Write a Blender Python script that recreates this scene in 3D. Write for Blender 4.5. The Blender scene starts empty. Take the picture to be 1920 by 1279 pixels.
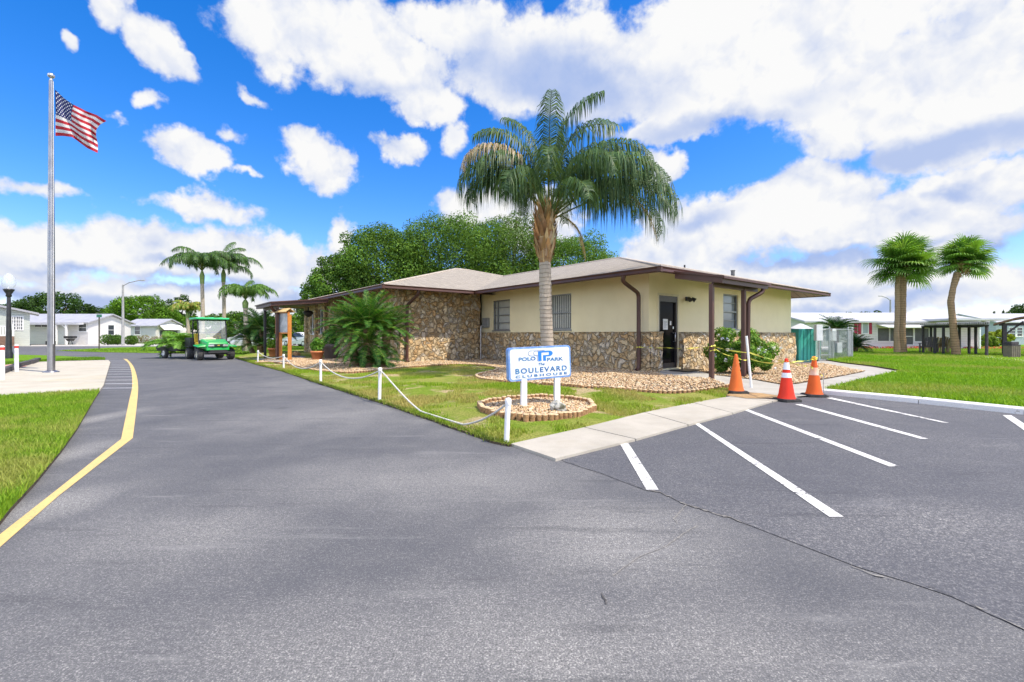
import bpy, bmesh, math, random
import numpy as np
from mathutils import Vector, Matrix, noise
from mathutils.geometry import delaunay_2d_cdt

SC = bpy.context.scene
COL = SC.collection
R = math.radians
PI = math.pi

# ---------------------------------------------------------------- camera
F, HZ, CX, EYE = 860.0, 627.0, 960.0, 1.25      # focal length (pixels of a 1920 frame), horizon row, eye height
cam_d = bpy.data.cameras.new("camera")
cam = bpy.data.objects.new("camera", cam_d)
COL.objects.link(cam)
cam.location = (0, 0, EYE)
cam.rotation_euler = (R(90), 0, 0)
cam_d.sensor_width = 36
cam_d.lens = 36 * F / 1920
cam_d.shift_y = -(639.5 - HZ) / 1920
cam_d.clip_end = 3000
SC.camera = cam

# ---------------------------------------------------------------- view, sun
SC.view_settings.view_transform = 'Standard'
SC.view_settings.look = 'None'
SC.view_settings.gamma = 1
SC.view_settings.exposure = 0.86
SUN_AZ = Vector((0.89, -0.45)).normalized()     # towards the sun, on the ground
SUN_EL = R(58)
sd = bpy.data.lights.new("sun", 'SUN')
sd.energy = 3.3
sd.angle = R(0.6)
sd.color = (1.0, 0.91, 0.77)
sun = bpy.data.objects.new("sun", sd)
COL.objects.link(sun)
sv = Vector((SUN_AZ.x * math.cos(SUN_EL), SUN_AZ.y * math.cos(SUN_EL), math.sin(SUN_EL)))
sun.rotation_euler = (-sv).to_track_quat('-Z', 'Y').to_euler()
sun.location = (30, -20, 40)

# ---------------------------------------------------------------- world: sky and cumulus
W = bpy.data.worlds.new("World")
SC.world = W
W.use_nodes = True
wt = W.node_tree
wt.nodes.clear()


def N(t, kind, **kw):
    n = t.nodes.new(kind)
    for k, v in kw.items():
        setattr(n, k, v)
    return n


def inp(t, sock, v):
    if hasattr(v, 'is_linked'):
        t.links.new(v, sock)
    else:
        sock.default_value = v


def M(t, op, a, b=None, c=None, clamp=False):
    n = N(t, 'ShaderNodeMath', operation=op, use_clamp=clamp)
    inp(t, n.inputs[0], a)
    if b is not None:
        inp(t, n.inputs[1], b)
    if c is not None:
        inp(t, n.inputs[2], c)
    return n.outputs[0]


def VM(t, op, a, b=None, scale=None):
    n = N(t, 'ShaderNodeVectorMath', operation=op)
    inp(t, n.inputs[0], a)
    if b is not None:
        inp(t, n.inputs[1], b)
    if scale is not None:
        inp(t, n.inputs['Scale'], scale)
    return n.outputs['Value'] if op in ('LENGTH', 'DOT_PRODUCT', 'DISTANCE') else n.outputs[0]


def SS(t, v, lo, hi, a=0.0, b=1.0):
    n = N(t, 'ShaderNodeMapRange', interpolation_type='SMOOTHSTEP')
    inp(t, n.inputs[0], v)
    n.inputs[1].default_value = lo
    n.inputs[2].default_value = hi
    n.inputs[3].default_value = a
    n.inputs[4].default_value = b
    return n.outputs[0]


def MIX(t, fac, a, b, blend='MIX'):
    n = N(t, 'ShaderNodeMix', data_type='RGBA', blend_type=blend)
    inp(t, n.inputs[0], fac)
    for s, v in ((n.inputs[6], a), (n.inputs[7], b)):
        if isinstance(v, (tuple, list)) and len(v) == 3:
            v = (*v, 1)
        inp(t, s, v)
    return n.outputs[2]


def NOISE(t, vec, scale, detail=4, rough=0.5, out=0, dist=0.0):
    n = N(t, 'ShaderNodeTexNoise')
    if vec is not None:
        inp(t, n.inputs['Vector'], vec)
    n.inputs['Scale'].default_value = scale
    n.inputs['Detail'].default_value = detail
    n.inputs['Roughness'].default_value = rough
    n.inputs['Distortion'].default_value = dist
    return n.outputs[out]


sky = N(wt, 'ShaderNodeTexSky', sky_type='NISHITA', sun_disc=False)
sky.sun_elevation = SUN_EL
sky.sun_rotation = math.atan2(SUN_AZ.x, SUN_AZ.y)
sky.altitude = 0
sky.air_density = 1.0
sky.dust_density = 0.6
sky.ozone_density = 3.0
tc = N(wt, 'ShaderNodeTexCoord')
dirv = tc.outputs['Generated']
sep = N(wt, 'ShaderNodeSeparateXYZ')
wt.links.new(dirv, sep.inputs[0])
az = M(wt, 'ARCTAN2', sep.outputs[0], sep.outputs[1])
el = M(wt, 'ARCSINE', sep.outputs[2])
# warped directions so cloud outlines billow
w1 = VM(wt, 'SCALE', VM(wt, 'SUBTRACT', NOISE(wt, dirv, 5.0, 5, 0.55, 1), (0.5, 0.5, 0.5)), scale=0.16)
w2 = VM(wt, 'SCALE', VM(wt, 'SUBTRACT', NOISE(wt, dirv, 17.0, 4, 0.6, 1), (0.5, 0.5, 0.5)), scale=0.055)
cmb = N(wt, 'ShaderNodeCombineXYZ')
wt.links.new(az, cmb.inputs[0])
wt.links.new(el, cmb.inputs[1])
flat = VM(wt, 'MULTIPLY', VM(wt, 'ADD', w1, w2), (1.0, 0.75, 0.0))
q = VM(wt, 'ADD', cmb.outputs[0], flat)


def field(blobs, vec):
    out = None
    for (px, py, rx, ry, rot, st) in blobs:
        a = math.atan((px - CX) / F)
        e = math.atan((HZ - py) / math.hypot(F, px - CX))
        ca = math.cos(a)
        mp = N(wt, 'ShaderNodeMapping', vector_type='TEXTURE')
        wt.links.new(vec, mp.inputs[0])
        mp.inputs[1].default_value = (a, e, 0)
        mp.inputs[2].default_value = (0, 0, R(rot))
        mp.inputs[3].default_value = (rx / F * ca * ca, ry / F * ca * math.cos(e), 1)
        d = M(wt, 'MULTIPLY_ADD', VM(wt, 'LENGTH', mp.outputs[0]), -st, st)
        out = d if out is None else M(wt, 'SMOOTH_MAX', out, d, 0.12)
    return out


CLOUDS = [  # px, py, rx, ry, rot, strength
    (225, 45, 75, 50, -25, 1), (310, 100, 95, 48, -32, 1), (150, 105, 45, 38, 10, .9),
    (520, 60, 140, 90, 0, 1.1), (700, 90, 200, 105, -12, 1.2), (860, 40, 170, 80, 0, 1.1), (640, 130, 110, 55, -15, .6),
    (1050, 130, 260, 130, 0, 1.2), (1380, 90, 360, 170, 0, 1.4), (1720, 170, 380, 150, -6, 1.4), (1560, 30, 560, 120, 0, 1.2),
    (1250, 245, 160, 32, -4, .75), (1800, 270, 240, 70, 0, 1.2),
    (800, 205, 85, 50, 0, 1), (845, 270, 40, 50, 0, .55),
    (365, 285, 78, 52, 12, 1), (420, 232, 42, 26, 0, .6), (445, 315, 36, 22, 0, .7),
    (585, 300, 118, 62, -14, 1.1), (560, 262, 60, 42, 0, 1), (735, 282, 72, 32, 0, .9),
    (480, 182, 52, 24, -15, .7), (308, 208, 40, 24, 10, .65), (240, 232, 34, 14, 0, .5),
    (90, 352, 200, 22, -5, .55), (340, 378, 160, 34, -6, .75),
    (60, 470, 170, 80, 0, 1.1), (300, 460, 200, 75, 0, 1.2), (500, 490, 150, 70, -8, 1.1), (640, 440, 38, 52, 0, .85), (610, 500, 90, 60, 0, .9),
    (1235, 320, 52, 48, 0, .95), (1550, 390, 200, 105, -8, 1.3), (1320, 450, 220, 100, 8, 1.3), (900, 390, 90, 62, 0, 1.1), (1000, 420, 120, 70, 0, 1),
    (1760, 420, 210, 110, 0, 1.2), (1880, 350, 160, 60, 0, .95), (1450, 520, 420, 60, 0, .8), (400, 560, 800, 50, 0, .9), (1500, 570, 900, 50, 0, .9),
]
GREYS = [
    (1070, 160, 250, 75, -6, 1), (900, 120, 110, 55, 0, .55), (1760, 285, 260, 45, 0, .9), (1510, 488, 190, 28, 0, 1.1), (1330, 240, 200, 30, 0, .7),
    (1000, 250, 160, 40, 0, .6), (120, 560, 330, 34, 0, .9), (380, 525, 220, 26, 0, .9), (150, 500, 120, 16, 0, .6), (330, 478, 110, 14, 0, .6), (560, 560, 120, 24, 0, .7), (1880, 470, 160, 26, 0, .9), (1500, 180, 120, 30, 0, .3), (1350, 550, 300, 26, 0, .9), (1300, 415, 120, 26, 0, .6), (1680, 470, 170, 18, 0, .8), (1600, 575, 320, 24, 0, .8), (1830, 365, 70, 24, 10, .7), (700, 160, 120, 25, 0, .4),
]
D = field(CLOUDS, q)
billow = NOISE(wt, dirv, 9.0, 7, 0.62)


def puffs(vec):
    v = N(wt, 'ShaderNodeTexVoronoi')
    wt.links.new(vec, v.inputs['Vector'])
    v.inputs['Scale'].default_value = 13
    v.inputs['Detail'].default_value = 3
    v.inputs['Roughness'].default_value = .55
    v.inputs['Lacunarity'].default_value = 2.1
    return v.outputs['Distance']


warped = VM(wt, 'ADD', dirv, VM(wt, 'SCALE', w2, scale=.8))
puff = puffs(warped)
puff_up = puffs(VM(wt, 'ADD', warped, (0.010, -0.003, 0.020)))
soft = NOISE(wt, dirv, 6.0, 4, 0.5)
soft_up = NOISE(wt, VM(wt, 'ADD', dirv, (0.016, -0.006, 0.045)), 6.0, 4, 0.5)
# unseen cumulus out of frame, made denser to throw fill on the shaded walls
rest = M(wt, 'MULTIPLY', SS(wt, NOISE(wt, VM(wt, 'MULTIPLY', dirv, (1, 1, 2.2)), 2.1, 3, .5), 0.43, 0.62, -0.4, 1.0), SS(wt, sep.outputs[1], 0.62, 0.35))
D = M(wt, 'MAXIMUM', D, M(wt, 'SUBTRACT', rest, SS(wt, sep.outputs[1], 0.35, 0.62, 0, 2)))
Dn = M(wt, 'ADD', D, M(wt, 'ADD', M(wt, 'MULTIPLY_ADD', billow, 1.35, -0.62), M(wt, 'MULTIPLY', puff, -.20)))
alpha = SS(wt, Dn, -0.04, 0.27)
relief = M(wt, 'ADD', M(wt, 'MULTIPLY', M(wt, 'SUBTRACT', soft, soft_up), 1.5), M(wt, 'MULTIPLY', M(wt, 'SUBTRACT', puff_up, puff), .34))
G0 = field(GREYS, q)
grey = SS(wt, M(wt, 'ADD', G0, M(wt, 'MULTIPLY_ADD', soft, 1.0, -.48)), 0.0, 0.7)
thin = SS(wt, Dn, 0.08, 0.5)
lum = M(wt, 'ADD', M(wt, 'MULTIPLY_ADD', thin, 0.22, 0.74), relief, clamp=True)
lum = M(wt, 'MULTIPLY', lum, M(wt, 'MULTIPLY_ADD', grey, -0.68, 1.0))
ccol = MIX(wt, lum, (0.26, 0.42, 0.84), (1.0, 1.0, 1.0))
hs = N(wt, 'ShaderNodeHueSaturation')
hs.inputs['Saturation'].default_value = 1.42
hs.inputs['Value'].default_value = 0.84
wt.links.new(sky.outputs[0], hs.inputs['Color'])
skyc = MIX(wt, 1.0, hs.outputs[0], (1.0, 0.90, 1.12), 'MULTIPLY')
# clouds behind the camera, out of view, are boosted as added fill light
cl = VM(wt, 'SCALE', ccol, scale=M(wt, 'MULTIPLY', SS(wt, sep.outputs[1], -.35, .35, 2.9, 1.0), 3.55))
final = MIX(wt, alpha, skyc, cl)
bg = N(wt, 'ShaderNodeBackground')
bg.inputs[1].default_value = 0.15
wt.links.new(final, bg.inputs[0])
wo = N(wt, 'ShaderNodeOutputWorld')
wt.links.new(bg.outputs[0], wo.inputs[0])

# ---------------------------------------------------------------- helpers: points, tags, meshes
rnd = random.Random(7)
nr = np.random.default_rng(11)


def G(px, py, z=0.0):
    """ground point (height z) that the photograph shows at px, py"""
    Y = F * (EYE - z) / (py - HZ)
    return Vector(((px - CX) / F * Y, Y, z))


def XAT(px, Y):
    return (px - CX) / F * Y


def ZAT(py, Y):
    return EYE + (HZ - py) * Y / F


def tag(o, label, cat, group=None, kind=None):
    o['label'] = label
    o['category'] = cat
    if group:
        o['group'] = group
    if kind:
        o['kind'] = kind
    return o


def struct(o, label, cat=None):
    o['kind'] = 'structure'
    o['label'] = label
    if cat:
        o['category'] = cat
    return o


def empty(name, loc, rz=0.0):
    o = bpy.data.objects.new(name, None)
    o.empty_display_size = 0.3
    COL.objects.link(o)
    o.location = loc
    o.rotation_euler = (0, 0, rz)
    return o


def copy_tree(o, parent=None, kids=None):
    c = o.copy()
    COL.objects.link(c)
    if parent:
        c.parent = parent
    for ch in list(o.children):
        copy_tree(ch, c)
    return c


class MB:
    """collects shapes, then links them as ONE mesh object"""

    def __init__(s):
        s.v, s.f, s.m, s.s = [], [], [], []
        s.mi = 0
        s.sm = False

    def add(s, vs, fs):
        o = len(s.v)
        s.v.extend([tuple(p) for p in vs])
        for f in fs:
            s.f.append([i + o for i in f])
            s.m.append(s.mi)
            s.s.append(s.sm)

    def quad(s, *p):
        s.add(p, [list(range(len(p)))])

    def box(s, x0, y0, z0, x1, y1, z1, mat=None):
        vs = [(x, y, z) for z in (z0, z1) for (x, y) in ((x0, y0), (x1, y0), (x1, y1), (x0, y1))]
        if mat is not None:
            vs = [mat @ Vector(p) for p in vs]
        s.add(vs, [[3, 2, 1, 0], [4, 5, 6, 7], [0, 1, 5, 4], [1, 2, 6, 5], [2, 3, 7, 6], [3, 0, 4, 7]])

    def bbox(s, x0, y0, z0, x1, y1, z1, b=0.01, mat=None):
        """box with chamfered edges"""
        bm = bmesh.new()
        bmesh.ops.create_cube(bm, size=1)
        for v in bm.verts:
            v.co = Vector((x0 + (v.co.x + .5) * (x1 - x0), y0 + (v.co.y + .5) * (y1 - y0), z0 + (v.co.z + .5) * (z1 - z0)))
        bmesh.ops.bevel(bm, geom=list(bm.edges), offset=b, segments=2, affect='EDGES', profile=0.6)
        s.frombm(bm, mat)

    def frombm(s, bm, mat=None):
        bm.verts.index_update()
        vs = [(mat @ v.co) if mat is not None else v.co for v in bm.verts]
        s.add([tuple(p) for p in vs], [[v.index for v in f.verts] for f in bm.faces])
        bm.free()

    def bar(s, a, b, w, h=None, up=Vector((0, 0, 1))):
        a, b = Vector(a), Vector(b)
        h = w if h is None else h
        d = (b - a)
        L = d.length
        d.normalize()
        if abs(d.dot(up)) > 0.98:
            up = Vector((0, 1, 0))
        x = d.cross(up).normalized()
        y = x.cross(d).normalized()
        vs = []
        for p in (a, b):
            for (i, j) in ((-1, -1), (1, -1), (1, 1), (-1, 1)):
                vs.append(p + x * (i * w / 2) + y * (j * h / 2))
        s.add(vs, [[3, 2, 1, 0], [4, 5, 6, 7], [0, 1, 5, 4], [1, 2, 6, 5], [2, 3, 7, 6], [3, 0, 4, 7]])

    def tube(s, pts, r, n=8, caps=True):
        pts = [Vector(p) for p in pts]
        rs = r if isinstance(r, (list, tuple)) else [r] * len(pts)
        o = len(s.v)
        prev = None
        vs = []
        for i, p in enumerate(pts):
            t = (pts[min(i + 1, len(pts) - 1)] - pts[max(i - 1, 0)]).normalized()
            if prev is None:
                ref = Vector((0, 0, 1)) if abs(t.z) < .9 else Vector((1, 0, 0))
                x = t.cross(ref).normalized()
            else:
                x = (prev - t * prev.dot(t)).normalized()
            prev = x
            y = t.cross(x)
            for k in range(n):
                a = 2 * PI * k / n
                vs.append(p + (x * math.cos(a) + y * math.sin(a)) * rs[i])
        fs = []
        for i in range(len(pts) - 1):
            for k in range(n):
                k2 = (k + 1) % n
                fs.append([i * n + k, i * n + k2, (i + 1) * n + k2, (i + 1) * n + k])
        sm = s.sm
        s.sm = True
        s.add(vs, fs)
        s.sm = False
        if caps:
            s.add(vs[:n], [list(range(n))[::-1]])
            s.add(vs[-n:], [list(range(n))])
        s.sm = sm

    def lathe(s, prof, c=(0, 0, 0), n=16, smooth=True, jit=0.0):
        c = Vector(c)
        vs, fs = [], []
        for (r, z) in prof:
            for k in range(n):
                a = 2 * PI * k / n
                rr = r * (1 + jit * (rnd.random() - .5))
                vs.append(c + Vector((rr * math.cos(a), rr * math.sin(a), z)))
        for i in range(len(prof) - 1):
            for k in range(n):
                k2 = (k + 1) % n
                fs.append([i * n + k, i * n + k2, (i + 1) * n + k2, (i + 1) * n + k])
        sm = s.sm
        s.sm = smooth
        s.add(vs, fs)
        s.sm = False
        if prof[0][0] > 1e-4:
            s.add(vs[:n], [list(range(n))[::-1]])
        if prof[-1][0] > 1e-4:
            s.add(vs[-n:], [list(range(n))])
        s.sm = sm

    def prism(s, poly, z0, z1, mat=None):
        n = len(poly)
        vs = [Vector((x, y, z0)) for x, y in poly] + [Vector((x, y, z1)) for x, y in poly]
        if mat is not None:
            vs = [mat @ p for p in vs]
        s.add(vs, [list(range(n))[::-1], list(range(n, 2 * n))] + [[i, (i + 1) % n, n + (i + 1) % n, n + i] for i in range(n)])

    def sphere(s, c, r, seg=16, rings=10, sc=(1, 1, 1)):
        prof = [(max(r * math.sin(PI * i / rings), 1e-5), -r * math.cos(PI * i / rings) * sc[2]) for i in range(rings + 1)]
        s.lathe([(a * sc[0], b) for a, b in prof], c, seg)

    def build(s, name, mats, parent=None, loc=None, rz=0.0):
        me = bpy.data.meshes.new(name)
        me.from_pydata(s.v, [], s.f)
        mats = mats if isinstance(mats, (list, tuple)) else [mats]
        for m in mats:
            me.materials.append(m)
        if s.f:
            me.polygons.foreach_set('material_index', s.m)
            me.polygons.foreach_set('use_smooth', s.s)
        me.update()
        o = bpy.data.objects.new(name, me)
        COL.objects.link(o)
        if parent is not None:
            o.parent = parent
        if loc is not None:
            o.location = loc
        o.rotation_euler = (0, 0, rz)
        return o


def np_mesh(name, V, T, cols, mat, parent=None, loc=None, per=3):
    """fast mesh of n-gons of equal size with a colour per vertex"""
    V = np.asarray(V, dtype=np.float32)
    T = np.asarray(T, dtype=np.int32)
    me = bpy.data.meshes.new(name)
    k = T.shape[1]
    me.vertices.add(len(V))
    me.vertices.foreach_set('co', V.ravel())
    me.loops.add(T.size)
    me.loops.foreach_set('vertex_index', T.ravel())
    me.polygons.add(len(T))
    me.polygons.foreach_set('loop_start', np.arange(0, T.size, k, dtype=np.int32))
    me.polygons.foreach_set('loop_total', np.full(len(T), k, dtype=np.int32))
    me.update(calc_edges=True)
    if cols is not None:
        at = me.color_attributes.new('Col', 'FLOAT_COLOR', 'POINT')
        c4 = np.ones((len(V), 4), dtype=np.float32)
        c4[:, :3] = cols
        at.data.foreach_set('color', c4.ravel())
    me.materials.append(mat)
    me.validate()
    o = bpy.data.objects.new(name, me)
    COL.objects.link(o)
    if parent is not None:
        o.parent = parent
    if loc is not None:
        o.location = loc
    return o


# ---------------------------------------------------------------- materials
def newmat(name):
    m = bpy.data.materials.new(name)
    m.use_nodes = True
    t = m.node_tree
    b = t.nodes['Principled BSDF']
    return m, t, b


def ocoord(t):
    return N(t, 'ShaderNodeTexCoord').outputs['Object']


def wcoord(t):
    return N(t, 'ShaderNodeNewGeometry').outputs['Position']


def bump(t, b, h, dist=0.01, strength=1.0):
    n = N(t, 'ShaderNodeBump')
    n.inputs['Strength'].default_value = strength
    n.inputs['Distance'].default_value = dist
    t.links.new(h, n.inputs['Height'])
    t.links.new(n.outputs[0], b.inputs['Normal'])


def plain(name, c1, c2=None, scale=3.0, rough=0.7, metal=0.0, bd=0.0, bscale=40.0, spec=None, detail=5, lo=.35, hi=.65):
    m, t, b = newmat(name)
    c2 = c2 or tuple(x * 0.82 for x in c1)
    p = ocoord(t)
    f = SS(t, NOISE(t, p, scale, detail, .6), lo, hi)
    t.links.new(MIX(t, f, c1, c2), b.inputs['Base Color'])
    b.inputs['Roughness'].default_value = rough
    b.inputs['Metallic'].default_value = metal
    if spec is not None:
        b.inputs['Specular IOR Level'].default_value = spec
    if bd:
        bump(t, b, NOISE(t, p, bscale, 4, .6), bd)
    return m


def leafmat(name, tint=(1, 1, 1), trans=0.35, rough=0.55, spec=0.3):
    m, t, b = newmat(name)
    a = N(t, 'ShaderNodeAttribute', attribute_name='Col')
    c = MIX(t, 1.0, a.outputs['Color'], tint, 'MULTIPLY')
    t.links.new(c, b.inputs['Base Color'])
    b.inputs['Roughness'].default_value = rough
    b.inputs['Specular IOR Level'].default_value = spec
    tr = N(t, 'ShaderNodeBsdfTranslucent')
    t.links.new(MIX(t, 1.0, c, (1.25, 1.15, 0.55), 'MULTIPLY'), tr.inputs[0])
    mx = N(t, 'ShaderNodeMixShader')
    mx.inputs[0].default_value = trans
    t.links.new(b.outputs[0], mx.inputs[1])
    t.links.new(tr.outputs[0], mx.inputs[2])
    t.links.new(mx.outputs[0], t.nodes['Material Output'].inputs[0])
    return m


def glassy(name, col=(0.03, 0.035, 0.04), rough=0.06):
    m, t, b = newmat(name)
    p = ocoord(t)
    t.links.new(MIX(t, NOISE(t, p, 1.7, 2), col, tuple(x * 1.9 for x in col)), b.inputs['Base Color'])
    b.inputs['Roughness'].default_value = rough
    b.inputs['Specular IOR Level'].default_value = 0.6
    return m


def asphalt(name, dark, light, patches, lightpatch=0.5):
    m, t, b = newmat(name)
    p = wcoord(t)
    grain = M(t, 'ADD', M(t, 'MULTIPLY', NOISE(t, p, 120.0, 3, .8), .72), M(t, 'MULTIPLY', NOISE(t, p, 38.0, 4, .7), .28))
    grain2 = N(t, 'ShaderNodeTexVoronoi')
    grain2.inputs['Scale'].default_value = 120
    t.links.new(p, grain2.inputs['Vector'])
    big = NOISE(t, VM(t, 'MULTIPLY', p, (1.0, 0.7, 1)), 0.42, 5, .6, dist=.6)
    mid = NOISE(t, p, 1.7, 6, .7)
    worn = None
    for (x, y, rx, ry, st) in patches:
        mp = N(t, 'ShaderNodeMapping', vector_type='TEXTURE')
        t.links.new(p, mp.inputs[0])
        mp.inputs[1].default_value = (x, y, 0)
        mp.inputs[3].default_value = (rx, ry, 1)
        d = M(t, 'MULTIPLY_ADD', VM(t, 'LENGTH', mp.outputs[0]), -st, st)
        worn = d if worn is None else M(t, 'SMOOTH_MAX', worn, d, .2)
    wv = M(t, 'MULTIPLY_ADD', big, .95, -0.47)
    wv = M(t, 'ADD', wv, M(t, 'MULTIPLY_ADD', mid, .8, -.40))
    if worn is not None:
        wv = M(t, 'ADD', wv, M(t, 'MULTIPLY', M(t, 'MAXIMUM', worn, -0.12), .65))
    wf = SS(t, wv, -0.45, 0.95)
    c = MIX(t, wf, dark, light)
    # pale stone chips show where the seal coat has worn off
    chips = SS(t, grain, 0.50, 0.63)
    c = MIX(t, M(t, 'MULTIPLY', chips, M(t, 'MULTIPLY_ADD', wf, .75, .16)), c, (0.52, 0.50, 0.46))
    c = MIX(t, M(t, 'MULTIPLY', SS(t, grain, .48, .36), M(t, 'MULTIPLY_ADD', wf, .62, .25)), c, (0.022, 0.022, 0.024))
    c = MIX(t, SS(t, grain2.outputs['Distance'], .32, .05, 0, .28), c, (0.03, 0.03, 0.034))
    # scuffs along the way the cars drive
    ms = N(t, 'ShaderNodeMapping')
    t.links.new(p, ms.inputs[0])
    ms.inputs[2].default_value = (0, 0, R(-128))
    ms.inputs[3].default_value = (.55, 5.0, 1)
    sc1 = NOISE(t, ms.outputs[0], 1.0, 5, .65)
    c = MIX(t, SS(t, sc1, .58, .72, 0, .30), c, tuple(x * 1.5 for x in light))
    c = MIX(t, SS(t, sc1, .42, .30, 0, .35), c, tuple(x * .6 for x in dark))
    # oil spots
    c = MIX(t, SS(t, NOISE(t, p, 1.1, 2, .4), .70, .80, 0, .35), c, (0.02, 0.02, 0.022))
    t.links.new(c, b.inputs['Base Color'])
    b.inputs['Roughness'].default_value = 0.86
    b.inputs['Specular IOR Level'].default_value = 0.35
    bump(t, b, M(t, 'ADD', grain, M(t, 'MULTIPLY', grain2.outputs['Distance'], .5)), 0.004, 0.6)
    return m


def concrete(name, c1, c2, stain=(0.30, 0.25, 0.17), amt=.35):
    m, t, b = newmat(name)
    p = wcoord(t)
    c = MIX(t, SS(t, NOISE(t, p, 1.3, 6, .65), .3, .7), c1, c2)
    c = MIX(t, SS(t, NOISE(t, p, .55, 5, .7), .52, .75, 0, amt), c, stain)
    g = NOISE(t, p, 70, 3, .7)
    c = MIX(t, SS(t, g, .45, .7, 0, .25), c, tuple(x * .6 for x in c1))
    t.links.new(c, b.inputs['Base Color'])
    b.inputs['Roughness'].default_value = .85
    bump(t, b, g, .004, .6)
    return m


def paint(name, col, under, wear=.60):
    m, t, b = newmat(name)
    p = wcoord(t)
    n = M(t, 'ADD', M(t, 'MULTIPLY', NOISE(t, p, 26, 4, .7), .55), M(t, 'MULTIPLY', NOISE(t, p, 3.5, 4, .6), .45))
    c = MIX(t, NOISE(t, p, 5, 3), col, tuple(x * .86 for x in col))
    c = MIX(t, SS(t, n, wear, wear + .05), c, under)
    c = MIX(t, SS(t, M(t, 'ADD', NOISE(t, p, 95, 3, .75), M(t, 'MULTIPLY_ADD', NOISE(t, p, 2.1, 3, .6), .35, -.175)), .55, .66, 0, .6), c, under)
    t.links.new(c, b.inputs['Base Color'])
    b.inputs['Roughness'].default_value = .75
    bump(t, b, NOISE(t, p, 60, 3, .7), .004, .6)
    return m


def stone_mat(name, scale=4.7):
    m, t, b = newmat(name)
    p = ocoord(t)
    pw = VM(t, 'ADD', p, VM(t, 'SCALE', VM(t, 'SUBTRACT', NOISE(t, p, 2.6, 4, .6, 1), (.5, .5, .5)), scale=.5))
    v1 = N(t, 'ShaderNodeTexVoronoi')
    v1.inputs['Scale'].default_value = scale
    t.links.new(pw, v1.inputs['Vector'])
    v2 = N(t, 'ShaderNodeTexVoronoi', feature='DISTANCE_TO_EDGE')
    v2.inputs['Scale'].default_value = scale
    t.links.new(pw, v2.inputs['Vector'])
    sepc = N(t, 'ShaderNodeSeparateColor')
    t.links.new(v1.outputs['Color'], sepc.inputs[0])
    r = N(t, 'ShaderNodeValToRGB')
    els = r.color_ramp.elements
    els[0].position, els[0].color = 0.0, (0.60, 0.38, 0.17, 1)
    els[1].position, els[1].color = 1.0, (0.80, 0.70, 0.52, 1)
    for pos, c in ((.2, (.72, .52, .27)), (.4, (.75, .62, .39)), (.55, (.62, .40, .18)), (.7, (.77, .64, .41)), (.85, (.68, .60, .47))):
        e = els.new(pos)
        e.color = (*c, 1)
    t.links.new(sepc.outputs[0], r.inputs[0])
    c = MIX(t, SS(t, NOISE(t, p, 9, 5, .7), .35, .7, 0, .55), r.outputs[0], (0.42, 0.26, 0.12))
    c = MIX(t, SS(t, NOISE(t, p, 23, 3, .7), .55, .7, 0, .4), c, (0.74, 0.65, 0.49))
    edge = SS(t, v2.outputs[0], 0.0, 0.045)
    c = MIX(t, M(t, 'MULTIPLY_ADD', edge, .68, .32), (0.34, 0.23, 0.12), c)
    t.links.new(c, b.inputs['Base Color'])
    b.inputs['Roughness'].default_value = .9
    h = M(t, 'ADD', M(t, 'MULTIPLY', SS(t, v2.outputs[0], 0.0, .16), 1.0), M(t, 'MULTIPLY', NOISE(t, p, 14, 5, .7), .55))
    h = M(t, 'ADD', h, M(t, 'MULTIPLY', sepc.outputs[1], .5))
    bump(t, b, h, .09, 1.0)
    return m


def shingle_mat(name, c1, c2):
    m, t, b = newmat(name)
    p = ocoord(t)
    s3 = N(t, 'ShaderNodeSeparateXYZ')
    t.links.new(p, s3.inputs[0])
    run = M(t, 'ADD', s3.outputs[0], s3.outputs[1])
    cb = N(t, 'ShaderNodeCombineXYZ')
    t.links.new(run, cb.inputs[0])
    t.links.new(M(t, 'MULTIPLY', s3.outputs[2], 3.85), cb.inputs[1])
    br = N(t, 'ShaderNodeTexBrick')
    t.links.new(cb.outputs[0], br.inputs['Vector'])
    br.inputs['Scale'].default_value = 1.0
    br.inputs['Brick Width'].default_value = .34
    br.inputs['Row Height'].default_value = .16
    br.inputs['Mortar Size'].default_value = .012
    br.inputs['Color1'].default_value = (*c1, 1)
    br.inputs['Color2'].default_value = (*c2, 1)
    br.inputs['Mortar'].default_value = (*[x * .5 for x in c2], 1)
    c = MIX(t, SS(t, NOISE(t, p, 5.5, 4, .7), .4, .68, 0, .55), br.outputs[0], tuple(x * .62 for x in c2))
    c = MIX(t, SS(t, NOISE(t, p, .5, 4, .6), .5, .7, 0, .3), c, tuple(x * .7 for x in c2))
    t.links.new(c, b.inputs['Base Color'])
    b.inputs['Roughness'].default_value = .92
    bump(t, b, M(t, 'ADD', br.outputs['Fac'], NOISE(t, p, 50, 3, .7)), .008, .6)
    return m


def siding_mat(name, col, pitch=.2):
    m, t, b = newmat(name)
    p = ocoord(t)
    s3 = N(t, 'ShaderNodeSeparateXYZ')
    t.links.new(p, s3.inputs[0])
    fr = M(t, 'FRACT', M(t, 'DIVIDE', s3.outputs[2], pitch))
    c = MIX(t, SS(t, fr, .86, .99), col, tuple(x * .62 for x in col))
    c = MIX(t, SS(t, NOISE(t, p, 1.0, 5, .6), .45, .75, 0, .25), c, tuple(x * .75 for x in col))
    t.links.new(c, b.inputs['Base Color'])
    b.inputs['Roughness'].default_value = .6
    bump(t, b, fr, .03, .8)
    return m


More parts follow.
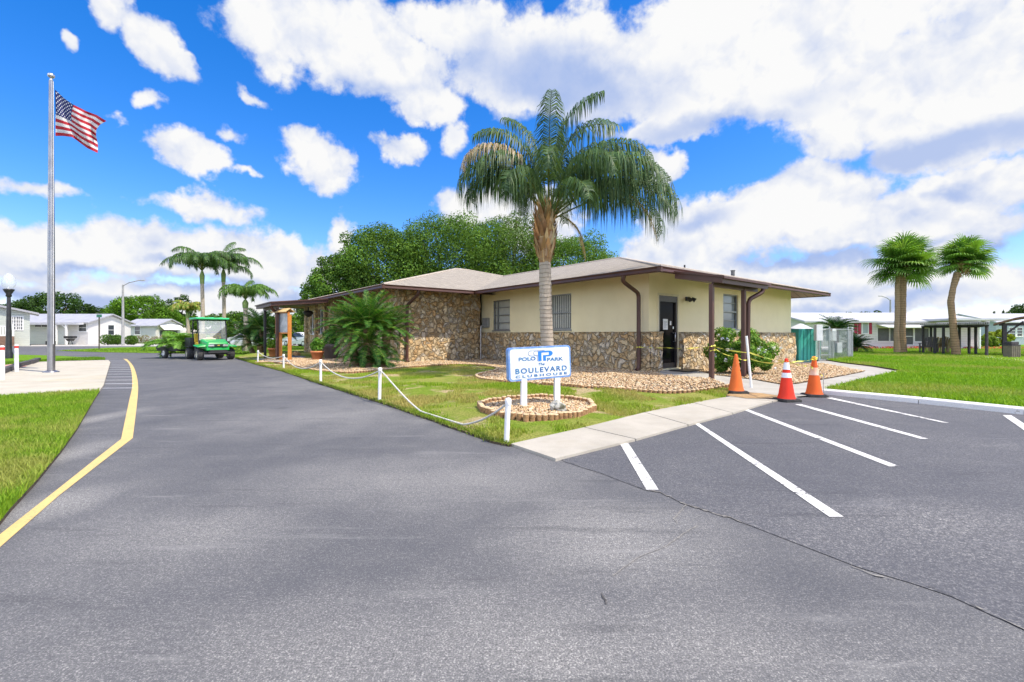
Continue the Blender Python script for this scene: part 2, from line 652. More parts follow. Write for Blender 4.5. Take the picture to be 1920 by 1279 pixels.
def bark_mat(name, c1, c2, ring=14.0, rings=True, bd=.02):
    m, t, b = newmat(name)
    p = ocoord(t)
    f = NOISE(t, VM(t, 'MULTIPLY', p, (1.0, 1.0, .35)), 16, 5, .7)
    if rings:
        s3 = N(t, 'ShaderNodeSeparateXYZ')
        t.links.new(p, s3.inputs[0])
        fr = M(t, 'FRACT', M(t, 'ADD', M(t, 'MULTIPLY', s3.outputs[2], ring), M(t, 'MULTIPLY', NOISE(t, p, 3, 3), .9)))
        rg = SS(t, fr, .72, .95)
        f = M(t, 'ADD', M(t, 'MULTIPLY', f, .75), M(t, 'MULTIPLY', rg, .3))
    t.links.new(MIX(t, SS(t, f, .35, .7), c1, c2), b.inputs['Base Color'])
    b.inputs['Roughness'].default_value = .92
    bump(t, b, f, bd)
    return m


def gravel_mat(name):
    m, t, b = newmat(name)
    p = wcoord(t)
    v = N(t, 'ShaderNodeTexVoronoi')
    v.inputs['Scale'].default_value = 21
    v.inputs['Randomness'].default_value = 1
    pw = VM(t, 'ADD', p, VM(t, 'SCALE', NOISE(t, p, 9, 2, .5, 1), scale=.05))
    t.links.new(pw, v.inputs['Vector'])
    sc_ = N(t, 'ShaderNodeSeparateColor')
    t.links.new(v.outputs['Color'], sc_.inputs[0])
    r = N(t, 'ShaderNodeValToRGB')
    e = r.color_ramp.elements
    e[0].color, e[1].color = (.36, .21, .09, 1), (.62, .49, .30, 1)
    for pos, c in ((.25, (.50, .34, .18)), (.5, (.55, .42, .25)), (.75, (.40, .27, .15))):
        k = e.new(pos)
        k.color = (*c, 1)
    t.links.new(sc_.outputs[0], r.inputs[0])
    c = MIX(t, SS(t, v.outputs['Distance'], .035, .055, 0, .75), r.outputs[0], (.16, .10, .05))
    c = MIX(t, SS(t, NOISE(t, p, .9, 4, .6), .5, .75, 0, .25), c, (.30, .2, .11))
    t.links.new(c, b.inputs['Base Color'])
    b.inputs['Roughness'].default_value = .9
    bump(t, b, M(t, 'SUBTRACT', 1.0, M(t, 'MULTIPLY', v.outputs['Distance'], 12)), .03, 1.0)
    return m


def lawn_mat(name, g1, g2, dry, dirt, dlo=.52, dhi=.68, drylo=.42, dryhi=.62):
    m, t, b = newmat(name)
    p = wcoord(t)
    c = MIX(t, SS(t, NOISE(t, p, 6, 5, .7), .35, .68), g1, g2)
    c = MIX(t, SS(t, NOISE(t, p, .7, 5, .6), drylo, dryhi, 0, .8), c, dry)
    c = MIX(t, SS(t, NOISE(t, VM(t, 'ADD', p, (7.3, 2.1, 0)), .85, 5, .62), dlo, dhi), c, dirt)
    g = NOISE(t, VM(t, 'MULTIPLY', p, (1, .45, 1)), 42, 4, .8)
    c = MIX(t, SS(t, g, .42, .62, 0, .55), c, tuple(x * .35 for x in g1))
    t.links.new(c, b.inputs['Base Color'])
    b.inputs['Roughness'].default_value = .95
    b.inputs['Specular IOR Level'].default_value = .1
    bump(t, b, g, .04, 1.0)
    return m


MAT = {}
# ---------------------------------------------------------------- setting: ground sheets
def pip(x, y, poly):
    ins = False
    n = len(poly)
    for i in range(n):
        x1, y1 = poly[i]
        x2, y2 = poly[(i + 1) % n]
        if (y1 > y) != (y2 > y) and x < (x2 - x1) * (y - y1) / (y2 - y1) + x1:
            ins = not ins
    return ins


def seg_d(x, y, line):
    best = 1e9
    for (a, b) in zip(line[:-1], line[1:]):
        dx, dy = b[0] - a[0], b[1] - a[1]
        k = max(0, min(1, ((x - a[0]) * dx + (y - a[1]) * dy) / (dx * dx + dy * dy + 1e-12)))
        best = min(best, math.hypot(x - a[0] - k * dx, y - a[1] - k * dy))
    return best


def resample(poly, step, closed=True):
    out = []
    n = len(poly)
    for i in range(n if closed else n - 1):
        a, b = poly[i], poly[(i + 1) % n]
        L = math.hypot(b[0] - a[0], b[1] - a[1])
        k = max(1, int(L / step))
        for j in range(k):
            out.append((a[0] + (b[0] - a[0]) * j / k, a[1] + (b[1] - a[1]) * j / k))
    if not closed:
        out.append(tuple(poly[-1]))
    return out


def smooth_line(pts, n=6, closed=False):
    """Catmull-Rom through 2D points"""
    pts = [tuple(p[:2]) for p in pts]
    out = []
    m = len(pts)
    for i in range(m if closed else m - 1):
        if closed:
            p0, p1, p2, p3 = pts[(i - 1) % m], pts[i], pts[(i + 1) % m], pts[(i + 2) % m]
        else:
            p0, p1, p2, p3 = pts[max(i - 1, 0)], pts[i], pts[i + 1], pts[min(i + 2, m - 1)]
        for j in range(n):
            t = j / n
            out.append(tuple(.5 * (2 * p1[k] + (p2[k] - p0[k]) * t + (2 * p0[k] - 5 * p1[k] + 4 * p2[k] - p3[k]) * t * t + (3 * p1[k] - p0[k] - 3 * p2[k] + p3[k]) * t ** 3) for k in range(2)))
    if not closed:
        out.append(pts[-1])
    return out


def sheet(name, poly, zf, mat, step=None, skirt=0.0, skirt_mat=None):
    """flat or draped ground sheet with the outline poly; zf is a height or a function"""
    poly = [tuple(p[:2]) for p in poly]
    zfun = zf if callable(zf) else (lambda x, y: zf)
    if step:
        poly = resample(poly, step)
    pts = [Vector(p) for p in poly]
    if step:
        xs = [p[0] for p in poly]
        ys = [p[1] for p in poly]
        x = min(xs) + step / 2
        while x < max(xs):
            y = min(ys) + step / 2
            while y < max(ys):
                if pip(x, y, poly) and seg_d(x, y, poly + [poly[0]]) > step * .35:
                    pts.append(Vector((x, y)))
                y += step
            x += step
    n = len(poly)
    vs, es, fs, *_ = delaunay_2d_cdt(pts, [], [list(range(n))], 1, 1e-4)
    mb = MB()
    mb.sm = True
    V3 = [(v.x, v.y, zfun(v.x, v.y)) for v in vs]
    FF = []
    for f in fs:
        a, b, c = (vs[i] for i in f[:3])
        if (b.x - a.x) * (c.y - a.y) - (b.y - a.y) * (c.x - a.x) < 0:
            f = f[::-1]
        FF.append(list(f))
    mb.add(V3, FF)
    mb.sm = False
    if skirt:
        mb.mi = 1
        for i in range(n):
            a, b = poly[i], poly[(i + 1) % n]
            za, zb = zfun(*a), zfun(*b)
            mb.quad((*a, za), (*b, zb), (*b, zb - skirt), (*a, za - skirt))
    return mb.build(name, [mat, skirt_mat or mat])


def g2(px, py, z=0.0):
    p = G(px, py, z)
    return (p.x, p.y)


m_far = lawn_mat("far_ground", (.11, .2, .03), (.14, .24, .035), (.24, .25, .08), (.3, .24, .15), .6, .75)
m_lawn_rich = lawn_mat("lawn_rich", (.13, .26, .012), (.19, .34, .02), (.20, .31, .03), (.22, .25, .07), .66, .8, .5, .75)
m_lawn_dry = lawn_mat("lawn_dry", (.17, .27, .02), (.23, .33, .035), (.38, .35, .10), (.54, .41, .23), .51, .62, .38, .62)
m_soil = plain("soil_edge", (.055, .04, .025), (.11, .08, .045), 9, .95, bd=.03)
m_asph = asphalt("asphalt_old", (.072, .074, .082), (.185, .181, .172),
                 [(G(1150, 1010).x, G(1150, 1010).y, .85, .75, 1.0), (G(800, 900).x, G(800, 900).y, 1.6, .9, .7), (G(620, 780).x, G(620, 780).y, 1.8, 1.6, .6),
                  (G(960, 1230).x, G(960, 1230).y, 2.2, .55, .8), (G(380, 1000).x, G(380, 1000).y, .9, .7, .6), (G(560, 720).x, G(560, 720).y, 2.0, 2.0, .4), (G(50, 950).x + .15, G(50, 950).y, .35, .5, 1.1), (G(115, 850).x + .12, G(115, 850).y, .3, .9, 1.1), (G(160, 785).x + .15, G(160, 785).y, .3, 1.2, 1.0)])
m_asph2 = asphalt("asphalt_sealed", (.072, .074, .084), (.125, .124, .126), [(G(1750, 980).x, G(1750, 980).y, 1.5, .5, .6)])
m_conc = concrete("concrete", (.36, .33, .27), (.45, .415, .345))
m_conc_y = concrete("concrete_plaza", (.41, .37, .285), (.49, .45, .36), (.46, .38, .18), .5)
m_kerb = paint("kerb_paint", (.72, .71, .68), (.36, .34, .30), .62)
m_white = paint("white_line", (.68, .67, .63), (.105, .105, .11), .548)
m_yellow = paint("yellow_line", (.66, .47, .17), (.13, .12, .11), .66)
m_gravel = gravel_mat("river_gravel")
m_crack = plain("crack_fill", (.045, .043, .041), (.09, .085, .08), 20, .95)
m_sand = plain("crack_sand", (.27, .255, .225), (.18, .17, .155), 12, .95)

mb = MB()
mb.quad((-1500, -400, -.06), (1500, -400, -.06), (1500, 1600, -.06), (-1500, 1600, -.06))
struct(mb.build("ground", m_far), "flat grassy ground reaching the horizon", "ground")

# one asphalt sheet: drive, car park and the road crossing behind
struct(sheet("road", [(-75, -14), (60, -14), (60, 30), (10, 34), (-18, 46), (-34, 49), (-75, 47)], 0.0, m_asph), "worn grey asphalt drive running past the clubhouse", "road")

# sealed parking lot: its edge follows the long crack
crack_px = [(1060, 867), (1125, 887.5), (1210, 920), (1240, 925), (1285, 947), (1370, 972), (1460, 1007), (1525, 1032), (1610, 1065), (1710, 1095), (1785, 1120), (1860, 1155), (1935, 1188), (2150, 1290), (2600, 1500)]
crack = [g2(*p) for p in crack_px]
KERB_F = [g2(1540, 739.5), g2(1722, 757), g2(1920, 778.5)]
kd = Vector((KERB_F[2][0] - KERB_F[0][0], KERB_F[2][1] - KERB_F[0][1])).normalized()
KERB_END = (KERB_F[2][0] + kd.x * 5, KERB_F[2][1] + kd.y * 5)
lot = crack + [(14, -1), (16, KERB_END[1])] + [KERB_END, KERB_F[2], KERB_F[1], KERB_F[0], g2(1445, 752), g2(1290, 795), g2(1197, 822), g2(1050, 861)]
struct(sheet("parking_lot", lot, 0.004, m_asph2), "smooth dark blue grey sealed parking bays", "parking lot")

# the crack itself: a jagged dark gap with sandy crumbs
mb = MB()
cr = resample(smooth_line(crack[:-2], 5), .03, False)
pv = None
for i, p in enumerate(cr):
    jx = (noise.noise(Vector((p[0] * 3.1, p[1] * 3.1, 0)))) * .03
    w = .0006 + .004 * max(0, noise.noise(Vector((p[0] * 2.6, p[1] * 2.6, 5))) + .2) + .0022 * rnd.random()
    jx += .035 * noise.noise(Vector((p[0] * 4.5, p[1] * 4.5, 13))) + .05 * noise.noise(Vector((p[0] * 11, p[1] * 11, 3))) + .007 * rnd.uniform(-1, 1)
    c = (p[0] + jx * .3, p[1] + jx)
    if pv:
        mb.mi = 0
        if noise.noise(Vector((p[0] * 3.3, p[1] * 3.3, 21))) > -.22:
          mb.quad((pv[0], pv[1] - pv[2], .0085), (c[0], c[1] - w, .0085), (c[0], c[1] + w, .0085), (pv[0], pv[1] + pv[2], .0085))
        if noise.noise(Vector((p[0] * 1.4, p[1] * 1.4, 9))) > .12:
            mb.mi = 1
            o_ = .004 + .022 * rnd.random()
            mb.quad((pv[0], pv[1] - pv[2] - o_, .0065), (c[0], c[1] - w - o_ * .8, .0065), (c[0], c[1] - w, .0065), (pv[0], pv[1] - pv[2], .0065))
    pv = (c[0], c[1], w)
for line in ([(1285, 947), (1276, 958), (1264, 972), (1268, 980)], [(1310, 985), (1283, 1000), (1262, 1016), (1235, 1032), (1190, 1050), (1150, 1080)], [(1127, 1112), (1140, 1136)]):
    pts = resample(smooth_line([g2(*p) for p in line], 5), .03, False)
    mb.mi = 1 if len(line) > 3 else 0
    pv = None
    for p in pts:
        w = .002 + .0035 * rnd.random()
        c = (p[0] + (rnd.random() - .5) * .012, p[1] + (rnd.random() - .5) * .012)
        if pv:
            mb.quad((pv[0] - pv[2], pv[1], .0045), (c[0] - w, c[1], .0045), (c[0] + w, c[1], .0045), (pv[0] + pv[2], pv[1], .0045))
        pv = (c[0], c[1], w)
struct(mb.build("road_crack", [m_crack, m_sand]), "long jagged crack between the drive and the parking bays", "crack")

# painted stall lines
stalls = [[(1160, 829), (1175, 827.5), (1235, 920), (1212, 920)], [(1300, 794), (1307, 792.5), (1582, 971), (1555, 971)], [(1394, 769.5), (1403, 768.5), (1687, 876), (1667, 876)],
          [(1490, 759), (1502, 758.5), (1741, 824), (1726, 824)], [(1549, 747), (1560, 746.5), (1780, 794), (1766, 793)], [(1880, 779.5), (1896, 779.5), (2080, 900), (2050, 900)]]
lab = ["short thick white stall line beside the sidewalk end", "longest worn white stall line, second from the sidewalk end", "white stall line between the red cone and the longest line",
       "thin white stall line starting at the red cone", "thinnest white stall line closest to the white kerb", "white stall line at the kerb on the frame edge"]
for q_, l_ in zip(stalls, lab):
    mb = MB()
    mb.quad(*[(*g2(*p), .0082) for p in (q_[0], q_[3], q_[2], q_[1])])
    o = mb.build("parking_line", m_white)
    o['kind'] = 'structure'
    o['label'] = l_
    o['group'] = 'white parking stall lines'

# yellow edge line of the drive
Lp = [(231, 673), (240, 680), (246, 695), (248, 722), (243, 748), (227, 824), (177, 863), (98, 926), (0, 1003), (-260, 1208)]
Rp = [(238, 673.5), (248, 684), (255, 700), (259, 725), (256, 765), (249, 822), (187, 870), (108, 932), (0, 1027), (-230, 1225)]
mb = MB()
Lw, Rw = smooth_line([g2(*p) for p in Lp[:5]], 5) + [g2(*p) for p in Lp[5:]], smooth_line([g2(*p) for p in Rp[:5]], 5) + [g2(*p) for p in Rp[5:]]
for i in range(len(Lw) - 1):
    mb.quad((*Lw[i], .0042), (*Lw[i + 1], .0042), (*Rw[i + 1], .0042), (*Rw[i], .0042))
struct(mb.build("yellow_edge_line", m_yellow), "bent pale yellow edge line along the drive", "road marking")

# white hatch lines between the plaza and the yellow line
mb = MB()
m_hatch = paint("hatch_line", (.72, .72, .74), (.12, .12, .13), .66)
for k in range(13):
    Y = 10.62 + .93 * k
    row = HZ + F * EYE / Y

    def onrow(pl, row=row):
        for a, b in zip(pl[:-1], pl[1:]):
            if a[1] <= row <= b[1]:
                t = (row - a[1]) / (b[1] - a[1])
                return a[0] + (b[0] - a[0]) * t
        return None
    xl = onrow([(203, 672), (207, 679), (194, 722), (186, 735)])
    xr = onrow(Lp)
    if xl and xr:
        x0, x1 = XAT(xl + 1, Y), XAT(xr - .5, Y)
        mb.quad((x0, Y - .03, .0046), (x1, Y + .02, .0046), (x1, Y + .08, .0046), (x0, Y + .03, .0046))
struct(mb.build("hatch_lines", m_hatch), "thin white hatch lines between the plaza and the yellow line", "road marking")

# concrete plaza with joints
PL_edge = [(187, 732), (194, 722), (201, 699), (207, 679), (203, 675)]
plaza = [g2(*p, .03) for p in [(-420, 786), (0, 743.5), (187, 732), (194, 722), (201, 699), (207, 679), (203, 675), (120, 677), (52, 679), (30, 684), (0, 691), (-140, 700)]]
struct(sheet("plaza", plaza, .03, m_conc_y, None, .05, m_conc_y), "pale concrete plaza round the flagpole", "pavement")
mb = MB()
for row in (686, 694, 704, 716):
    Y = F * (EYE - .034) / (row - HZ)
    mb.quad((XAT(-140, Y), Y, .0345), (XAT(196, Y), Y + .05, .0345), (XAT(196, Y), Y + .075, .0345), (XAT(-140, Y), Y + .02, .0345))
struct(mb.build("plaza_joints", plain("joint_dirt", (.27, .24, .18), (.36, .32, .24), 8, .95)), "thin dirt filled joints across the plaza", "pavement joint")

# lawns
lawn_l = [g2(*p, .03) for p in [(187, 733), (177, 748), (144, 804), (115, 844), (66, 903), (20, 952), (0, 977), (-400, 1330), (-900, 1000), (-420, 788), (0, 745)]]
struct(sheet("lawn_by_drive", resample(lawn_l, .3), lambda x, y: .03, m_lawn_rich, .5, .04, m_soil), "bright green lawn between the drive edge and the plaza", "lawn")
lawn_i = [g2(*p, .03) for p in [(-220, 712), (9, 684), (70, 678.6), (120, 676), (197, 674.4), (197, 671.6), (100, 666.5), (21, 664.6), (-220, 663)]]
struct(sheet("lawn_behind_plaza", lawn_i, .026, m_lawn_rich, None, .04, m_soil), "narrow lawn strip behind the plaza", "lawn")
lawn_f = [g2(*p, .02) for p in [(105, 657.5), (200, 652), (300, 649.5), (640, 648), (640, 656), (490, 665), (452, 669), (438, 670), (400, 664), (300, 662), (200, 660.5)]]
struct(sheet("lawn_across_road", lawn_f, .02, m_lawn_rich, None, .04, m_soil), "grass verge beyond the crossing road", "lawn")
back = [g2(*p, .015) for p in [(-300, 646.5), (30, 646.5), (110, 646), (300, 643.5), (620, 643.0), (620, 648), (300, 649.3), (200, 651.5), (105, 655)]]
struct(sheet("back_street", back, -.012, concrete("street_concrete", (.42, .40, .36), (.5, .48, .43))), "pale street in front of the far mobile homes", "road")

# building frame: origin at the clubhouse corner; local x runs along the door wall, local y along the window wall
D2 = Vector((.782, .623))
D1 = Vector((-.623, .782))
CORN = Vector((4.18, 14.0))
BROT = math.atan2(D2.y, D2.x)


def BW(v, u, z=0.0):
    p = CORN + D2 * v + D1 * u
    return Vector((p.x, p.y, z))


road_edge_px = [(441, 671), (480, 683.5), (529, 696), (600, 720), (710, 754), (818, 791), (923, 829), (957, 836)]
walk_top_px = [(957, 834), (1100, 800), (1210, 772), (1360, 745.5)]
road_edge = [g2(*p, .015) for p in road_edge_px]
walk_top = [g2(*p, .03) for p in walk_top_px]
EDGE = road_edge + walk_top


def hf(x, y):
    return min(.115, .026 + .05 * seg_d(x, y, EDGE))


def GH(px, py):
    z = .06
    for _ in range(6):
        p = G(px, py, z)
        z = hf(p.x, p.y)
    return Vector((p.x, p.y, z))


def gh2(px, py):
    p = GH(px, py)
    return (p.x, p.y)


lf = resample(road_edge, .3, False)
lf = [(x + .03 * noise.noise(Vector((x * 4, y * 4, 0))), y + .03 * noise.noise(Vector((x * 4, y * 4, 7)))) for x, y in lf]
lawn_front = lf + walk_top[1:] + [gh2(1369, 727), g2(1333, 713, .09), g2(1290, 709.5, .11), g2(1240, 702.5, .125), BW(.3, .6).to_2d()[:], BW(2, 3).to_2d()[:], BW(5, 24).to_2d()[:], BW(-1, 30).to_2d()[:], BW(-7.2, 22.5).to_2d()[:]]
lawn_front = [tuple(p) for p in lawn_front]
struct(sheet("lawn_by_clubhouse", lawn_front, hf, m_lawn_dry, .6, .035, m_soil), "patchy yellow green lawn between the drive and the clubhouse", "lawn")

# gravel beds by the wall
bed_edge_px = [(480, 681), (514, 681), (548, 686), (579, 694), (610, 698), (662, 700), (714, 696), (766, 690), (845, 685), (897, 686), (930, 691), (928, 697), (905, 702), (893, 707), (907, 713), (950, 717), (986, 720), (1043, 723), (1104, 728), (1159, 731), (1210, 735.5), (1255, 738), (1300, 736), (1335, 731.5), (1366, 726)]
bed_edge = smooth_line([gh2(*p) for p in bed_edge_px], 5)
bed = bed_edge + [g2(1333, 713, .08), g2(1290, 709, .1), g2(1243, 704, .1)] + [tuple(BW(*p)[:2]) for p in ((.8, .6), (.3, 8.8), (-3.9, 9.2), (-3.9, 14), (-6.2, 14.2))] + [gh2(560, 672), gh2(500, 673)]
struct(sheet("gravel_bed", bed, lambda x, y: hf(x, y) + .016, m_gravel, .8, .03, m_gravel), "tan river gravel bed along the clubhouse wall", "gravel bed")

# gravel and path on the door side (lower ground)
bed_r = [g2(*p, .03) for p in [(1322, 702), (1412, 711), (1462, 720), (1495, 719), (1560, 708), (1622, 696), (1580, 688), (1542, 681), (1500, 683)]] + [tuple(BW(10.7, .4)[:2]), tuple(BW(1.9, .4)[:2])]
struct(sheet("gravel_bed_by_door", bed_r, .034, m_gravel, None, .03, m_gravel), "tan gravel bed under the flowering bush", "gravel bed")


def slab(name, px, mat, label, z=.03, th=.03):
    poly = [g2(*p, z) for p in px]
    return struct(sheet(name, poly, z, mat, None, th, mat), label, "path")


def zsheet(mb, pts):
    ws = [tuple(G(px, py, z)) for px, py, z in pts]
    mb.quad(*ws)


# sidewalk slabs with open joints
mb = MB()
top = [(957, 832), (1096, 801), (1209, 773), (1300, 755), (1362, 744), (1425, 736)]
bot = [(1040, 860), (1192, 823), (1290, 796), (1374, 774), (1448, 752), (1500, 742)]
for i in range(5):
    a, b, c, d = top[i], top[i + 1], bot[i + 1], bot[i]
    e = .012
    q4 = [Vector(g2(*p, .03)) for p in (a, d, c, b)]
    da, dd = (q4[3] - q4[0]).normalized() * e, (q4[2] - q4[1]).normalized() * e
    q4 = [q4[0] + da, q4[1] + dd, q4[2] - dd, q4[3] - da]
    mb.prism([tuple(p) for p in q4], -.01, .03)
struct(mb.build("sidewalk", m_conc), "concrete sidewalk slabs between lawn and parking bays", "sidewalk")
mb = MB()
zsheet(mb, [(1236, 701, .125), (1292, 711, .115), (1333, 714, .09), (1372, 724, .04), (1345, 704, .09), (1297, 694, .13), (1240, 692, .14)])
zsheet(mb, [(1372, 724, .04), (1366, 733, .034), (1425, 737, .034), (1500, 743, .034), (1540, 739, .034), (1546, 730, .034), (1606, 715, .034), (1692, 694.5, .034), (1622, 697, .04), (1560, 709, .04), (1495, 720, .04), (1462, 721, .04), (1412, 712, .06), (1345, 704, .09)])
zsheet(mb, [(1692, 694.5, .034), (1635, 685.5, .04), (1580, 679.5, .04), (1535, 675, .04), (1530, 681, .04), (1575, 688, .04), (1622, 697, .04)])
struct(mb.build("path", concrete("path_concrete", (.33, .31, .27), (.42, .40, .35))), "pale concrete path leading to the black door", "path")
mb = MB()
zsheet(mb, [(1360, 741, .037), (1400, 746.5, .037), (1452, 747.5, .037), (1462, 742, .037), (1425, 737, .037), (1378, 735, .037)])
struct(mb.build("dirt_patch", plain("sandy_dirt", (.42, .27, .12), (.30, .19, .09), 5, .95, bd=.02)), "bare orange dirt patch between two cones", "dirt")

# lawn across the parking kerb
KN = Vector((-kd.y, kd.x)) * .205
KBACK = [(p_[0] + KN.x, p_[1] + KN.y) for p_ in KERB_F]
lawn_r = [g2(1546, 730, .09), g2(1606, 714.5, .09), g2(1693, 694, .09), g2(1635, 685, .09), g2(1580, 678.8, .09), (17.5, 30.0), (17, 60), (140, 60), (140, 12), (KERB_END[0] + KN.x, KERB_END[1] + KN.y), *KBACK[::-1]]
LAWN_R = lawn_r
struct(sheet("lawn_by_parking", lawn_r, .085, m_lawn_rich, None, .09, m_soil), "lush green lawn behind the white kerb", "lawn")
mb = MB()
kpts = [KERB_F[0], KERB_F[1], KERB_F[2], KERB_END]
nrm = Vector((-kd.y, kd.x))
for (a, b) in ((0, 1), (1, 2), (2, 3)):
    A, B = Vector(kpts[a]), Vector(kpts[b])
    t = (B - A).normalized()
    A2, B2 = A + t * .006, B - t * .006
    n = Vector((-t.y, t.x))
    prof = [(0, 0.0), (.012, .085), (.03, .10), (.21, .105), (.225, .05), (.225, 0)]
    vs = [(*(A2 + n * o), z) for o, z in prof] + [(*(B2 + n * o), z) for o, z in prof]
    k = len(prof)
    mb.add(vs, [[i, k + i, k + (i + 1) % k, (i + 1) % k] for i in range(k)] + [list(range(k)), list(range(k, 2 * k))[::-1]])
struct(mb.build("kerb", m_kerb), "white painted kerb along the parking bays", "kerb")
# driveway apron by the entrance canopy
mb = MB()
zsheet(mb, [(441, 671, .012), (479, 683, .018), (512, 681, .03), (500, 678, .03), (470, 673, .02), (455, 669, .012)])
struct(mb.build("apron", m_conc), "pale concrete apron strip by the entrance canopy", "pavement")
mb = MB()
zsheet(mb, [(455, 668.5, .02), (474, 673.5, .05), (520, 679, .13), (560, 676, .13), (575, 668, .13), (520, 664, .1), (475, 664, .05)])
struct(mb.build("canopy_drive", plain("grey_paving", (.16, .16, .17), (.2, .2, .2), 4, .9)), "grey paved floor under the entrance canopy", "pavement")
# pink gravel bed with dark timber edging behind the flagpole
mb = MB()
zsheet(mb, [(-120, 716, .045), (8, 696, .045), (48, 687, .045), (60, 679, .045), (20, 683, .045), (-120, 700, .045)])
struct(mb.build("pink_gravel_bed", plain("pink_gravel", (.45, .22, .19), (.6, .36, .32), 14, .95, bd=.03)), "pink gravel bed beside the plaza", "gravel bed")

# ---------------------------------------------------------------- loose ground cover (stuff)
m_blade = leafmat("grass_blade", (1, 1, 1), .35, .6, .2)


def blades(name, pts, zs, hgt, wid, c1, c2, label, lean=.5, dry=None):
    n = len(pts)
    pts = np.asarray(pts)
    h = hgt * nr.uniform(.5, 1.25, n)
    a = nr.uniform(0, 2 * PI, n)
    b = nr.uniform(0, 2 * PI, n)
    w = wid * nr.uniform(.6, 1.2, n)
    base = np.stack([pts[:, 0], pts[:, 1], zs], 1)
    dx = np.stack([np.cos(a), np.sin(a), np.zeros(n)], 1) * (w / 2)[:, None]
    ln = lean * nr.uniform(.2, 1.2, n) * h
    tip = base + np.stack([np.cos(b) * ln, np.sin(b) * ln, h], 1)
    midp = base + np.stack([np.cos(b) * ln * .3, np.sin(b) * ln * .3, h * .55], 1)
    V = np.empty((n, 5, 3))
    V[:, 0], V[:, 1] = base - dx, base + dx
    V[:, 2], V[:, 3] = midp + dx * .8, midp - dx * .8
    V[:, 4] = tip
    i = np.arange(n)[:, None] * 5
    T = np.concatenate([i + [0, 1, 2], i + [0, 2, 3], i + [3, 2, 4]], 0)
    t = nr.uniform(0, 1, n)[:, None]
    c = np.array(c1) * (1 - t) + np.array(c2) * t
    if dry is not None:
        k = dry[:, None]
        c = c * (1 - k) + np.array((.44, .38, .13)) * k
    C = np.repeat(c[:, None, :], 5, 1)
    o = np_mesh(name, V.reshape(-1, 3), T, C.reshape(-1, 3), m_blade)
    tag(o, label, 'grass', kind='stuff')
    return o


def scatter(poly, bb, n, keep=None):
    out = []
    x0, y0, x1, y1 = bb
    while len(out) < n:
        x, y = rnd.uniform(x0, x1), rnd.uniform(y0, y1)
        if pip(x, y, poly) and (keep is None or keep(x, y)):
            out.append((x, y))
    return out


def infr(x, y, m=1.16):
    return y > 2.5 and abs(x) < y * m + .4


pts = scatter(lawn_l, (-12.5, 2.6, -3, 11.2), 46000, lambda x, y: infr(x, y) and rnd.random() < min(1, 5.0 / y) ** 1.1)
dry = np.array([min(.55, max(0, .06 + .9 * noise.fractal(Vector((x * .8, y * .8, 14.0)), 1.0, 2.0, 4) + rnd.uniform(-.15, .22))) for x, y in pts])
blades("grass_by_drive", pts, np.full(len(pts), .028), .075, .012, (.11, .24, .012), (.30, .46, .035), "thick bright grass blades on the lawn beside the yellow line", dry=dry)
pts = scatter(lawn_i, (-22, 17, -14, 30), 6000, infr)
blades("grass_behind_plaza", pts, np.full(len(pts), .024), .08, .025, (.09, .2, .01), (.18, .32, .03), "grass blades on the narrow strip behind the plaza")
pts = scatter(lawn_f, (-34, 28, -8, 52), 12000, infr)
blades("grass_across_road", pts, np.full(len(pts), .018), .09, .05, (.12, .24, .015), (.22, .34, .04), "grass blades on the verge across the road")

sb_px = [(899, 762.5), (905, 772), (925, 779), (950, 784), (986, 789), (1033, 788), (1084, 781.5), (1114, 769.5), (1104, 757), (1064, 751), (1023, 747.5), (982, 749.5), (945, 753), (918, 757)]
sign_bed = [gh2(*p) for p in sb_px]


def lawn_keep(x, y):
    if not infr(x, y) or pip(x, y, bed) or pip(x, y, sign_bed) or y > 21:
        return False
    # bare patches
    n = noise.fractal(Vector((x * .85, y * .85, 3.0)), 1.0, 2.0, 4)
    return n > -.12 + .2 * rnd.random() and rnd.random() < min(1, 9.0 / y)


pts = scatter(lawn_front, (-14, 4.5, 6, 21), 52000, lawn_keep)
zs = np.array([hf(*p) - .004 for p in pts])
dry = np.array([min(.95, max(0, .44 + 1.5 * noise.fractal(Vector((x * .55, y * .55, 8.0)), 1.0, 2.0, 4) + rnd.uniform(-.2, .2))) for x, y in pts])
blades("grass_by_clubhouse", pts, zs, .055, .015, (.17, .30, .015), (.32, .44, .04), "short patchy grass blades round the clubhouse sign", dry=dry)
# ragged turf hanging over the drive edge
er = resample(road_edge, .012, False)
pts = [(x + rnd.gauss(.01, .035), y + rnd.gauss(.02, .035)) for x, y in er for _ in range(9)]
pts = [p for p in pts if infr(*p) and pip(*p, lawn_front) or rnd.random() < .12]
blades("grass_fringe", pts, np.array([hf(*p) - .012 for p in pts]), .05, .011, (.10, .18, .012), (.28, .34, .06), "ragged grass fringe hanging over the drive edge", lean=1.0)


def lr_keep(x, y):
    return infr(x, y) and x > y * .62 and y < 37 and rnd.random() < min(1, 8.5 / y) ** 1.6 and noise.noise(Vector((x * .5, y * .5, 2))) > -.9


pts = scatter(LAWN_R, (5, 6.5, 42, 38), 85000, lr_keep)
py_ = np.array([p[1] for p in pts])
dry = np.array([min(.6, max(0, .10 + 1.0 * noise.fractal(Vector((x * .3, y * .3, 4.0)), 1.0, 2.0, 4) + rnd.uniform(-.12, .2))) for x, y in pts])
o = blades("grass_by_parking", pts, np.full(len(pts), .083), .085, .02, (.12, .27, .008), (.28, .47, .03), "lush tufted grass blades behind the white kerb", lean=.7, dry=dry)


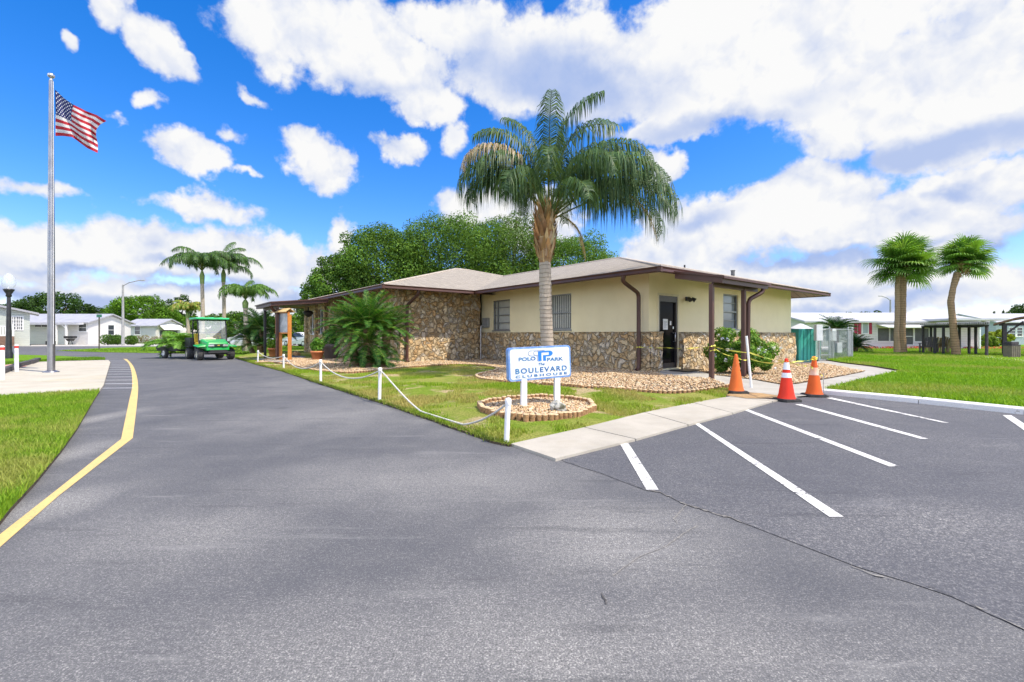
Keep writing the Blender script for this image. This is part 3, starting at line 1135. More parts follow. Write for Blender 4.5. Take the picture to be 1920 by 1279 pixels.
def pebbles(name, poly, bb, n, zf, r, label, keep=None):
    pts = scatter(poly, bb, n, keep)
    base = np.array([(1, 0, 0), (-1, 0, 0), (0, 1, 0), (0, -1, 0), (0, 0, 1), (0, 0, -1)], dtype=float)
    tri = np.array([(0, 2, 4), (2, 1, 4), (1, 3, 4), (3, 0, 4), (2, 0, 5), (1, 2, 5), (3, 1, 5), (0, 3, 5)])
    n = len(pts)
    s = r * nr.uniform(.5, 1.4, (n, 1, 1)) * nr.uniform(.6, 1.2, (n, 1, 3)) * np.array([1, 1, .65])
    a = nr.uniform(0, 2 * PI, n)
    ca, sa = np.cos(a)[:, None], np.sin(a)[:, None]
    V = base[None] * s
    V = np.stack([V[..., 0] * ca - V[..., 1] * sa, V[..., 0] * sa + V[..., 1] * ca, V[..., 2]], -1)
    V += nr.normal(0, .12, V.shape) * s
    c = np.array([(p[0], p[1], zf(*p) + .008) for p in pts])
    V += c[:, None, :]
    T = (np.arange(n)[:, None, None] * 6 + tri[None]).reshape(-1, 3)
    pal = np.array([(.52, .36, .19), (.60, .46, .27), (.43, .27, .13), (.62, .52, .36), (.50, .34, .21), (.34, .20, .10)])
    C = np.repeat(pal[nr.integers(0, 6, n)][:, None, :] * nr.uniform(.8, 1.1, (n, 1, 1)), 6, 1)
    o = np_mesh(name, V.reshape(-1, 3), T, C.reshape(-1, 3), m_pebble)
    tag(o, label, 'gravel', kind='stuff')


m_pebble, t_, b_ = newmat("pebble")
t_.links.new(N(t_, 'ShaderNodeAttribute', attribute_name='Col').outputs['Color'], b_.inputs['Base Color'])
b_.inputs['Roughness'].default_value = .85
pebbles("gravel", bed, (-12, 8.8, 6, 22), 42000, lambda x, y: hf(x, y) + .016, .025, "loose tan river pebbles along the clubhouse wall", infr)
pebbles("gravel_by_door", bed_r, (4, 10, 16, 22), 11000, lambda x, y: .034, .03, "loose tan pebbles under the flowering bush", infr)
pebbles("gravel_round_sign", sign_bed, (-1.5, 6, 2, 9.5), 3800, lambda x, y: hf(x, y) + .02, .022, "loose tan pebbles inside the octagonal sign bed")
struct(sheet("sign_gravel_bed", sign_bed, lambda x, y: hf(x, y) + .018, m_gravel, .4), "gravel filled bed under the clubhouse sign", "gravel bed")

# scalloped log edging
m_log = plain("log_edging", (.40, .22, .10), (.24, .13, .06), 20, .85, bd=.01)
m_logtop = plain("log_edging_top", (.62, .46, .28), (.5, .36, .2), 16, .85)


def edging(line, label, closed=False, h=.09, r=.04):
    root = None
    mb = MB()
    pts = resample(line, r * 1.9, closed)
    for p in pts:
        if not infr(*p) and p[1] > 0:
            pass
        z = hf(*p) - .02
        hh = h * rnd.uniform(.9, 1.08)
        mb.mi = 0
        n = 8
        ring = [(p[0] + r * math.cos(2 * PI * k / n), p[1] + r * math.sin(2 * PI * k / n)) for k in range(n)]
        ring2 = [(p[0] + r * .8 * math.cos(2 * PI * k / n), p[1] + r * .8 * math.sin(2 * PI * k / n)) for k in range(n)]
        vs = [(*q_, z) for q_ in ring] + [(*q_, z + hh - .012) for q_ in ring] + [(*q_, z + hh) for q_ in ring2]
        mb.sm = True
        mb.add(vs, [[k, (k + 1) % n, n + (k + 1) % n, n + k] for k in range(n)])
        mb.sm = False
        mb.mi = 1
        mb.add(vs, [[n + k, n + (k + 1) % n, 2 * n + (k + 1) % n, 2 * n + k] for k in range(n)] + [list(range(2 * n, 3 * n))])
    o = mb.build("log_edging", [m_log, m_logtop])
    tag(o, label, 'edging')


edging(bed_edge[int(len(bed_edge) * .5):], "curved brown log edging of the gravel bed under the tall palm")
edging(bed_edge[:int(len(bed_edge) * .5)], "brown log edging of the gravel bed by the stone wall")
edging(sign_bed, "octagonal brown log edging round the sign bed", True, .11, .042)
# ---------------------------------------------------------------- clubhouse
m_stucco = plain("cream_stucco", (.84, .735, .465), (.80, .695, .43), 1.2, .85, bd=.004, bscale=90)
m_stone = stone_mat("river_rock")
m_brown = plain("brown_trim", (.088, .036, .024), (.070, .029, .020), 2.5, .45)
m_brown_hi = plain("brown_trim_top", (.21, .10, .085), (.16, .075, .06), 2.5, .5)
m_shing = shingle_mat("shingles", (.37, .325, .265), (.30, .265, .215))
m_cap = plain("ridge_cap", (.46, .40, .33), (.36, .31, .26), 6, .9)
m_alu = plain("grey_aluminium", (.30, .31, .31), (.24, .25, .25), 4, .4, .5)
m_glass = glassy("dark_glass")
m_blind = plain("blind_grey", (.50, .50, .43), (.44, .45, .40), 3, .35)
m_whitep = plain("white_paint", (.80, .80, .78), (.72, .72, .70), 4, .5)
m_black = plain("black_metal", (.018, .018, .02), (.03, .03, .032), 6, .4)
m_doorfr = plain("door_bronze", (.045, .038, .036), (.06, .05, .048), 5, .4)
m_paper = plain("paper", (.78, .78, .76), (.7, .7, .69), 9, .8)
m_ink = plain("ink", (.22, .22, .23), (.3, .3, .3), 9, .8)
m_steel = plain("brushed_steel", (.62, .62, .63), (.52, .52, .54), 8, .32, .85)

m_soffit, t_, b_ = newmat("soffit_boards")
p_ = ocoord(t_)
s_ = N(t_, 'ShaderNodeSeparateXYZ')
t_.links.new(p_, s_.inputs[0])
fr_ = M(t_, 'FRACT', M(t_, 'DIVIDE', s_.outputs[1], .3))
t_.links.new(MIX(t_, SS(t_, fr_, .86, .95), (.40, .25, .18), (.16, .09, .06)), b_.inputs['Base Color'])
b_.inputs['Roughness'].default_value = .7

club = empty("clubhouse", (CORN.x, CORN.y, 0), BROT)
tag(club, "low cream clubhouse with river rock walls, brown trim and shingled hip roofs", "building")


def panel(mb, a0, a1, z0, z1, holes, axis, at, th):
    """wall in the plane axis=at (thickness th inwards) with rectangular holes (a0, a1, z0, z1)"""
    xs = sorted({a0, a1, *[h[0] for h in holes], *[h[1] for h in holes]})
    zs = sorted({z0, z1, *[h[2] for h in holes], *[h[3] for h in holes]})
    for i in range(len(xs) - 1):
        for j in range(len(zs) - 1):
            cx, cz = (xs[i] + xs[i + 1]) / 2, (zs[j] + zs[j + 1]) / 2
            if any(h[0] < cx < h[1] and h[2] < cz < h[3] for h in holes):
                continue
            if axis == 'x':
                mb.box(at, xs[i], zs[j], at + th, xs[i + 1], zs[j + 1])
            else:
                mb.box(xs[i], at, zs[j], xs[i + 1], at + th, zs[j + 1])


W1 = (6.85, 8.07, 1.43, 2.735)
W2 = (3.28, 4.45, 1.43, 2.735)
W3 = (4.58, 5.74, 1.45, 2.75)
DOOR = (.51, 1.555, .175, 2.475)
WF1, WF2 = (20.42, 21.5, 1.27, 2.68), (18.75, 19.8, 1.27, 2.68)
mb = MB()
panel(mb, 0, 8.94, 0, 3.25, [W1, W2], 'x', 0, .2)
panel(mb, .2, 10.75, 0, 3.25, [W3, DOOR], 'y', 0, .2)
mb.box(10.55, .2, 0, 10.75, 8.94, 3.25)
mb.box(-3.87, 22.8, 0, 10.75, 23.0, 3.25)
mb.box(10.55, 8.94, 0, 10.75, 22.8, 3.25)
mb.box(DOOR[0], -.0, .02, DOOR[1], .2, .175)
mb.box(.45, -.10, .06, 1.60, -.003, .172)           # yellow step below the door
mb.build("wall", m_stucco, club)


def stone_grid(mb, o, du, dv, w, h, n, amp=.045, step=.055):
    """stone facing: a grid displaced along n; edges stay rough but closed by returns"""
    o, du, dv, n = Vector(o), Vector(du), Vector(dv), Vector(n)
    nu, nv = max(2, int(w / step)), max(2, int(h / step))
    vs = []
    for j in range(nv + 1):
        for i in range(nu + 1):
            p = o + du * (w * i / nu) + dv * (h * j / nv)
            d = noise.fractal(p * 3.1, 1.0, 2.0, 3) * amp
            vs.append(p + n * d)
    k = nu + 1
    mb.add(vs, [[j * k + i, j * k + i + 1, (j + 1) * k + i + 1, (j + 1) * k + i] for j in range(nv) for i in range(nu)])


def stone_block(mb, x0, y0, z0, x1, y1, z1, faces):
    """box of stone; faces in 'xXyYt' get the rough facing"""
    mb.box(x0 + .02, y0 + .02, z0, x1 - .02, y1 - .02, z1 - .02)
    if 'x' in faces:
        stone_grid(mb, (x0, y1, z0), (0, -1, 0), (0, 0, 1), y1 - y0, z1 - z0, (-1, 0, 0))
    if 'X' in faces:
        stone_grid(mb, (x1, y0, z0), (0, 1, 0), (0, 0, 1), y1 - y0, z1 - z0, (1, 0, 0))
    if 'y' in faces:
        stone_grid(mb, (x0, y0, z0), (1, 0, 0), (0, 0, 1), x1 - x0, z1 - z0, (0, -1, 0))
    if 't' in faces:
        mb.quad((x0 - .03, y0 - .03, z1), (x1 + .03, y0 - .03, z1), (x1 + .03, y1 + .03, z1), (x0 - .03, y1 + .03, z1))


mb = MB()
stone_block(mb, -.16, -.16, -.1, -.003, 8.78, 1.33, 'xyt')
stone_block(mb, .02, -.16, -.1, .50, -.003, 1.335, 'yXt')
stone_block(mb, 1.62, -.16, -.1, 10.86, -.003, 1.325, 'yxXt')
# entrance wing: stone to the eaves
stone_block(mb, -4.07, 8.80, -.1, -.17, 8.94, 3.24, 'y')
mb.build("stone_facing", m_stone, club)
mb = MB()
for (a, b, c, d) in ((8.80, 18.75, -.1, 3.24), (18.75, 19.8, -.1, 1.25), (18.75, 19.8, 2.70, 3.24), (19.8, 20.42, -.1, 3.24), (20.42, 21.5, -.1, 1.25), (20.42, 21.5, 2.70, 3.24), (21.5, 23.0, -.1, 3.24)):
    mb.box(-4.05, a, c, -3.87, b, d)
    stone_grid(mb, (-4.09, b, c), (0, -1, 0), (0, 0, 1), b - a, d - c, (-1, 0, 0), .03)
for c in (22.2, 18.3, 20.1):
    mb.box(-4.22, c - .16, -.1, -4.06, c + .16, 3.2)
    stone_grid(mb, (-4.24, c + .16, -.1), (0, -1, 0), (0, 0, 1), .32, 3.3, (-1, 0, 0), .03)
    stone_grid(mb, (-4.24, c - .16, -.1), (1, 0, 0), (0, 0, 1), .18, 3.3, (0, -1, 0), .03)
mb.build("stone_wing_wall", m_stone, club)

# roofs
PITCH, ZE = .27, 3.10


def hip(mb, x0, y0, x1, y1, ridge, z, drop=0.0):
    """ridge: two points (x, y); eaves at z"""
    pass


mb = MB()
zr = ZE + PITCH * 6.475
A, B_, Cc, Dd = (-1.1, -1.1, ZE), (11.85, -1.1, ZE), (11.85, 14.3, ZE), (-1.1, 14.3, ZE)
r0, r1 = (5.375, 5.375, zr), (5.375, 14.3, zr)
mb.quad(A, B_, r0)
mb.quad(Dd, A, r0, r1)
mb.quad(B_, Cc, r1, r0)
roof = mb.build("roof", m_shing, club)
mb = MB()
for a, b in ((A, r0), (B_, r0), (r0, r1)):
    mb.tube([a, b], .055, 6)
mb.build("ridge_cap", m_cap, roof)
mb = MB()
e = .13
mb.quad((-1.05, -1.05, ZE - e), (11.8, -1.05, ZE - e), (5.375, 5.375, zr - e))
mb.quad((-1.05, 14.3, ZE - e), (-1.05, -1.05, ZE - e), (5.375, 5.375, zr - e), (5.375, 14.3, zr - e))
mb.quad((11.8, -1.05, ZE - e), (11.8, 14.3, ZE - e), (5.375, 14.3, zr - e), (5.375, 5.375, zr - e))
mb.build("soffit", m_soffit, roof)
mb = MB()
za, zb = 2.945, 3.095


def fascia(mb, a, b, n):
    """gutter-shaped brown fascia from a to b (xy), outward normal n"""
    a, b, n = Vector((*a, 0)), Vector((*b, 0)), Vector((*n, 0))
    prof = [(-.02, za), (.07, za), (.085, za + .02), (.075, za + .09), (.10, zb - .015), (.10, zb), (-.02, zb)]
    vs = [a + n * o + Vector((0, 0, z)) for o, z in prof] + [b + n * o + Vector((0, 0, z)) for o, z in prof]
    k = len(prof)
    mb.add(vs, [[i, (i + 1) % k, k + (i + 1) % k, k + i] for i in range(k)] + [list(range(k))[::-1], list(range(k, 2 * k))])


fascia(mb, (-1.1, -1.19), (-1.1, 7.75), (-1, 0))
fascia(mb, (-1.19, -1.1), (11.94, -1.1), (0, -1))
fascia(mb, (11.85, -1.19), (11.85, 8), (1, 0))
mb.build("fascia", m_brown, roof)

mb = MB()
zw = ZE + PITCH * 8.13
A, B_, Cc, Dd = (-5.17, 7.84, ZE), (11.9, 7.84, ZE), (11.9, 24.1, ZE), (-5.17, 24.1, ZE)
r0, r1 = (2.96, 15.97, zw), (3.77, 15.97, zw)
mb.quad(A, B_, r1, r0)
mb.quad(Dd, A, r0)
mb.quad(B_, Cc, r1)
mb.quad(Cc, Dd, r0, r1)
roof2 = mb.build("wing_roof", m_shing, club)
mb = MB()
for a, b in ((A, r0), (Dd, r0), (r0, r1), (B_, r1)):
    mb.tube([a, b], .055, 6)
mb.build("ridge_cap", m_cap, roof2)
mb = MB()
mb.quad((-5.12, 7.89, ZE - e), (1.0, 7.89, ZE - e), (2.96, 15.97, zw - e), (-5.12 + .001, 7.9, ZE - e))
mb.quad((-5.12, 24.05, ZE - e), (-5.12, 7.89, ZE - e), (2.96, 15.97, zw - e))
mb.quad((3.77, 24.05, ZE - e), (-5.12, 24.05, ZE - e), (2.96, 15.97, zw - e))
mb.build("soffit", m_soffit, roof2)
mb = MB()
fascia(mb, (-5.26, 7.84), (-1.1, 7.84), (0, -1))
fascia(mb, (-5.17, 7.75), (-5.17, 24.19), (-1, 0))
fascia(mb, (-5.26, 24.1), (2, 24.1), (0, 1))
mb.build("fascia", m_brown, roof2)

# vent pipes on the roof
mb = MB()
mb.tube([(9.15, 1.85, 3.75), (9.15, 1.85, 4.18)], .085, 10)
mb.tube([(9.15, 1.85, 4.18), (9.15, 1.85, 4.2)], .11, 10)
mb.build("vent_pipe", plain("pipe_grey", (.10, .10, .10), (.15, .15, .15), 8, .6), roof)
mb = MB()
mb.tube([(7.6, 3.35, 4.0), (7.6, 3.35, 4.48)], .04, 8)
mb.build("vent_pipe", m_black, roof)


def spout(pts, parent, shoe=None, name="downspout"):
    mb = MB()
    P = [Vector(p) for p in pts]
    # soften the bends
    out = [P[0]]
    for i in range(1, len(P) - 1):
        a, b = (P[i - 1] - P[i]), (P[i + 1] - P[i])
        ra, rb = min(.14, a.length * .45), min(.14, b.length * .45)
        p0, p2 = P[i] + a.normalized() * ra, P[i] + b.normalized() * rb
        for k in range(5):
            t = k / 4
            out.append(p0 * (1 - t) ** 2 + P[i] * 2 * t * (1 - t) + p2 * t * t)
    out.append(P[-1])
    mb.tube(out, .062, 8)
    return mb.build(name, m_brown, parent)


spout([(-1.12, .06, 2.97), (-1.12, .12, 2.80), (-.24, .20, 2.50), (-.24, .20, .22), (-.36, .20, .14)], club)
spout([(-3.72, 7.86, 2.97), (-3.74, 7.90, 2.78), (-3.80, 8.70, 2.42), (-3.80, 8.70, .2), (-3.82, 8.55, .14)], club)
spout([(10.95, .25, 2.92), (10.95, .25, 2.6), (10.84, .1, 2.45), (10.84, .1, 2.2)], club)


def window(rect, axis, at, kind, label=None):
    """rect (a0, a1, z0, z1) in plane axis = at; outside is the negative side"""
    a0, a1, z0, z1 = rect

    def bx(mb, p0, p1, q0, q1, d0, d1):
        if axis == 'x':
            mb.box(at + d0, p0, q0, at + d1, p1, q1)
        else:
            mb.box(p0, at + d0, q0, p1, at + d1, q1)
    mb = MB()
    w = .045
    bx(mb, a0, a1, z0, z0 + w, .05, .11)
    bx(mb, a0, a1, z1 - w, z1, .05, .11)
    bx(mb, a0, a0 + w, z0 + w, z1 - w, .05, .11)
    bx(mb, a1 - w, a1, z0 + w, z1 - w, .05, .11)
    bx(mb, a0 - .03, a1 + .03, z0 - .05, z0 - .002, -.035, .1)
    H = z1 - z0
    if kind == 'awning':
        for k in (1, 2, 3):
            bx(mb, a0 + w, a1 - w, z0 + H * k / 4 - .018, z0 + H * k / 4 + .018, .06, .10)
        bx(mb, a1 - .30, a1 - .265, z0 + w, z1 - w, .056, .105)
    elif kind == 'hung':
        bx(mb, a0 + w, a1 - w, z0 + H * .5 - .025, z0 + H * .5 + .025, .045, .10)
        bx(mb, a0 + w, a1 - w, z0 + H * .25 - .008, z0 + H * .25 + .008, .07, .10)
        bx(mb, a0 + w, a1 - w, z0 + H * .75 - .008, z0 + H * .75 + .008, .07, .10)
    elif kind == 'vertical':
        bx(mb, a0 + w, a1 - w, z0 + H * .46, z0 + H * .46 + .03, .06, .10)
    else:
        bx(mb, (a0 + a1) / 2 - .02, (a0 + a1) / 2 + .02, z0 + w, z1 - w, .06, .10)
    f = mb.build("window", m_whitep if kind == 'white' else m_alu, club)
    if label:
        f['label'] = label
    mb = MB()
    bx(mb, a0 + w, a1 - w, z0 + w, z1 - w, .13, .14)
    mb.build("pane", m_glass if kind in ('vertical', 'white') else (m_glass3 if kind == 'hung' else m_blind), f)
    if kind == 'vertical':
        mb = MB()
        n = 11
        for i in range(n):
            x = a0 + w + (a1 - a0 - 2 * w) * (i + .5) / n
            bx(mb, x - .032, x + .022, z0 + .06, z1 - .05, .118, .122)
        mb.build("blind", m_blind, f)
    return f


m_doorglass = glassy("door_glass", (.006, .006, .007), .05)
m_doorglass.node_tree.nodes["Principled BSDF"].inputs["Specular IOR Level"].default_value = .04
m_glass3 = glassy("hazy_glass", (.16, .18, .18), .12)
window(W1, 'x', 0, 'awning', "small grey window with drawn blind")
window(W2, 'x', 0, 'vertical', "window with vertical slat blind")
window(W3, 'y', 0, 'hung')
window(WF1, 'x', -4.05, 'white')
window(WF2, 'x', -4.05, 'white')

# door
a0, a1, z0, z1 = DOOR
mb = MB()
fw = .075
mb.box(a0, .0, z0, a0 + fw, .12, z1)
mb.box(a1 - fw, .0, z0, a1, .12, z1)
mb.box(a0 + fw, .0, z1 - .19, a1 - fw, .12, z1)
mb.box(a0 + fw, .03, z0 + .0, a1 - fw, .10, z0 + .16)
door = mb.build("door", m_doorfr, club)
door['label'] = "black glazed door"
mb = MB()
mb.box(a0 + fw, .06, z0 + .16, a1 - fw, .075, z1 - .19)
mb.build("pane", m_doorglass, door)
mb = MB()
mb.tube([(a1 - .17, .05, 1.02), (a1 - .17, -.03, 1.02), (a1 - .17, -.03, 1.3), (a1 - .17, .05, 1.3)], .014, 8)
mb.bbox(a1 - .20, .035, 1.42, a1 - .14, .058, 1.50, .008)
mb.build("handle", m_steel, door)
mb = MB()
mb.box(a0 + .32, .052, 1.40, a0 + .58, .058, 1.74)
mb.box(a0 + .70, .052, 1.55, a0 + .78, .058, 1.68)
mb.mi = 1
for k in range(7):
    mb.box(a0 + .36, .049, 1.66 - k * .035, a0 + .54 - .02 * (k % 3), .0515, 1.672 - k * .035)
mb.build("notice", [m_paper, m_ink], door)
mb = MB()
mb.box(a0 - .07, -.02, z0, a0 - .002, .03, z1 + .07)
mb.box(a1 + .002, -.02, z0, a1 + .07, .03, z1 + .07)
mb.box(a0 - .002, -.02, z1 + .002, a1 + .002, .03, z1 + .07)
mb.build("door_frame", plain("cream_trim", (.72, .64, .45), (.66, .58, .4), 3, .6), club)

# twin floodlight by the door
mb = MB()
mb.bbox(2.02, -.045, 2.36, 2.16, -.001, 2.50, .01)
for x, dx in ((2.04, -.09), (2.14, .13)):
    mb.tube([(x, -.04, 2.43), (x + dx * .4, -.13, 2.43)], .02, 8)
    mb.tube([(x + dx * .4, -.13, 2.45), (x + dx * .9, -.23, 2.37)], [.05, .075], 10)
mb.build("floodlight", m_black, club)

# electric box and conduit in the inner corner
mb = MB()
mb.bbox(-.13, 8.30, 1.55, -.002, 8.70, 1.98, .012)
mb.build("electric_box", plain("box_grey", (.27, .28, .27), (.22, .23, .22), 6, .5), club)
mb = MB()
mb.tube([(-.24, 8.66, 1.60), (-.24, 8.66, .05)], .03, 8)
mb.tube([(-.24, 8.66, 1.60), (-.10, 8.62, 1.68)], .03, 8)
mb.build("conduit", m_steel, club)


def post(mb, x, y, z0, z1, s=.10):
    mb.bbox(x - s / 2, y - s / 2, z0, x + s / 2, y + s / 2, z1, .008)


# porch roof over the door
mb = MB()


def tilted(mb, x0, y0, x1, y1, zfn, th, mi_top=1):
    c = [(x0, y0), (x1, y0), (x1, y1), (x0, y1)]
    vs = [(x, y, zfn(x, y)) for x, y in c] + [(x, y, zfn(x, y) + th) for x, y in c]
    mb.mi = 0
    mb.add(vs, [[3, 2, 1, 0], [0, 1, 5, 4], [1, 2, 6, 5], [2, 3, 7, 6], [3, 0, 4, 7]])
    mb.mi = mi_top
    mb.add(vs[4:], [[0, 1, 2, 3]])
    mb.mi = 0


zf_ = lambda x, y: 2.82 + (y + 1.1) / 1.45 * .26
tilted(mb, -.525, -2.55, 2.155, -1.205, zf_, .165)
mb.bar((-.56, -1.21, zf_(0, -1.21) + .175), (-.56, -2.6, zf_(0, -2.6) + .175), .06, .05)
mb.bar((-.56, -2.585, zf_(0, -2.6) + .15), (2.2, -2.585, zf_(0, -2.6) + .15), .07, .06)
mb.bar((-.45, -2.25, zf_(0, -2.25) - .06), (2.1, -2.25, zf_(0, -2.25) - .06), .07, .12)
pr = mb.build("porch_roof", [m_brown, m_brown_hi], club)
for (x, z) in ((-.5, .07), (1.28, .02)):
    mb = MB()
    post(mb, x, -2.25, z, 2.56, .105)
    mb.build("porch_post", m_brown, pr)
spout([(1.95, -2.50, 2.56), (1.93, -2.48, 2.46), (1.47, -2.30, 2.24), (1.47, -2.27, .18), (1.47, -2.40, .08)], pr, name="porch_downspout")

# entrance canopy of the wing
mb = MB()
zc_ = lambda x, y: 2.50 + (x + 7.73) / 2.56 * .27
tilted(mb, -7.73, 14.0, -5.275, 17.45, zc_, .17)
mb.bar((-7.76, 13.98, 2.66), (-7.76, 17.48, 2.66), .06, .05)
mb.bar((-7.73, 13.965, zc_(-7.73, 0) + .165), (-5.2, 13.965, zc_(-5.2, 0) + .165), .06, .05)
mb.bar((-7.4, 14.1, 2.47), (-7.4, 17.35, 2.47), .07, .11)
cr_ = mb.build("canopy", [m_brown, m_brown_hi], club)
for y in (14.35, 17.05):
    mb = MB()
    post(mb, -7.4, y, .1, 2.44, .11)
    mb.build("canopy_post", m_brown if y < 15 else m_black, cr_)
spout([(-7.7, 14.2, 2.52), (-7.65, 14.25, 2.4), (-7.38, 14.5, 2.2), (-7.38, 14.5, .2)], cr_, name="canopy_downspout")
# hanging fan under the canopy, in front of the entrance
mb = MB()
mb.tube([(-5.6, 16.2, 2.62), (-5.6, 16.2, 2.42)], .03, 8)
mb.lathe([(.02, 2.46), (.2, 2.42), (.24, 2.3), (.12, 2.16), (.02, 2.12)], (-5.6, 16.2, 0), 12)
mb.build("canopy_lamp", m_black, cr_)

# door mat
mb = MB()
c_ = BW(1.05, -.62)
mb.bbox(-.5, -.3, 0, .5, .3, .02, .006)
tag(mb.build("door_mat", m_black, None, (c_.x, c_.y, .14), BROT), "black door mat lying before the black glazed door", "mat")

# ---------------------------------------------------------------- mobile homes
m_sid_w = siding_mat("white_siding", (.70, .68, .66))
m_sid_g = siding_mat("grey_green_siding", (.50, .53, .47))
m_sid_b = siding_mat("blue_grey_siding", (.45, .50, .56))
m_metal_roof = plain("pale_metal_roof", (.38, .38, .40), (.32, .32, .34), 1.5, .5)
m_white_roof = plain("white_roof", (.50, .50, .52), (.43, .43, .45), 1.2, .5)
m_red = plain("crimson_paint", (.42, .012, .05), (.34, .01, .04), 4, .5)
m_screen = plain("dark_screen", (.055, .06, .06), (.075, .08, .08), 3, .5)
m_skirt = plain("skirting", (.48, .46, .42), (.4, .39, .36), 3, .8)


def house(name, label, loc, x0, x1, y0, y1, hw, rise, wall, roofm, ov=.35, hipd=0.0, gable_mat=None):
    root = empty(name, loc)
    tag(root, label, "mobile home", "mobile homes round the clubhouse")
    mb = MB()
    ym = (y0 + y1) / 2
    mb.box(x0, y0, 0, x1, y1, hw)
    for x, s in ((x0, -1), (x1, 1)):
        v = [(x, y0, hw), (x, y1, hw), (x, ym, hw + rise * .93)]
        mb.quad(*(v if s > 0 else v[::-1]))
    mb.build("wall", wall, root)
    mb = MB()
    k = rise / ((y1 - y0) / 2)
    th = .14
    for s in (-1, 1):
        ye = y0 - ov if s < 0 else y1 + ov
        ze = hw - k * ov
        c = [(x0 - ov, ye, ze), (x1 + ov, ye, ze), (x1 + ov, ym, hw + rise), (x0 - ov, ym, hw + rise)]
        vs = c + [(x, y, z + th) for x, y, z in c]
        mb.add(vs, [[3, 2, 1, 0], [4, 5, 6, 7], [0, 1, 5, 4], [1, 2, 6, 5], [2, 3, 7, 6], [3, 0, 4, 7]])
    mb.build("roof", roofm, root)
    return root


def hwin(root, x0, x1, z0, z1, y=None, x=None, y0=None, y1=None, rows=2, cols=1, fm=None, fw=.06, pane=None):
    """window on a front wall (facing -y) or on a gable wall at x (facing +x)"""
    fm = fm or m_whitep
    mb = MB()
    if x is None:
        tr = lambda a, b, d: (a, y - d, b)
        A0, A1 = x0, x1
    else:
        tr = lambda a, b, d: (x + d, a, b)
        A0, A1 = y0, y1

    def bx(mb, a0, a1, b0, b1, d0, d1):
        p, q_ = tr(a0, b0, d0), tr(a1, b1, d1)
        mb.box(min(p[0], q_[0]), min(p[1], q_[1]), b0, max(p[0], q_[0]), max(p[1], q_[1]), b1)
    bx(mb, A0 - fw, A1 + fw, z1, z1 + fw, .002, .05)
    bx(mb, A0 - fw, A1 + fw, z0 - fw, z0, .002, .06)
    bx(mb, A0 - fw, A0, z0, z1, .002, .05)
    bx(mb, A1, A1 + fw, z0, z1, .002, .05)
    for r in range(1, rows):
        zz = z0 + (z1 - z0) * r / rows
        bx(mb, A0, A1, zz - .025, zz + .025, .012, .042)
    for c in range(1, cols):
        aa = A0 + (A1 - A0) * c / cols
        bx(mb, aa - .025, aa + .025, z0, z1, .013, .041)
    f = mb.build("window", fm, root)
    mb = MB()
    bx(mb, A0, A1, z0, z1, .003, .01)
    mb.build("pane", pane or m_glass, f)
    return f


Zg = lambda py, Y, g=0.0: ZAT(py, Y) - g
# white home with the long porch roof
Y = 57.0
h2 = house("mobile_home", "white mobile home with a long white porch roof and two posts", (0, 0, 0), XAT(10, Y), XAT(165, Y), Y, 63.4, 2.75, 1.05, m_sid_w, m_metal_roof, .4)
mb = MB()
tilted(mb, XAT(40, Y), Y - 1.1, XAT(163, Y), Y - .42, lambda x, y: 2.42 + (y - Y + 1.1) * .08, .22)
pp = mb.build("porch_roof", [m_white_roof, m_white_roof], h2)
for px in (105, 124):
    mb = MB()
    mb.box(XAT(px, Y - 1.) - .09, Y - 1.08, 0, XAT(px, Y - 1.) + .09, Y - .9, 2.42)
    mb.bar((XAT(px, Y - 1.), Y - .99, 2.0), (XAT(px, Y - 1.) - .5, Y - .99, 2.38), .1)
    mb.build("porch_post", m_whitep, pp)
hwin(h2, XAT(66, Y), XAT(90, Y), Zg(613, Y), Zg(608.5, Y), y=Y, rows=1, cols=2)
hwin(h2, XAT(148, Y), XAT(162, Y), Zg(621, Y), Zg(608, Y), y=Y, rows=2, fw=.12)
hwin(h2, 0, 0, 1.2, 2.45, x=XAT(165, Y), y0=59.8, y1=60.7, rows=2, fw=.12)
mb = MB()
mb.box(XAT(108, Y), Y - .03, 0, XAT(121, Y), Y - .003, 2.1)
mb.build("door", m_whitep, h2)
# farther white home with the awning window
Y = 71.0
h3 = house("mobile_home", "small white mobile home with an awning over its dark gable window", (0, 0, 0), XAT(232, Y), XAT(292, Y), Y, 76.9, 2.6, 1.0, m_sid_w, m_metal_roof, .4)
hwin(h3, XAT(253, Y), XAT(263, Y), Zg(627, Y), Zg(612, Y), y=Y, rows=2, fw=.12)
hwin(h3, 0, 0, 1.0, 1.9, x=XAT(292, Y), y0=71.8, y1=75.6, rows=1, cols=3, fw=.1, pane=m_screen)
mb = MB()
X_ = XAT(292, Y)
mb.quad((X_ + .01, 71.4, 2.9), (X_ + 1.0, 71.4, 2.0), (X_ + 1.0, 76, 2.0), (X_ + .01, 76, 2.9))
mb.quad((X_ + .01, 71.4, 2.85), (X_ + .01, 76, 2.85), (X_ + 1.0, 76, 1.95), (X_ + 1.0, 71.4, 1.95))
mb.build("awning", m_whitep, h3)
# grey-green home on the frame edge, turned so that its gable faces the plaza
cx_, cy_ = XAT(56, 50.0), 50.0
ha = math.atan2(.725, .69)
h1 = empty("mobile_home", (cx_, cy_, 0), ha)
tag(h1, "grey green sided mobile home with a paned window pair and white porch rail", "mobile home", "mobile homes round the clubhouse")


def lx(px):
    """local x on the gable wall plane for an image column"""
    k = (px - CX) / F
    return (k * cy_ - cx_) / (math.cos(ha) - k * math.sin(ha))


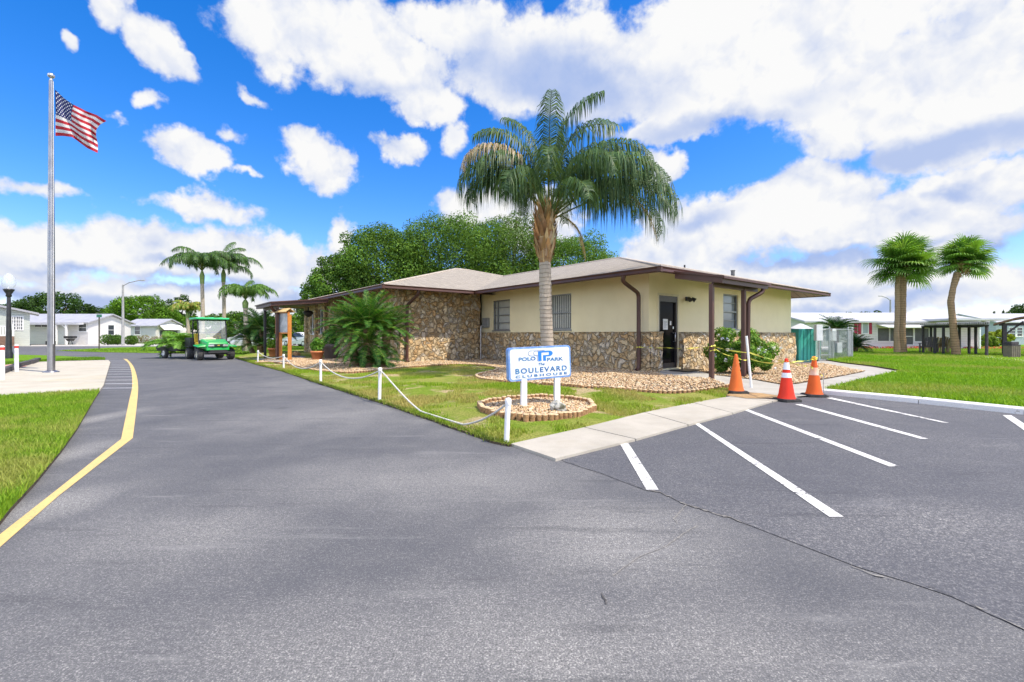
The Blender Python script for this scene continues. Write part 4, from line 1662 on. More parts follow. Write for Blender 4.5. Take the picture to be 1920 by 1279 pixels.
FX = Matrix(((1, 0, 0, 0), (0, 0, -1, 0), (0, 1, 0, 0), (0, 0, 0, 1)))
x_l = -9.0
xm = -4.5
zt = ZAT(587, 50)
zp_ = zt + 4.5 * .26
mb = MB()
mb.prism([(x_l, 0), (0, 0), (0, zt), (xm, zp_), (x_l, zt)], -5, 0, FX)
mb.build("wall", m_sid_g, h1)
mb = MB()
for s in (-1, 1):
    xe = xm + s * 5.2
    ze = zt - .7 * .26
    c = [(xm, zp_), (xe, ze), (xe, ze + .2), (xm, zp_ + .2)]
    mb.prism(c if s > 0 else c[::-1], -5.4, .5, FX)
mb.build("roof", m_metal_roof, h1)
for pa, pb in ((19, 29), (32, 42)):
    xa, xb = lx(pa), lx(pb)
    Ym = cy_ + (xa + xb) / 2 * math.sin(ha)
    hwin(h1, xa, xb, ZAT(618, Ym), ZAT(594, Ym), y=0, rows=4, cols=3, fw=.09)
xd = lx(27)
mb = MB()
mb.box(-9, -1.4, 0, xd, -.02, 1.05)
dk = mb.build("porch_deck", plain("brown_deck", (.20, .12, .08), (.15, .09, .06), 4, .8), h1)
mb = MB()
for z in (1.1, 2.05):
    mb.box(-9, -1.36, z, xd, -1.26, z + .1)
x = -9.0
while x < xd - .1:
    mb.box(x, -1.33, 1.2, x + .08, -1.28, 2.05)
    x += .19
mb.box(xd - .12, -1.4, 1.05, xd, -1.24, 2.3)
mb.build("railing", m_whitep, dk)

# long white home with crimson shutters
Y = 38.0
h4 = house("mobile_home", "long white mobile home with crimson shutters and dark screened porch", (0, 0, .08), XAT(1512, Y), XAT(1838, Y), Y, 46, 2.22, .80, m_sid_w, m_white_roof, .4)
gz = .08
for px0, px1 in ((1601.5, 1607), (1608.7, 1613.6), (1629.3, 1634.3)):
    mb = MB()
    mb.box(XAT(px0, Y), Y - .05, Zg(626.5, Y, gz), XAT(px1, Y), Y - .004, Zg(605.3, Y, gz))
    mb.build("shutter", m_red, h4)
hwin(h4, XAT(1617, Y), XAT(1627, Y), Zg(625, Y, gz), Zg(605.8, Y, gz), y=Y, rows=1, fw=.06, pane=plain("pale_blind", (.35, .40, .38), (.3, .35, .33), 3, .5))
for px0, px1, pyb in ((1645, 1666.5, 639.5), (1668.5, 1676, 639.5), (1696, 1711.5, 646), (1714.5, 1741, 640)):
    hwin(h4, XAT(px0, Y), XAT(px1, Y), Zg(pyb, Y, gz), Zg(615.5, Y, gz), y=Y, rows=2 if pyb > 645 else 1, fw=.06, pane=m_screen)
mb = MB()
tilted(mb, XAT(1643, Y), Y - 1.2, XAT(1742, Y), Y - .01, lambda x, y: Zg(614.5, Y - 1.2, gz) + (y - Y + 1.2) * .20, .07)
mb.build("awning", [m_whitep, m_whitep], h4)
mb = MB()
tilted(mb, XAT(1775, Y - 2), Y - 2.2, XAT(1888, Y - 2), Y + 4, lambda x, y: Zg(601, Y - 2, gz), .16)
cp = mb.build("carport_roof", [m_white_roof, m_white_roof], h4)
for px in (1838, 1886):
    mb = MB()
    mb.box(XAT(px, Y - 2) - .05, Y - 2.0, 0, XAT(px, Y - 2) + .05, Y - 1.9, Zg(601, Y - 2, gz))
    mb.build("carport_post", m_whitep, cp)
mb = MB()
mb.box(XAT(1800, Y), Y - .06, Zg(610, Y, gz), XAT(1812, Y), Y - .004, Zg(606, Y, gz))
mb.build("shutter", m_red, h4)
# far blue grey home on the right edge
Y = 52.0
h5 = house("mobile_home", "blue grey mobile home with dark paned windows beyond the pavilion", (0, 0, .05), XAT(1868, Y), XAT(2010, Y), Y, 60, 2.6, 1.0, m_sid_b, m_white_roof, .4)
hwin(h5, XAT(1892, Y), XAT(1903, Y), 1.0, 1.95, y=Y, rows=3, fw=.1)
hwin(h5, XAT(1906.5, Y), XAT(1916, Y), 1.0, 1.95, y=Y, rows=3, fw=.1)
# small house behind the chain link enclosure
Y = 60.0
h6 = house("mobile_home", "low white house end with a grey gable behind the teal cabinet", (0, 0, .05), XAT(1480, Y), XAT(1500, Y), Y, 66, 1.6, 1.0, m_sid_w, m_metal_roof, .3)
# ---------------------------------------------------------------- flagpole and flag
m_pole = plain("pole_aluminium", (.36, .36, .37), (.27, .27, .29), 2.0, .33, .9)
p = G(96, 698, .03)
fp = empty("flagpole", p)
tag(fp, "tall brushed aluminium flagpole on the concrete plaza", "flagpole")
mb = MB()
H = ZAT(152, p.y) - p.z
mb.tube([(0, 0, 0), (0, 0, H * .35), (0, 0, H)], [.098, .09, .058], 20)
mb.build("pole", m_pole, fp)
mb = MB()
mb.lathe([(.20, 0), (.20, .02), (.14, .05), (.10, .06)], n=20)
mb.build("base_collar", m_pole, fp)
mb = MB()
mb.lathe([(.03, H), (.05, H + .03), (.03, H + .06), (.02, H + .1)], n=12)
mb.sphere((0, 0, H + .17), .095, sc=(1, 1, .85))
mb.build("finial", m_steel, fp)
mb = MB()
mb.tube([(.10, -.03, .9), (.085, -.02, H - .03)], .008, 6)
mb.build("halyard", m_whitep, fp)

m_flag, t_, b_ = newmat("flag_cloth")
uvn = N(t_, 'ShaderNodeUVMap')
s_ = N(t_, 'ShaderNodeSeparateXYZ')
t_.links.new(uvn.outputs[0], s_.inputs[0])
u_, v_ = s_.outputs[0], s_.outputs[1]
red = M(t_, 'LESS_THAN', M(t_, 'FRACT', M(t_, 'MULTIPLY', v_, 6.5)), .5)
c_ = MIX(t_, red, (.68, .66, .64), (.42, .008, .022))
cant = M(t_, 'MULTIPLY', M(t_, 'LESS_THAN', u_, .4), M(t_, 'GREATER_THAN', v_, 6 / 13))
su = M(t_, 'MULTIPLY', u_, 12 / .4)      # half star steps
svv = M(t_, 'MULTIPLY', M(t_, 'SUBTRACT', v_, 6 / 13), 10 / (7 / 13))


def stars(off):
    a = M(t_, 'SUBTRACT', M(t_, 'MODULO', M(t_, 'ADD', su, off), 2.0), 1.0)
    b2 = M(t_, 'SUBTRACT', M(t_, 'MODULO', M(t_, 'ADD', svv, off), 2.0), 1.0)
    return M(t_, 'LESS_THAN', M(t_, 'SQRT', M(t_, 'ADD', M(t_, 'MULTIPLY', a, a), M(t_, 'MULTIPLY', b2, b2))), .36)


star = M(t_, 'MAXIMUM', stars(0.0), stars(1.0))
star = M(t_, 'MULTIPLY', star, M(t_, 'MULTIPLY', M(t_, 'GREATER_THAN', su, .4), M(t_, 'LESS_THAN', su, 11.6)))
c_ = MIX(t_, cant, c_, MIX(t_, star, (.012, .018, .12), (.72, .72, .72)))
t_.links.new(c_, b_.inputs['Base Color'])
b_.inputs['Roughness'].default_value = .75
tr_ = N(t_, 'ShaderNodeBsdfTranslucent')
t_.links.new(c_, tr_.inputs[0])
mx_ = N(t_, 'ShaderNodeMixShader')
mx_.inputs[0].default_value = .35
t_.links.new(b_.outputs[0], mx_.inputs[1])
t_.links.new(tr_.outputs[0], mx_.inputs[2])
t_.links.new(mx_.outputs[0], t_.nodes['Material Output'].inputs[0])

Yf = p.y


def poly_at(pts, t):
    L = [0]
    for a, b in zip(pts[:-1], pts[1:]):
        L.append(L[-1] + math.hypot(b[0] - a[0], b[1] - a[1]))
    d = t * L[-1]
    for i in range(len(pts) - 1):
        if d <= L[i + 1] + 1e-9:
            k = (d - L[i]) / (L[i + 1] - L[i])
            return (pts[i][0] + (pts[i + 1][0] - pts[i][0]) * k, pts[i][1] + (pts[i + 1][1] - pts[i][1]) * k)
    return pts[-1]


topl = [(103, 168), (120, 184), (137, 196), (160, 208), (183, 216), (199, 227)]
botl = [(104, 255), (118, 255), (135, 257), (150, 268), (165, 278), (182, 287)]
lefl = [(103, 168), (104, 210), (104, 255)]
rigl = [(199, 227), (188, 234), (182, 243), (181, 254), (183, 270), (182, 287)]
nu, nv = 60, 32
vs, fs, uvs = [], [], []
for j in range(nv + 1):
    t = j / nv
    for i in range(nu + 1):
        s = i / nu
        a, b = poly_at(topl, s), poly_at(botl, s)
        c, d = poly_at(lefl, t), poly_at(rigl, t)
        x = (1 - t) * a[0] + t * b[0] + (1 - s) * c[0] + s * d[0] - ((1 - s) * (1 - t) * 103 + s * (1 - t) * 199 + (1 - s) * t * 104 + s * t * 182)
        y = (1 - t) * a[1] + t * b[1] + (1 - s) * c[1] + s * d[1] - ((1 - s) * (1 - t) * 168 + s * (1 - t) * 227 + (1 - s) * t * 255 + s * t * 287)
        dep = (.16 * math.sin(s * 11 - t * 5.5 + .6) * s ** .6 + .07 * math.sin(s * 19 + t * 4) * s) - .25 * s
        x += 1.2 * math.sin(s * 11 - t * 5.5 + 2) * s
        Yd = Yf + dep
        vs.append((XAT(x, Yd), Yd, ZAT(y, Yd)))
        uvs.append((s, 1 - t))
k = nu + 1
fs = [[j * k + i, j * k + i + 1, (j + 1) * k + i + 1, (j + 1) * k + i] for j in range(nv) for i in range(nu)]
hz_ = vs[0]
mb = MB()
mb.sm = True
mb.add([(v[0] - hz_[0], v[1] - hz_[1], v[2] - hz_[2]) for v in vs], fs)
fl = mb.build("flag", m_flag, None, hz_)
uvl = fl.data.uv_layers.new(name="UVMap")
for lp in fl.data.loops:
    uvl.data[lp.index].uv = uvs[lp.vertex_index]
tag(fl, "red white and blue stars and stripes flag waving on the tall pole", "flag")

# ---------------------------------------------------------------- lamp post, plaza bollards
m_lampg, t_, b_ = newmat("frosted_globe")
t_.links.new(MIX(t_, NOISE(t_, ocoord(t_), 3, 2), (.66, .69, .72), (.74, .76, .78)), b_.inputs['Base Color'])
b_.inputs['Roughness'].default_value = .25
tr_ = N(t_, 'ShaderNodeBsdfTransparent')
mx_ = N(t_, 'ShaderNodeMixShader')
mx_.inputs[0].default_value = .62
t_.links.new(b_.outputs[0], mx_.inputs[1])
t_.links.new(tr_.outputs[0], mx_.inputs[2])
t_.links.new(mx_.outputs[0], t_.nodes['Material Output'].inputs[0])
p = G(16.5, 672, .03)
lp_ = empty("lamp_post", p)
tag(lp_, "black lamp post with a pale globe behind the plaza", "lamp post")
mb = MB()
h = ZAT(551, p.y)
mb.lathe([(.16, 0), (.16, .25), (.13, .35), (.12, .5), (.10, 1.6), (.075, h - .25), (.07, h - .2)], n=14)
mb.build("pole", m_black, lp_)
mb = MB()
mb.lathe([(.07, h - .2), (.12, h - .15), (.10, h - .05), (.2, h + .14), (.22, h + .2), (.16, h + .22)], n=14)
mb.build("globe_holder", m_black, lp_)
mb = MB()
mb.lathe([(.14, h + .2), (.25, h + .38), (.28, h + .58), (.22, h + .82), (.1, h + .98), (.001, h + 1.02)], n=18)
mb.build("globe", m_lampg, lp_)

m_redcap = plain("red_cap", (.60, .05, .03), (.5, .04, .03), 5, .5)
for i, (px, pb, pt, l) in enumerate(((4, 712, 648, "white plaza post with a red band, nearer of the two by the pink gravel"), (31, 697, 646, "white plaza post with a red band, farther of the two by the pink gravel"))):
    p = G(px, pb, .03)
    r_ = empty("bollard", p)
    tag(r_, l, "bollard", "white posts with red bands by the plaza")
    h = ZAT(pt, p.y) - p.z
    mb = MB()
    mb.lathe([(.055, 0), (.05, h - .12)], n=14)
    mb.lathe([(.05, h - .045), (.055, h - .02), (.03, h), (.001, h + .005)], n=14)
    mb.build("post", m_whitep, r_)
    mb = MB()
    mb.lathe([(.052, h - .12), (.053, h - .045)], n=14)
    mb.build("red_band", m_redcap, r_)
m_tim = plain("dark_timber", (.05, .045, .05), (.09, .08, .08), 6, .9, bd=.02)
for i, (a, b, l) in enumerate((((2, 701), (32, 690), "dark timber edging beam next to the near plaza post"), ((30, 690), (54, 683), "dark timber edging beam between the far plaza post and the grass"), ((58, 682.5), (72, 677), "short dark timber edging beam at the grass corner"))):
    A_, B2 = G(*a, .03), G(*b, .03)
    mb = MB()
    mb.bar(A_ + Vector((0, 0, .08)) - A_, B2 + Vector((0, 0, .08)) - A_, .16, .15)
    tag(mb.build("edging_timber", m_tim, None, A_), l, "timber edging", "dark timbers edging the pink gravel")

# ---------------------------------------------------------------- rope fence along the lawn
m_rope = plain("white_rope", (.68, .66, .60), (.5, .48, .42), 60, .9, bd=.01, bscale=120)
posts = [((483.5, 680), 657), ((532, 691.5), 664), ((601.5, 716.5), 674), ((711.5, 751), 689), ((949.5, 828), 746)]
desc = ["white rope post standing by the canopy drive, farthest of the five", "white rope post next to the gravel bed corner in front of the notice board", "white rope post in front of the terracotta pot", "white rope post in the middle of the lawn edge below the big cycad", "tallest looking white rope post by the sidewalk corner and clubhouse sign"]
ends = []
for (b, pt), l in zip(posts, desc):
    p = GH(*b)
    r_ = empty("rope_post", p)
    tag(r_, l, "rope post", "white rope posts along the drive")
    h = ZAT(pt, p.y) - p.z
    mb = MB()
    lean = rnd.uniform(-.01, .03)
    mb.tube([(0, 0, -.03), (lean * .5, 0, h * .5), (lean, 0, h - .05)], .031, 12)
    mb.build("pipe", m_whitep, r_)
    mb = MB()
    mb.lathe([(.036, h - .075), (.038, h - .03), (.034, h - .01), (.018, h), (.001, h)], (lean, 0, 0), 12)
    mb.build("cap", m_whitep, r_)
    ends.append(Vector((p.x + lean, p.y, p.z + h - .055)))
for i, (sag, l) in enumerate(((.17, "slack white rope between the two farthest posts"), (.30, "slack white rope in front of the notice board and terracotta pot"), (.27, "slack white rope in front of the big cycad"), (.52, "longest slack white rope touching the octagonal sign bed"))):
    A_, B2 = ends[i], ends[i + 1]
    mb = MB()
    pts = []
    for k in range(29):
        t = k / 28
        q_ = A_.lerp(B2, t)
        skew = t ** (1.25 if i == 3 else 1.0)
        z = q_.z - sag * 4 * skew * (1 - skew)
        z = max(z, hf(q_.x, q_.y) + .03)
        pts.append(Vector((q_.x, q_.y, z)) - A_)
    mb.tube(pts, .0135, 7)
    tag(mb.build("rope", m_rope, None, A_), l, "rope", "white ropes along the drive")

# ---------------------------------------------------------------- clubhouse sign
m_signw = plain("sign_face", (.70, .74, .78), (.64, .68, .73), 2.5, .35)
m_signb = plain("sign_rim_blue", (.13, .26, .55), (.30, .42, .64), 9, .5, lo=.45, hi=.7)
m_blue = plain("logo_blue", (.012, .18, .66), (.015, .2, .7), 5, .5)
m_ltr = plain("letter_blue", (.012, .10, .28), (.06, .22, .42), 14, .5)
m_line = plain("logo_grey", (.20, .26, .34), (.28, .33, .4), 9, .5)
sp_ = Vector((.44, 7.38, 0))
sp_.z = hf(sp_.x, sp_.y)
sg = empty("clubhouse_sign", sp_, R(25.6))
tag(sg, "white and blue Polo Park Boulevard Clubhouse sign on two white posts", "sign")
SW, SH = 1.135, .525
zb_ = .44
roll = Matrix.Translation((0, 0, zb_ + SH / 2)) @ Matrix.Rotation(R(-1.9), 4, 'Y')


def rrect(w, h, r, n=5):
    out = []
    for cx, cy, a0 in ((w / 2 - r, h / 2 - r, 0), (-w / 2 + r, h / 2 - r, 90), (-w / 2 + r, -h / 2 + r, 180), (w / 2 - r, -h / 2 + r, 270)):
        for k in range(n + 1):
            a = R(a0 + 90 * k / n)
            out.append((cx + r * math.cos(a), cy + r * math.sin(a)))
    return out


TOXZ = Matrix(((1, 0, 0, 0), (0, 0, 1, 0), (0, 1, 0, 0), (0, 0, 0, 1)))      # (x, y, z) -> (x, z, y)
mb = MB()
mb.prism(rrect(SW, SH, .05), -.045, .045, roll @ TOXZ)
pan = mb.build("panel", m_signb, sg)
mb = MB()
mb.prism(rrect(SW - .055, SH - .055, .04), -.0485, -.0445, roll @ TOXZ)
mb.build("sign_face", m_signw, pan)
for px in (-.295, .315):
    mb = MB()
    mb.bbox(px - .05, -.05, -.1, px + .05, .0, zb_ + .01, .006)
    mb.build("post", m_whitep, sg)


def text_obj(body, size, x, z, mat, width=None, spacing=1.0, bold=.0, italic=0.0, y=-.0515, name="lettering"):
    cu = bpy.data.curves.new("text", 'FONT')
    cu.body = body
    cu.size = size
    cu.align_x = 'CENTER'
    cu.align_y = 'CENTER'
    cu.space_character = spacing
    cu.offset = bold
    cu.shear = italic
    cu.extrude = .0012
    ob = bpy.data.objects.new("text", cu)
    COL.objects.link(ob)
    bpy.context.view_layer.update()
    dg = bpy.context.evaluated_depsgraph_get()
    me = bpy.data.meshes.new_from_object(ob.evaluated_get(dg))
    w = max(v.co.x for v in me.vertices) - min(v.co.x for v in me.vertices)
    k = (width / w) if width else 1.0
    cxm = (max(v.co.x for v in me.vertices) + min(v.co.x for v in me.vertices)) / 2
    for v in me.vertices:
        a = Vector(((v.co.x - cxm) * k + x, y - v.co.z, v.co.y + z))
        v.co = roll @ a
    bpy.data.objects.remove(ob)
    bpy.data.curves.remove(cu)
    me.name = name
    me.materials.clear()
    me.materials.append(mat)
    o = bpy.data.objects.new(name, me)
    COL.objects.link(o)
    o.parent = pan
    return o


def sx(px):      # sign crop pixels -> panel metres
    return (px - 640) / 1000 * SW


def sz(py):
    return (395 - py) / 515 * SH


text_obj("POLO", .075, sx(425), sz(322), m_ltr, .300, 1.0, .0016)
text_obj("PARK", .075, sx(875), sz(352), m_ltr, .300, 1.0, .0016)
text_obj("The", .056, sx(650), sz(415), m_ltr, .115, 1.0, .001, .3)
text_obj("BOULEVARD", .112, sx(652), sz(505), m_ltr, .94, 1.25, .0022)
text_obj("CLUBHOUSE", .052, sx(652), sz(587), m_ltr, .94, 1.5, .0012)
mb = MB()


def lp(pts):
    mb.prism([(sx(a), sz(b)) for a, b in pts], -.0525, -.0488, roll @ TOXZ)


lp([(600, 212), (652, 212), (652, 365), (600, 365)][::-1])
lp([(652, 212), (652, 236), (662, 236), (662, 212)][::-1])
arc_o = [(775 + 62 * math.cos(R(a)), 252 + 44 * math.sin(R(a))) for a in range(-90, 91, 15)]
lp(([(662, 208)] + arc_o + [(775, 276), (775, 232), (662, 232)])[::-1])
lp([(680, 276), (775, 276), (775, 296), (724, 296), (724, 365), (680, 365)][::-1])
mb.build("logo", m_blue, pan)
mb = MB()


def outline(pts):
    mb.tube([roll @ Vector((sx(a), -.0495, sz(b))) for a, b in pts], .0042, 6)


outline([(700, 196), (490, 196)] + [(490 + 46 * math.cos(R(a)), 236 + 40 * math.sin(R(a))) for a in range(-90, -271, -20)] + [(570, 276), (588, 290), (590, 365)])
outline([(690, 205), (570, 205)] + [(570 + 42 * math.cos(R(a)), 238 + 33 * math.sin(R(a))) for a in range(-90, -271, -20)] + [(598, 271)])
outline([(700, 196), (700, 214)])
mb.build("logo_outline", m_line, pan)

# boulder in the sign bed
bm = bmesh.new()
bmesh.ops.create_icosphere(bm, subdivisions=4, radius=1)
for v in bm.verts:
    n = noise.fractal(v.co * 1.3 + Vector((3, 1, 7)), 1.0, 2.0, 5)
    f_ = noise.cell(v.co * 2.2)
    v.co *= 1 + .34 * n + .05 * f_
    v.co = Vector((v.co.x * .125, v.co.y * .10, v.co.z * .085))
m_rock = plain("lichen_boulder", (.46, .45, .40), (.10, .10, .055), 9, .9, bd=.03, bscale=30, lo=.42, hi=.62)
mb = MB()
mb.sm = True
mb.frombm(bm, Matrix.Rotation(R(24), 4, 'Y'))
p = GH(1048, 773)
tag(mb.build("boulder", m_rock, None, (p.x, p.y, p.z + .07)), "lichen stained grey boulder in the sign bed", "boulder")

# ---------------------------------------------------------------- traffic cones
m_or = plain("orange_plastic", (.68, .115, .02), (.58, .10, .02), 4, .65, spec=.25)
m_or2 = plain("faded_orange_plastic", (.70, .15, .028), (.56, .125, .03), 6, .65, spec=.25, lo=.4, hi=.7)
m_rd = plain("red_plastic", (.72, .035, .012), (.64, .03, .01), 4, .55, spec=.3)
m_rub = plain("black_rubber", (.022, .022, .022), (.05, .048, .045), 7, .75)
m_refl = plain("reflective_white", (.78, .79, .80), (.68, .69, .71), 20, .4)
m_reflo = plain("worn_reflective", (.80, .55, .42), (.72, .40, .25), 9, .6)


def cone(px, pb, pt, body, label, bands, lean=(0, 0), bandm=None, rz=0.0):
    p = G(px, pb, .006)
    p.y += .15
    p.x = XAT(px, p.y)
    p.z = .006 if px > 1420 else .035
    r_ = empty("traffic_cone", p, rz)
    tag(r_, label, "traffic cone", "traffic cones across the path")
    h = ZAT(pt, p.y) - p.z
    S = h / .78
    mb = MB()
    s = .19 * S
    mb.prism([(x * s, y * s) for x, y in ((-1, -.8), (-.8, -1), (.8, -1), (1, -.8), (1, .8), (.8, 1), (-.8, 1), (-1, .8))], 0, .035 * S)
    mb.prism([(x * s * .9, y * s * .9) for x, y in ((-1, -.8), (-.8, -1), (.8, -1), (1, -.8), (1, .8), (.8, 1), (-.8, 1), (-1, .8))], .035 * S, .05 * S)
    mb.build("base", m_rub, r_)
    mb = MB()
    rb, rt = .142 * S, .026 * S
    z0 = .05 * S

    def rad(t):
        return rb + (rt - rb) * t
    ln = Vector((*lean, 0))
    prof = [(rb + .012 * S, z0), (rb, z0 + .03 * S)] + [(rad(t), z0 + (h - z0) * t) for t in (.1, .3, .5, .7, .9, .97)] + [(rt * .7, h), (.001, h)]
    mb.lathe(prof, n=24)
    mb.build("cone_body", body, r_)
    for (t0, t1) in bands:
        mb = MB()
        mb.lathe([(rad(t0) + .003, z0 + (h - z0) * t0), (rad(t1) + .003, z0 + (h - z0) * t1)], n=24)
        mb.build("reflective_band", bandm or m_refl, r_)
    return r_, h


cA, hA = cone(1380, 741, 664, m_or2, "faded plain orange cone without bands beside the gravel bed", [])
cB, hB = cone(1474.5, 754, 672, m_rd, "bright red cone with two white bands", [(.52, .64), (.72, .90)], rz=R(10))
cC, hC = cone(1526.5, 745, 668, m_or, "weathered orange cone with a worn pale band beside the white kerb", [(.50, .70)], bandm=m_reflo, rz=R(-8))

# leaning white stake
p = G(1409, 728, .03)
tp = Vector((XAT(1399.5, p.y + .05), p.y + .05, ZAT(630, p.y + .05)))
mb = MB()
mb.tube([Vector((0, 0, -.02)), tp - p], .026, 10)
tag(mb.build("stake", m_whitep, None, p), "leaning white plastic stake between the porch posts and the orange cones", "stake")
p = G(1544, 738, .02)
mb = MB()
mb.tube([(0, 0, 0), (0, 0, .42)], .008, 6)
tag(mb.build("marker_rod", m_steel, None, p), "thin metal rod standing at the kerb end beside the weathered cone", "rod")

# caution tape
m_tape = plain("caution_tape", (.78, .70, .06), (.62, .60, .12), 30, .45)


def tape(pts, label, w=.04, sag=.0, twist=1.5):
    """ribbon through 3-D points, drooping and twisting"""
    mb = MB()
    w *= .78
    P0 = Vector(pts[0])
    fine = []
    for a, b in zip(pts[:-1], pts[1:]):
        a, b = Vector(a), Vector(b)
        for k in range(16):
            t = k / 16
            q_ = a.lerp(b, t)
            q_.z -= sag * 4 * t * (1 - t)
            fine.append(q_)
    fine.append(Vector(pts[-1]))
    vs = []
    for i, q_ in enumerate(fine):
        d = (fine[min(i + 1, len(fine) - 1)] - fine[max(i - 1, 0)]).normalized()
        side = d.cross(Vector((0, 0, 1))).normalized()
        upv = side.cross(d)
        a = 1.2 * math.sin(i * .21 * twist) + .5 * math.sin(i * .53)
        wv = (upv * math.cos(a) + side * math.sin(a)) * w * (.75 + .3 * math.sin(i * .8))
        vs += [q_ + wv / 2 - P0, q_ - wv / 2 - P0]
    mb.sm = True
    mb.add(vs, [[2 * i, 2 * i + 1, 2 * i + 3, 2 * i + 2] for i in range(len(fine) - 1)])
    o = mb.build("caution_tape", m_tape, None, P0)
    tag(o, label, "tape", "yellow caution tapes round the door")
    return o


def at(px, py, Y):
    return Vector((XAT(px, Y), Y, ZAT(py, Y)))


pst = BW(-.5, -2.25)
stk = Vector((tp.x * .55 + XAT(1409, tp.y) * .45, tp.y - .04, 0))
cAp, cBp, cCp = (Vector(c.location) for c in (cA, cB, cC))
topB = cBp + Vector((0, 0, hB * .93))
topC = cCp + Vector((0, 0, hC * .93))
topA = cAp + Vector((0, 0, hA * .93))
tape([BW(-.34, .28, .87), BW(-.34, .12, .87), BW(-.22, -.26, .86), BW(.56, -.25, .84), BW(1.56, -.25, .80), BW(2.3, -.3, .82), (pst.x - .02, pst.y + .09, .93)], "yellow tape strung from the downspout across the black door to the porch post", .042, .012)
mb = None
tape([(pst.x, pst.y - .06, .95), (stk.x + .02, stk.y, .83), (topB.x - .02, topB.y - .05, topB.z)], "yellow tape from the porch post past the stake to the red cone", .045, .03)
tape([(pst.x + .05, pst.y - .03, .90), (topA.x, topA.y - .04, topA.z - .0), (stk.x, stk.y - .03, .70), (topB.x, topB.y + .05, topB.z - .02)], "sagging second tape strand draped over the plain orange cone", .035, .05, 2.2)
tape([(topB.x + .02, topB.y, topB.z), (topB.x + .28, topB.y + .12, topB.z - .01), (topC.x, topC.y, topC.z)], "yellow tape between the red cone and the weathered orange cone", .04, .01)
tape([(topB.x + .1, topB.y + .06, topB.z - .03), (topC.x - .09, topC.y - .03, topC.z - .14), (topC.x + .12, topC.y - .08, topC.z - .33)], "loose tape strand hanging down the weathered orange cone", .045, .02, 2.5)
tape([(pst.x + .075, pst.y - .065, .97), (pst.x - .075, pst.y - .075, .93), (pst.x - .07, pst.y + .07, .9), (pst.x + .07, pst.y - .07, .85), (pst.x - .075, pst.y - .075, .82)], "yellow tape wound round the porch post", .05, 0, .3)
mb = MB()
for k in range(14):
    a = k * 2.4
    mb.tube([(.025 * math.cos(a), .025 * math.sin(a), -.02), (.05 * math.cos(a + 1), .05 * math.sin(a + 1), .03 + .02 * math.sin(k)), (.03 * math.cos(a + 2.2), .03 * math.sin(a + 2.2), .06)], .012, 5)
tag(mb.build("tape_knot", plain("tape_knot", (.80, .48, .05), (.7, .55, .06), 20, .5), None, topC - Vector((0, 0, .02))), "bunched yellow tape knot on top of the weathered orange cone", "tape")

# ---------------------------------------------------------------- pots, notice board by the entrance
m_terra = plain("terracotta", (.66, .24, .085), (.55, .19, .07), 5, .75)
m_dpot = plain("brown_pot", (.13, .095, .075), (.10, .075, .06), 4, .6)
m_potsoil = plain("pot_soil", (.05, .035, .022), (.08, .055, .03), 14, .95)
m_leaf = leafmat("leaf", (1, 1, 1), .35, .5, .35)


def leaf_cloud(name, centers, radii, n, size, cols, parent, mat=None, up=.35, aspect=.5, shell=.55, zmin=None, flat=.0):
    """many small bent leaves filling a set of clumps"""
    centers = np.asarray(centers, dtype=float)
    radii = np.asarray(radii, dtype=float)
    if radii.ndim == 1:
        radii = np.repeat(radii[:, None], 3, 1)
    wgt = radii.prod(1) ** (2 / 3)
    idx = nr.choice(len(centers), n, p=wgt / wgt.sum())
    d = nr.normal(0, 1, (n, 3))
    d /= np.linalg.norm(d, axis=1)[:, None]
    rr = nr.uniform(shell, 1.0, n) ** .6
    P = centers[idx] + d * radii[idx] * rr[:, None]
    nrm = d + nr.normal(0, .75, (n, 3))
    nrm[:, 2] += up
    nrm /= np.linalg.norm(nrm, axis=1)[:, None]
    t = np.cross(nrm, nr.normal(0, 1, (n, 3)))
    t /= np.linalg.norm(t, axis=1)[:, None]
    b = np.cross(nrm, t)
    s = (size * nr.uniform(.6, 1.35, n))[:, None]
    V = np.empty((n, 4, 3))
    V[:, 0] = P - t * s * .5
    V[:, 1] = P + b * s * aspect * .5 + nrm * s * .12
    V[:, 2] = P + t * s * .5
    V[:, 3] = P - b * s * aspect * .5 + nrm * s * .12
    if zmin is not None:
        V[..., 2] = np.maximum(V[..., 2], zmin)
    i = np.arange(n)[:, None] * 4
    T = np.concatenate([i + [0, 1, 2], i + [0, 2, 3]], 0)
    cols = np.asarray(cols)
    cc = cols[nr.integers(0, len(cols), n)] * nr.uniform(.75, 1.25, (n, 1))
    clump = nr.uniform(.8, 1.2, (len(centers), 1))
    cc = cc * clump[idx]
    C = np.repeat(cc[:, None, :], 4, 1)
    return np_mesh(name, V.reshape(-1, 3), T, C.reshape(-1, 3), mat or m_leaf, parent)


def pot(px, pb, hpx, wpx, mat, label, rim=True):
    p = GH(px, pb)
    s = p.y / F
    r_ = empty("plant_pot", p)
    tag(r_, label, "plant pot")
    h, rt = hpx * s, wpx * s / 2
    rb = rt * .68
    mb = MB()
    prof = [(rb, 0), (rb + (rt - rb) * .75, h * .78)]
    prof += [(rt, h * .78), (rt * 1.02, h), (rt * .9, h), (rt * .88, h * .9)] if rim else [(rt, h), (rt * .92, h), (rt * .9, h * .9)]
    mb.lathe(prof, n=22)
    mb.build("pot", mat, r_)
    mb = MB()
    mb.lathe([(rt * .9, h * .9), (.001, h * .92)], n=16)
    mb.build("soil", m_potsoil, r_)
    return r_, h, rt


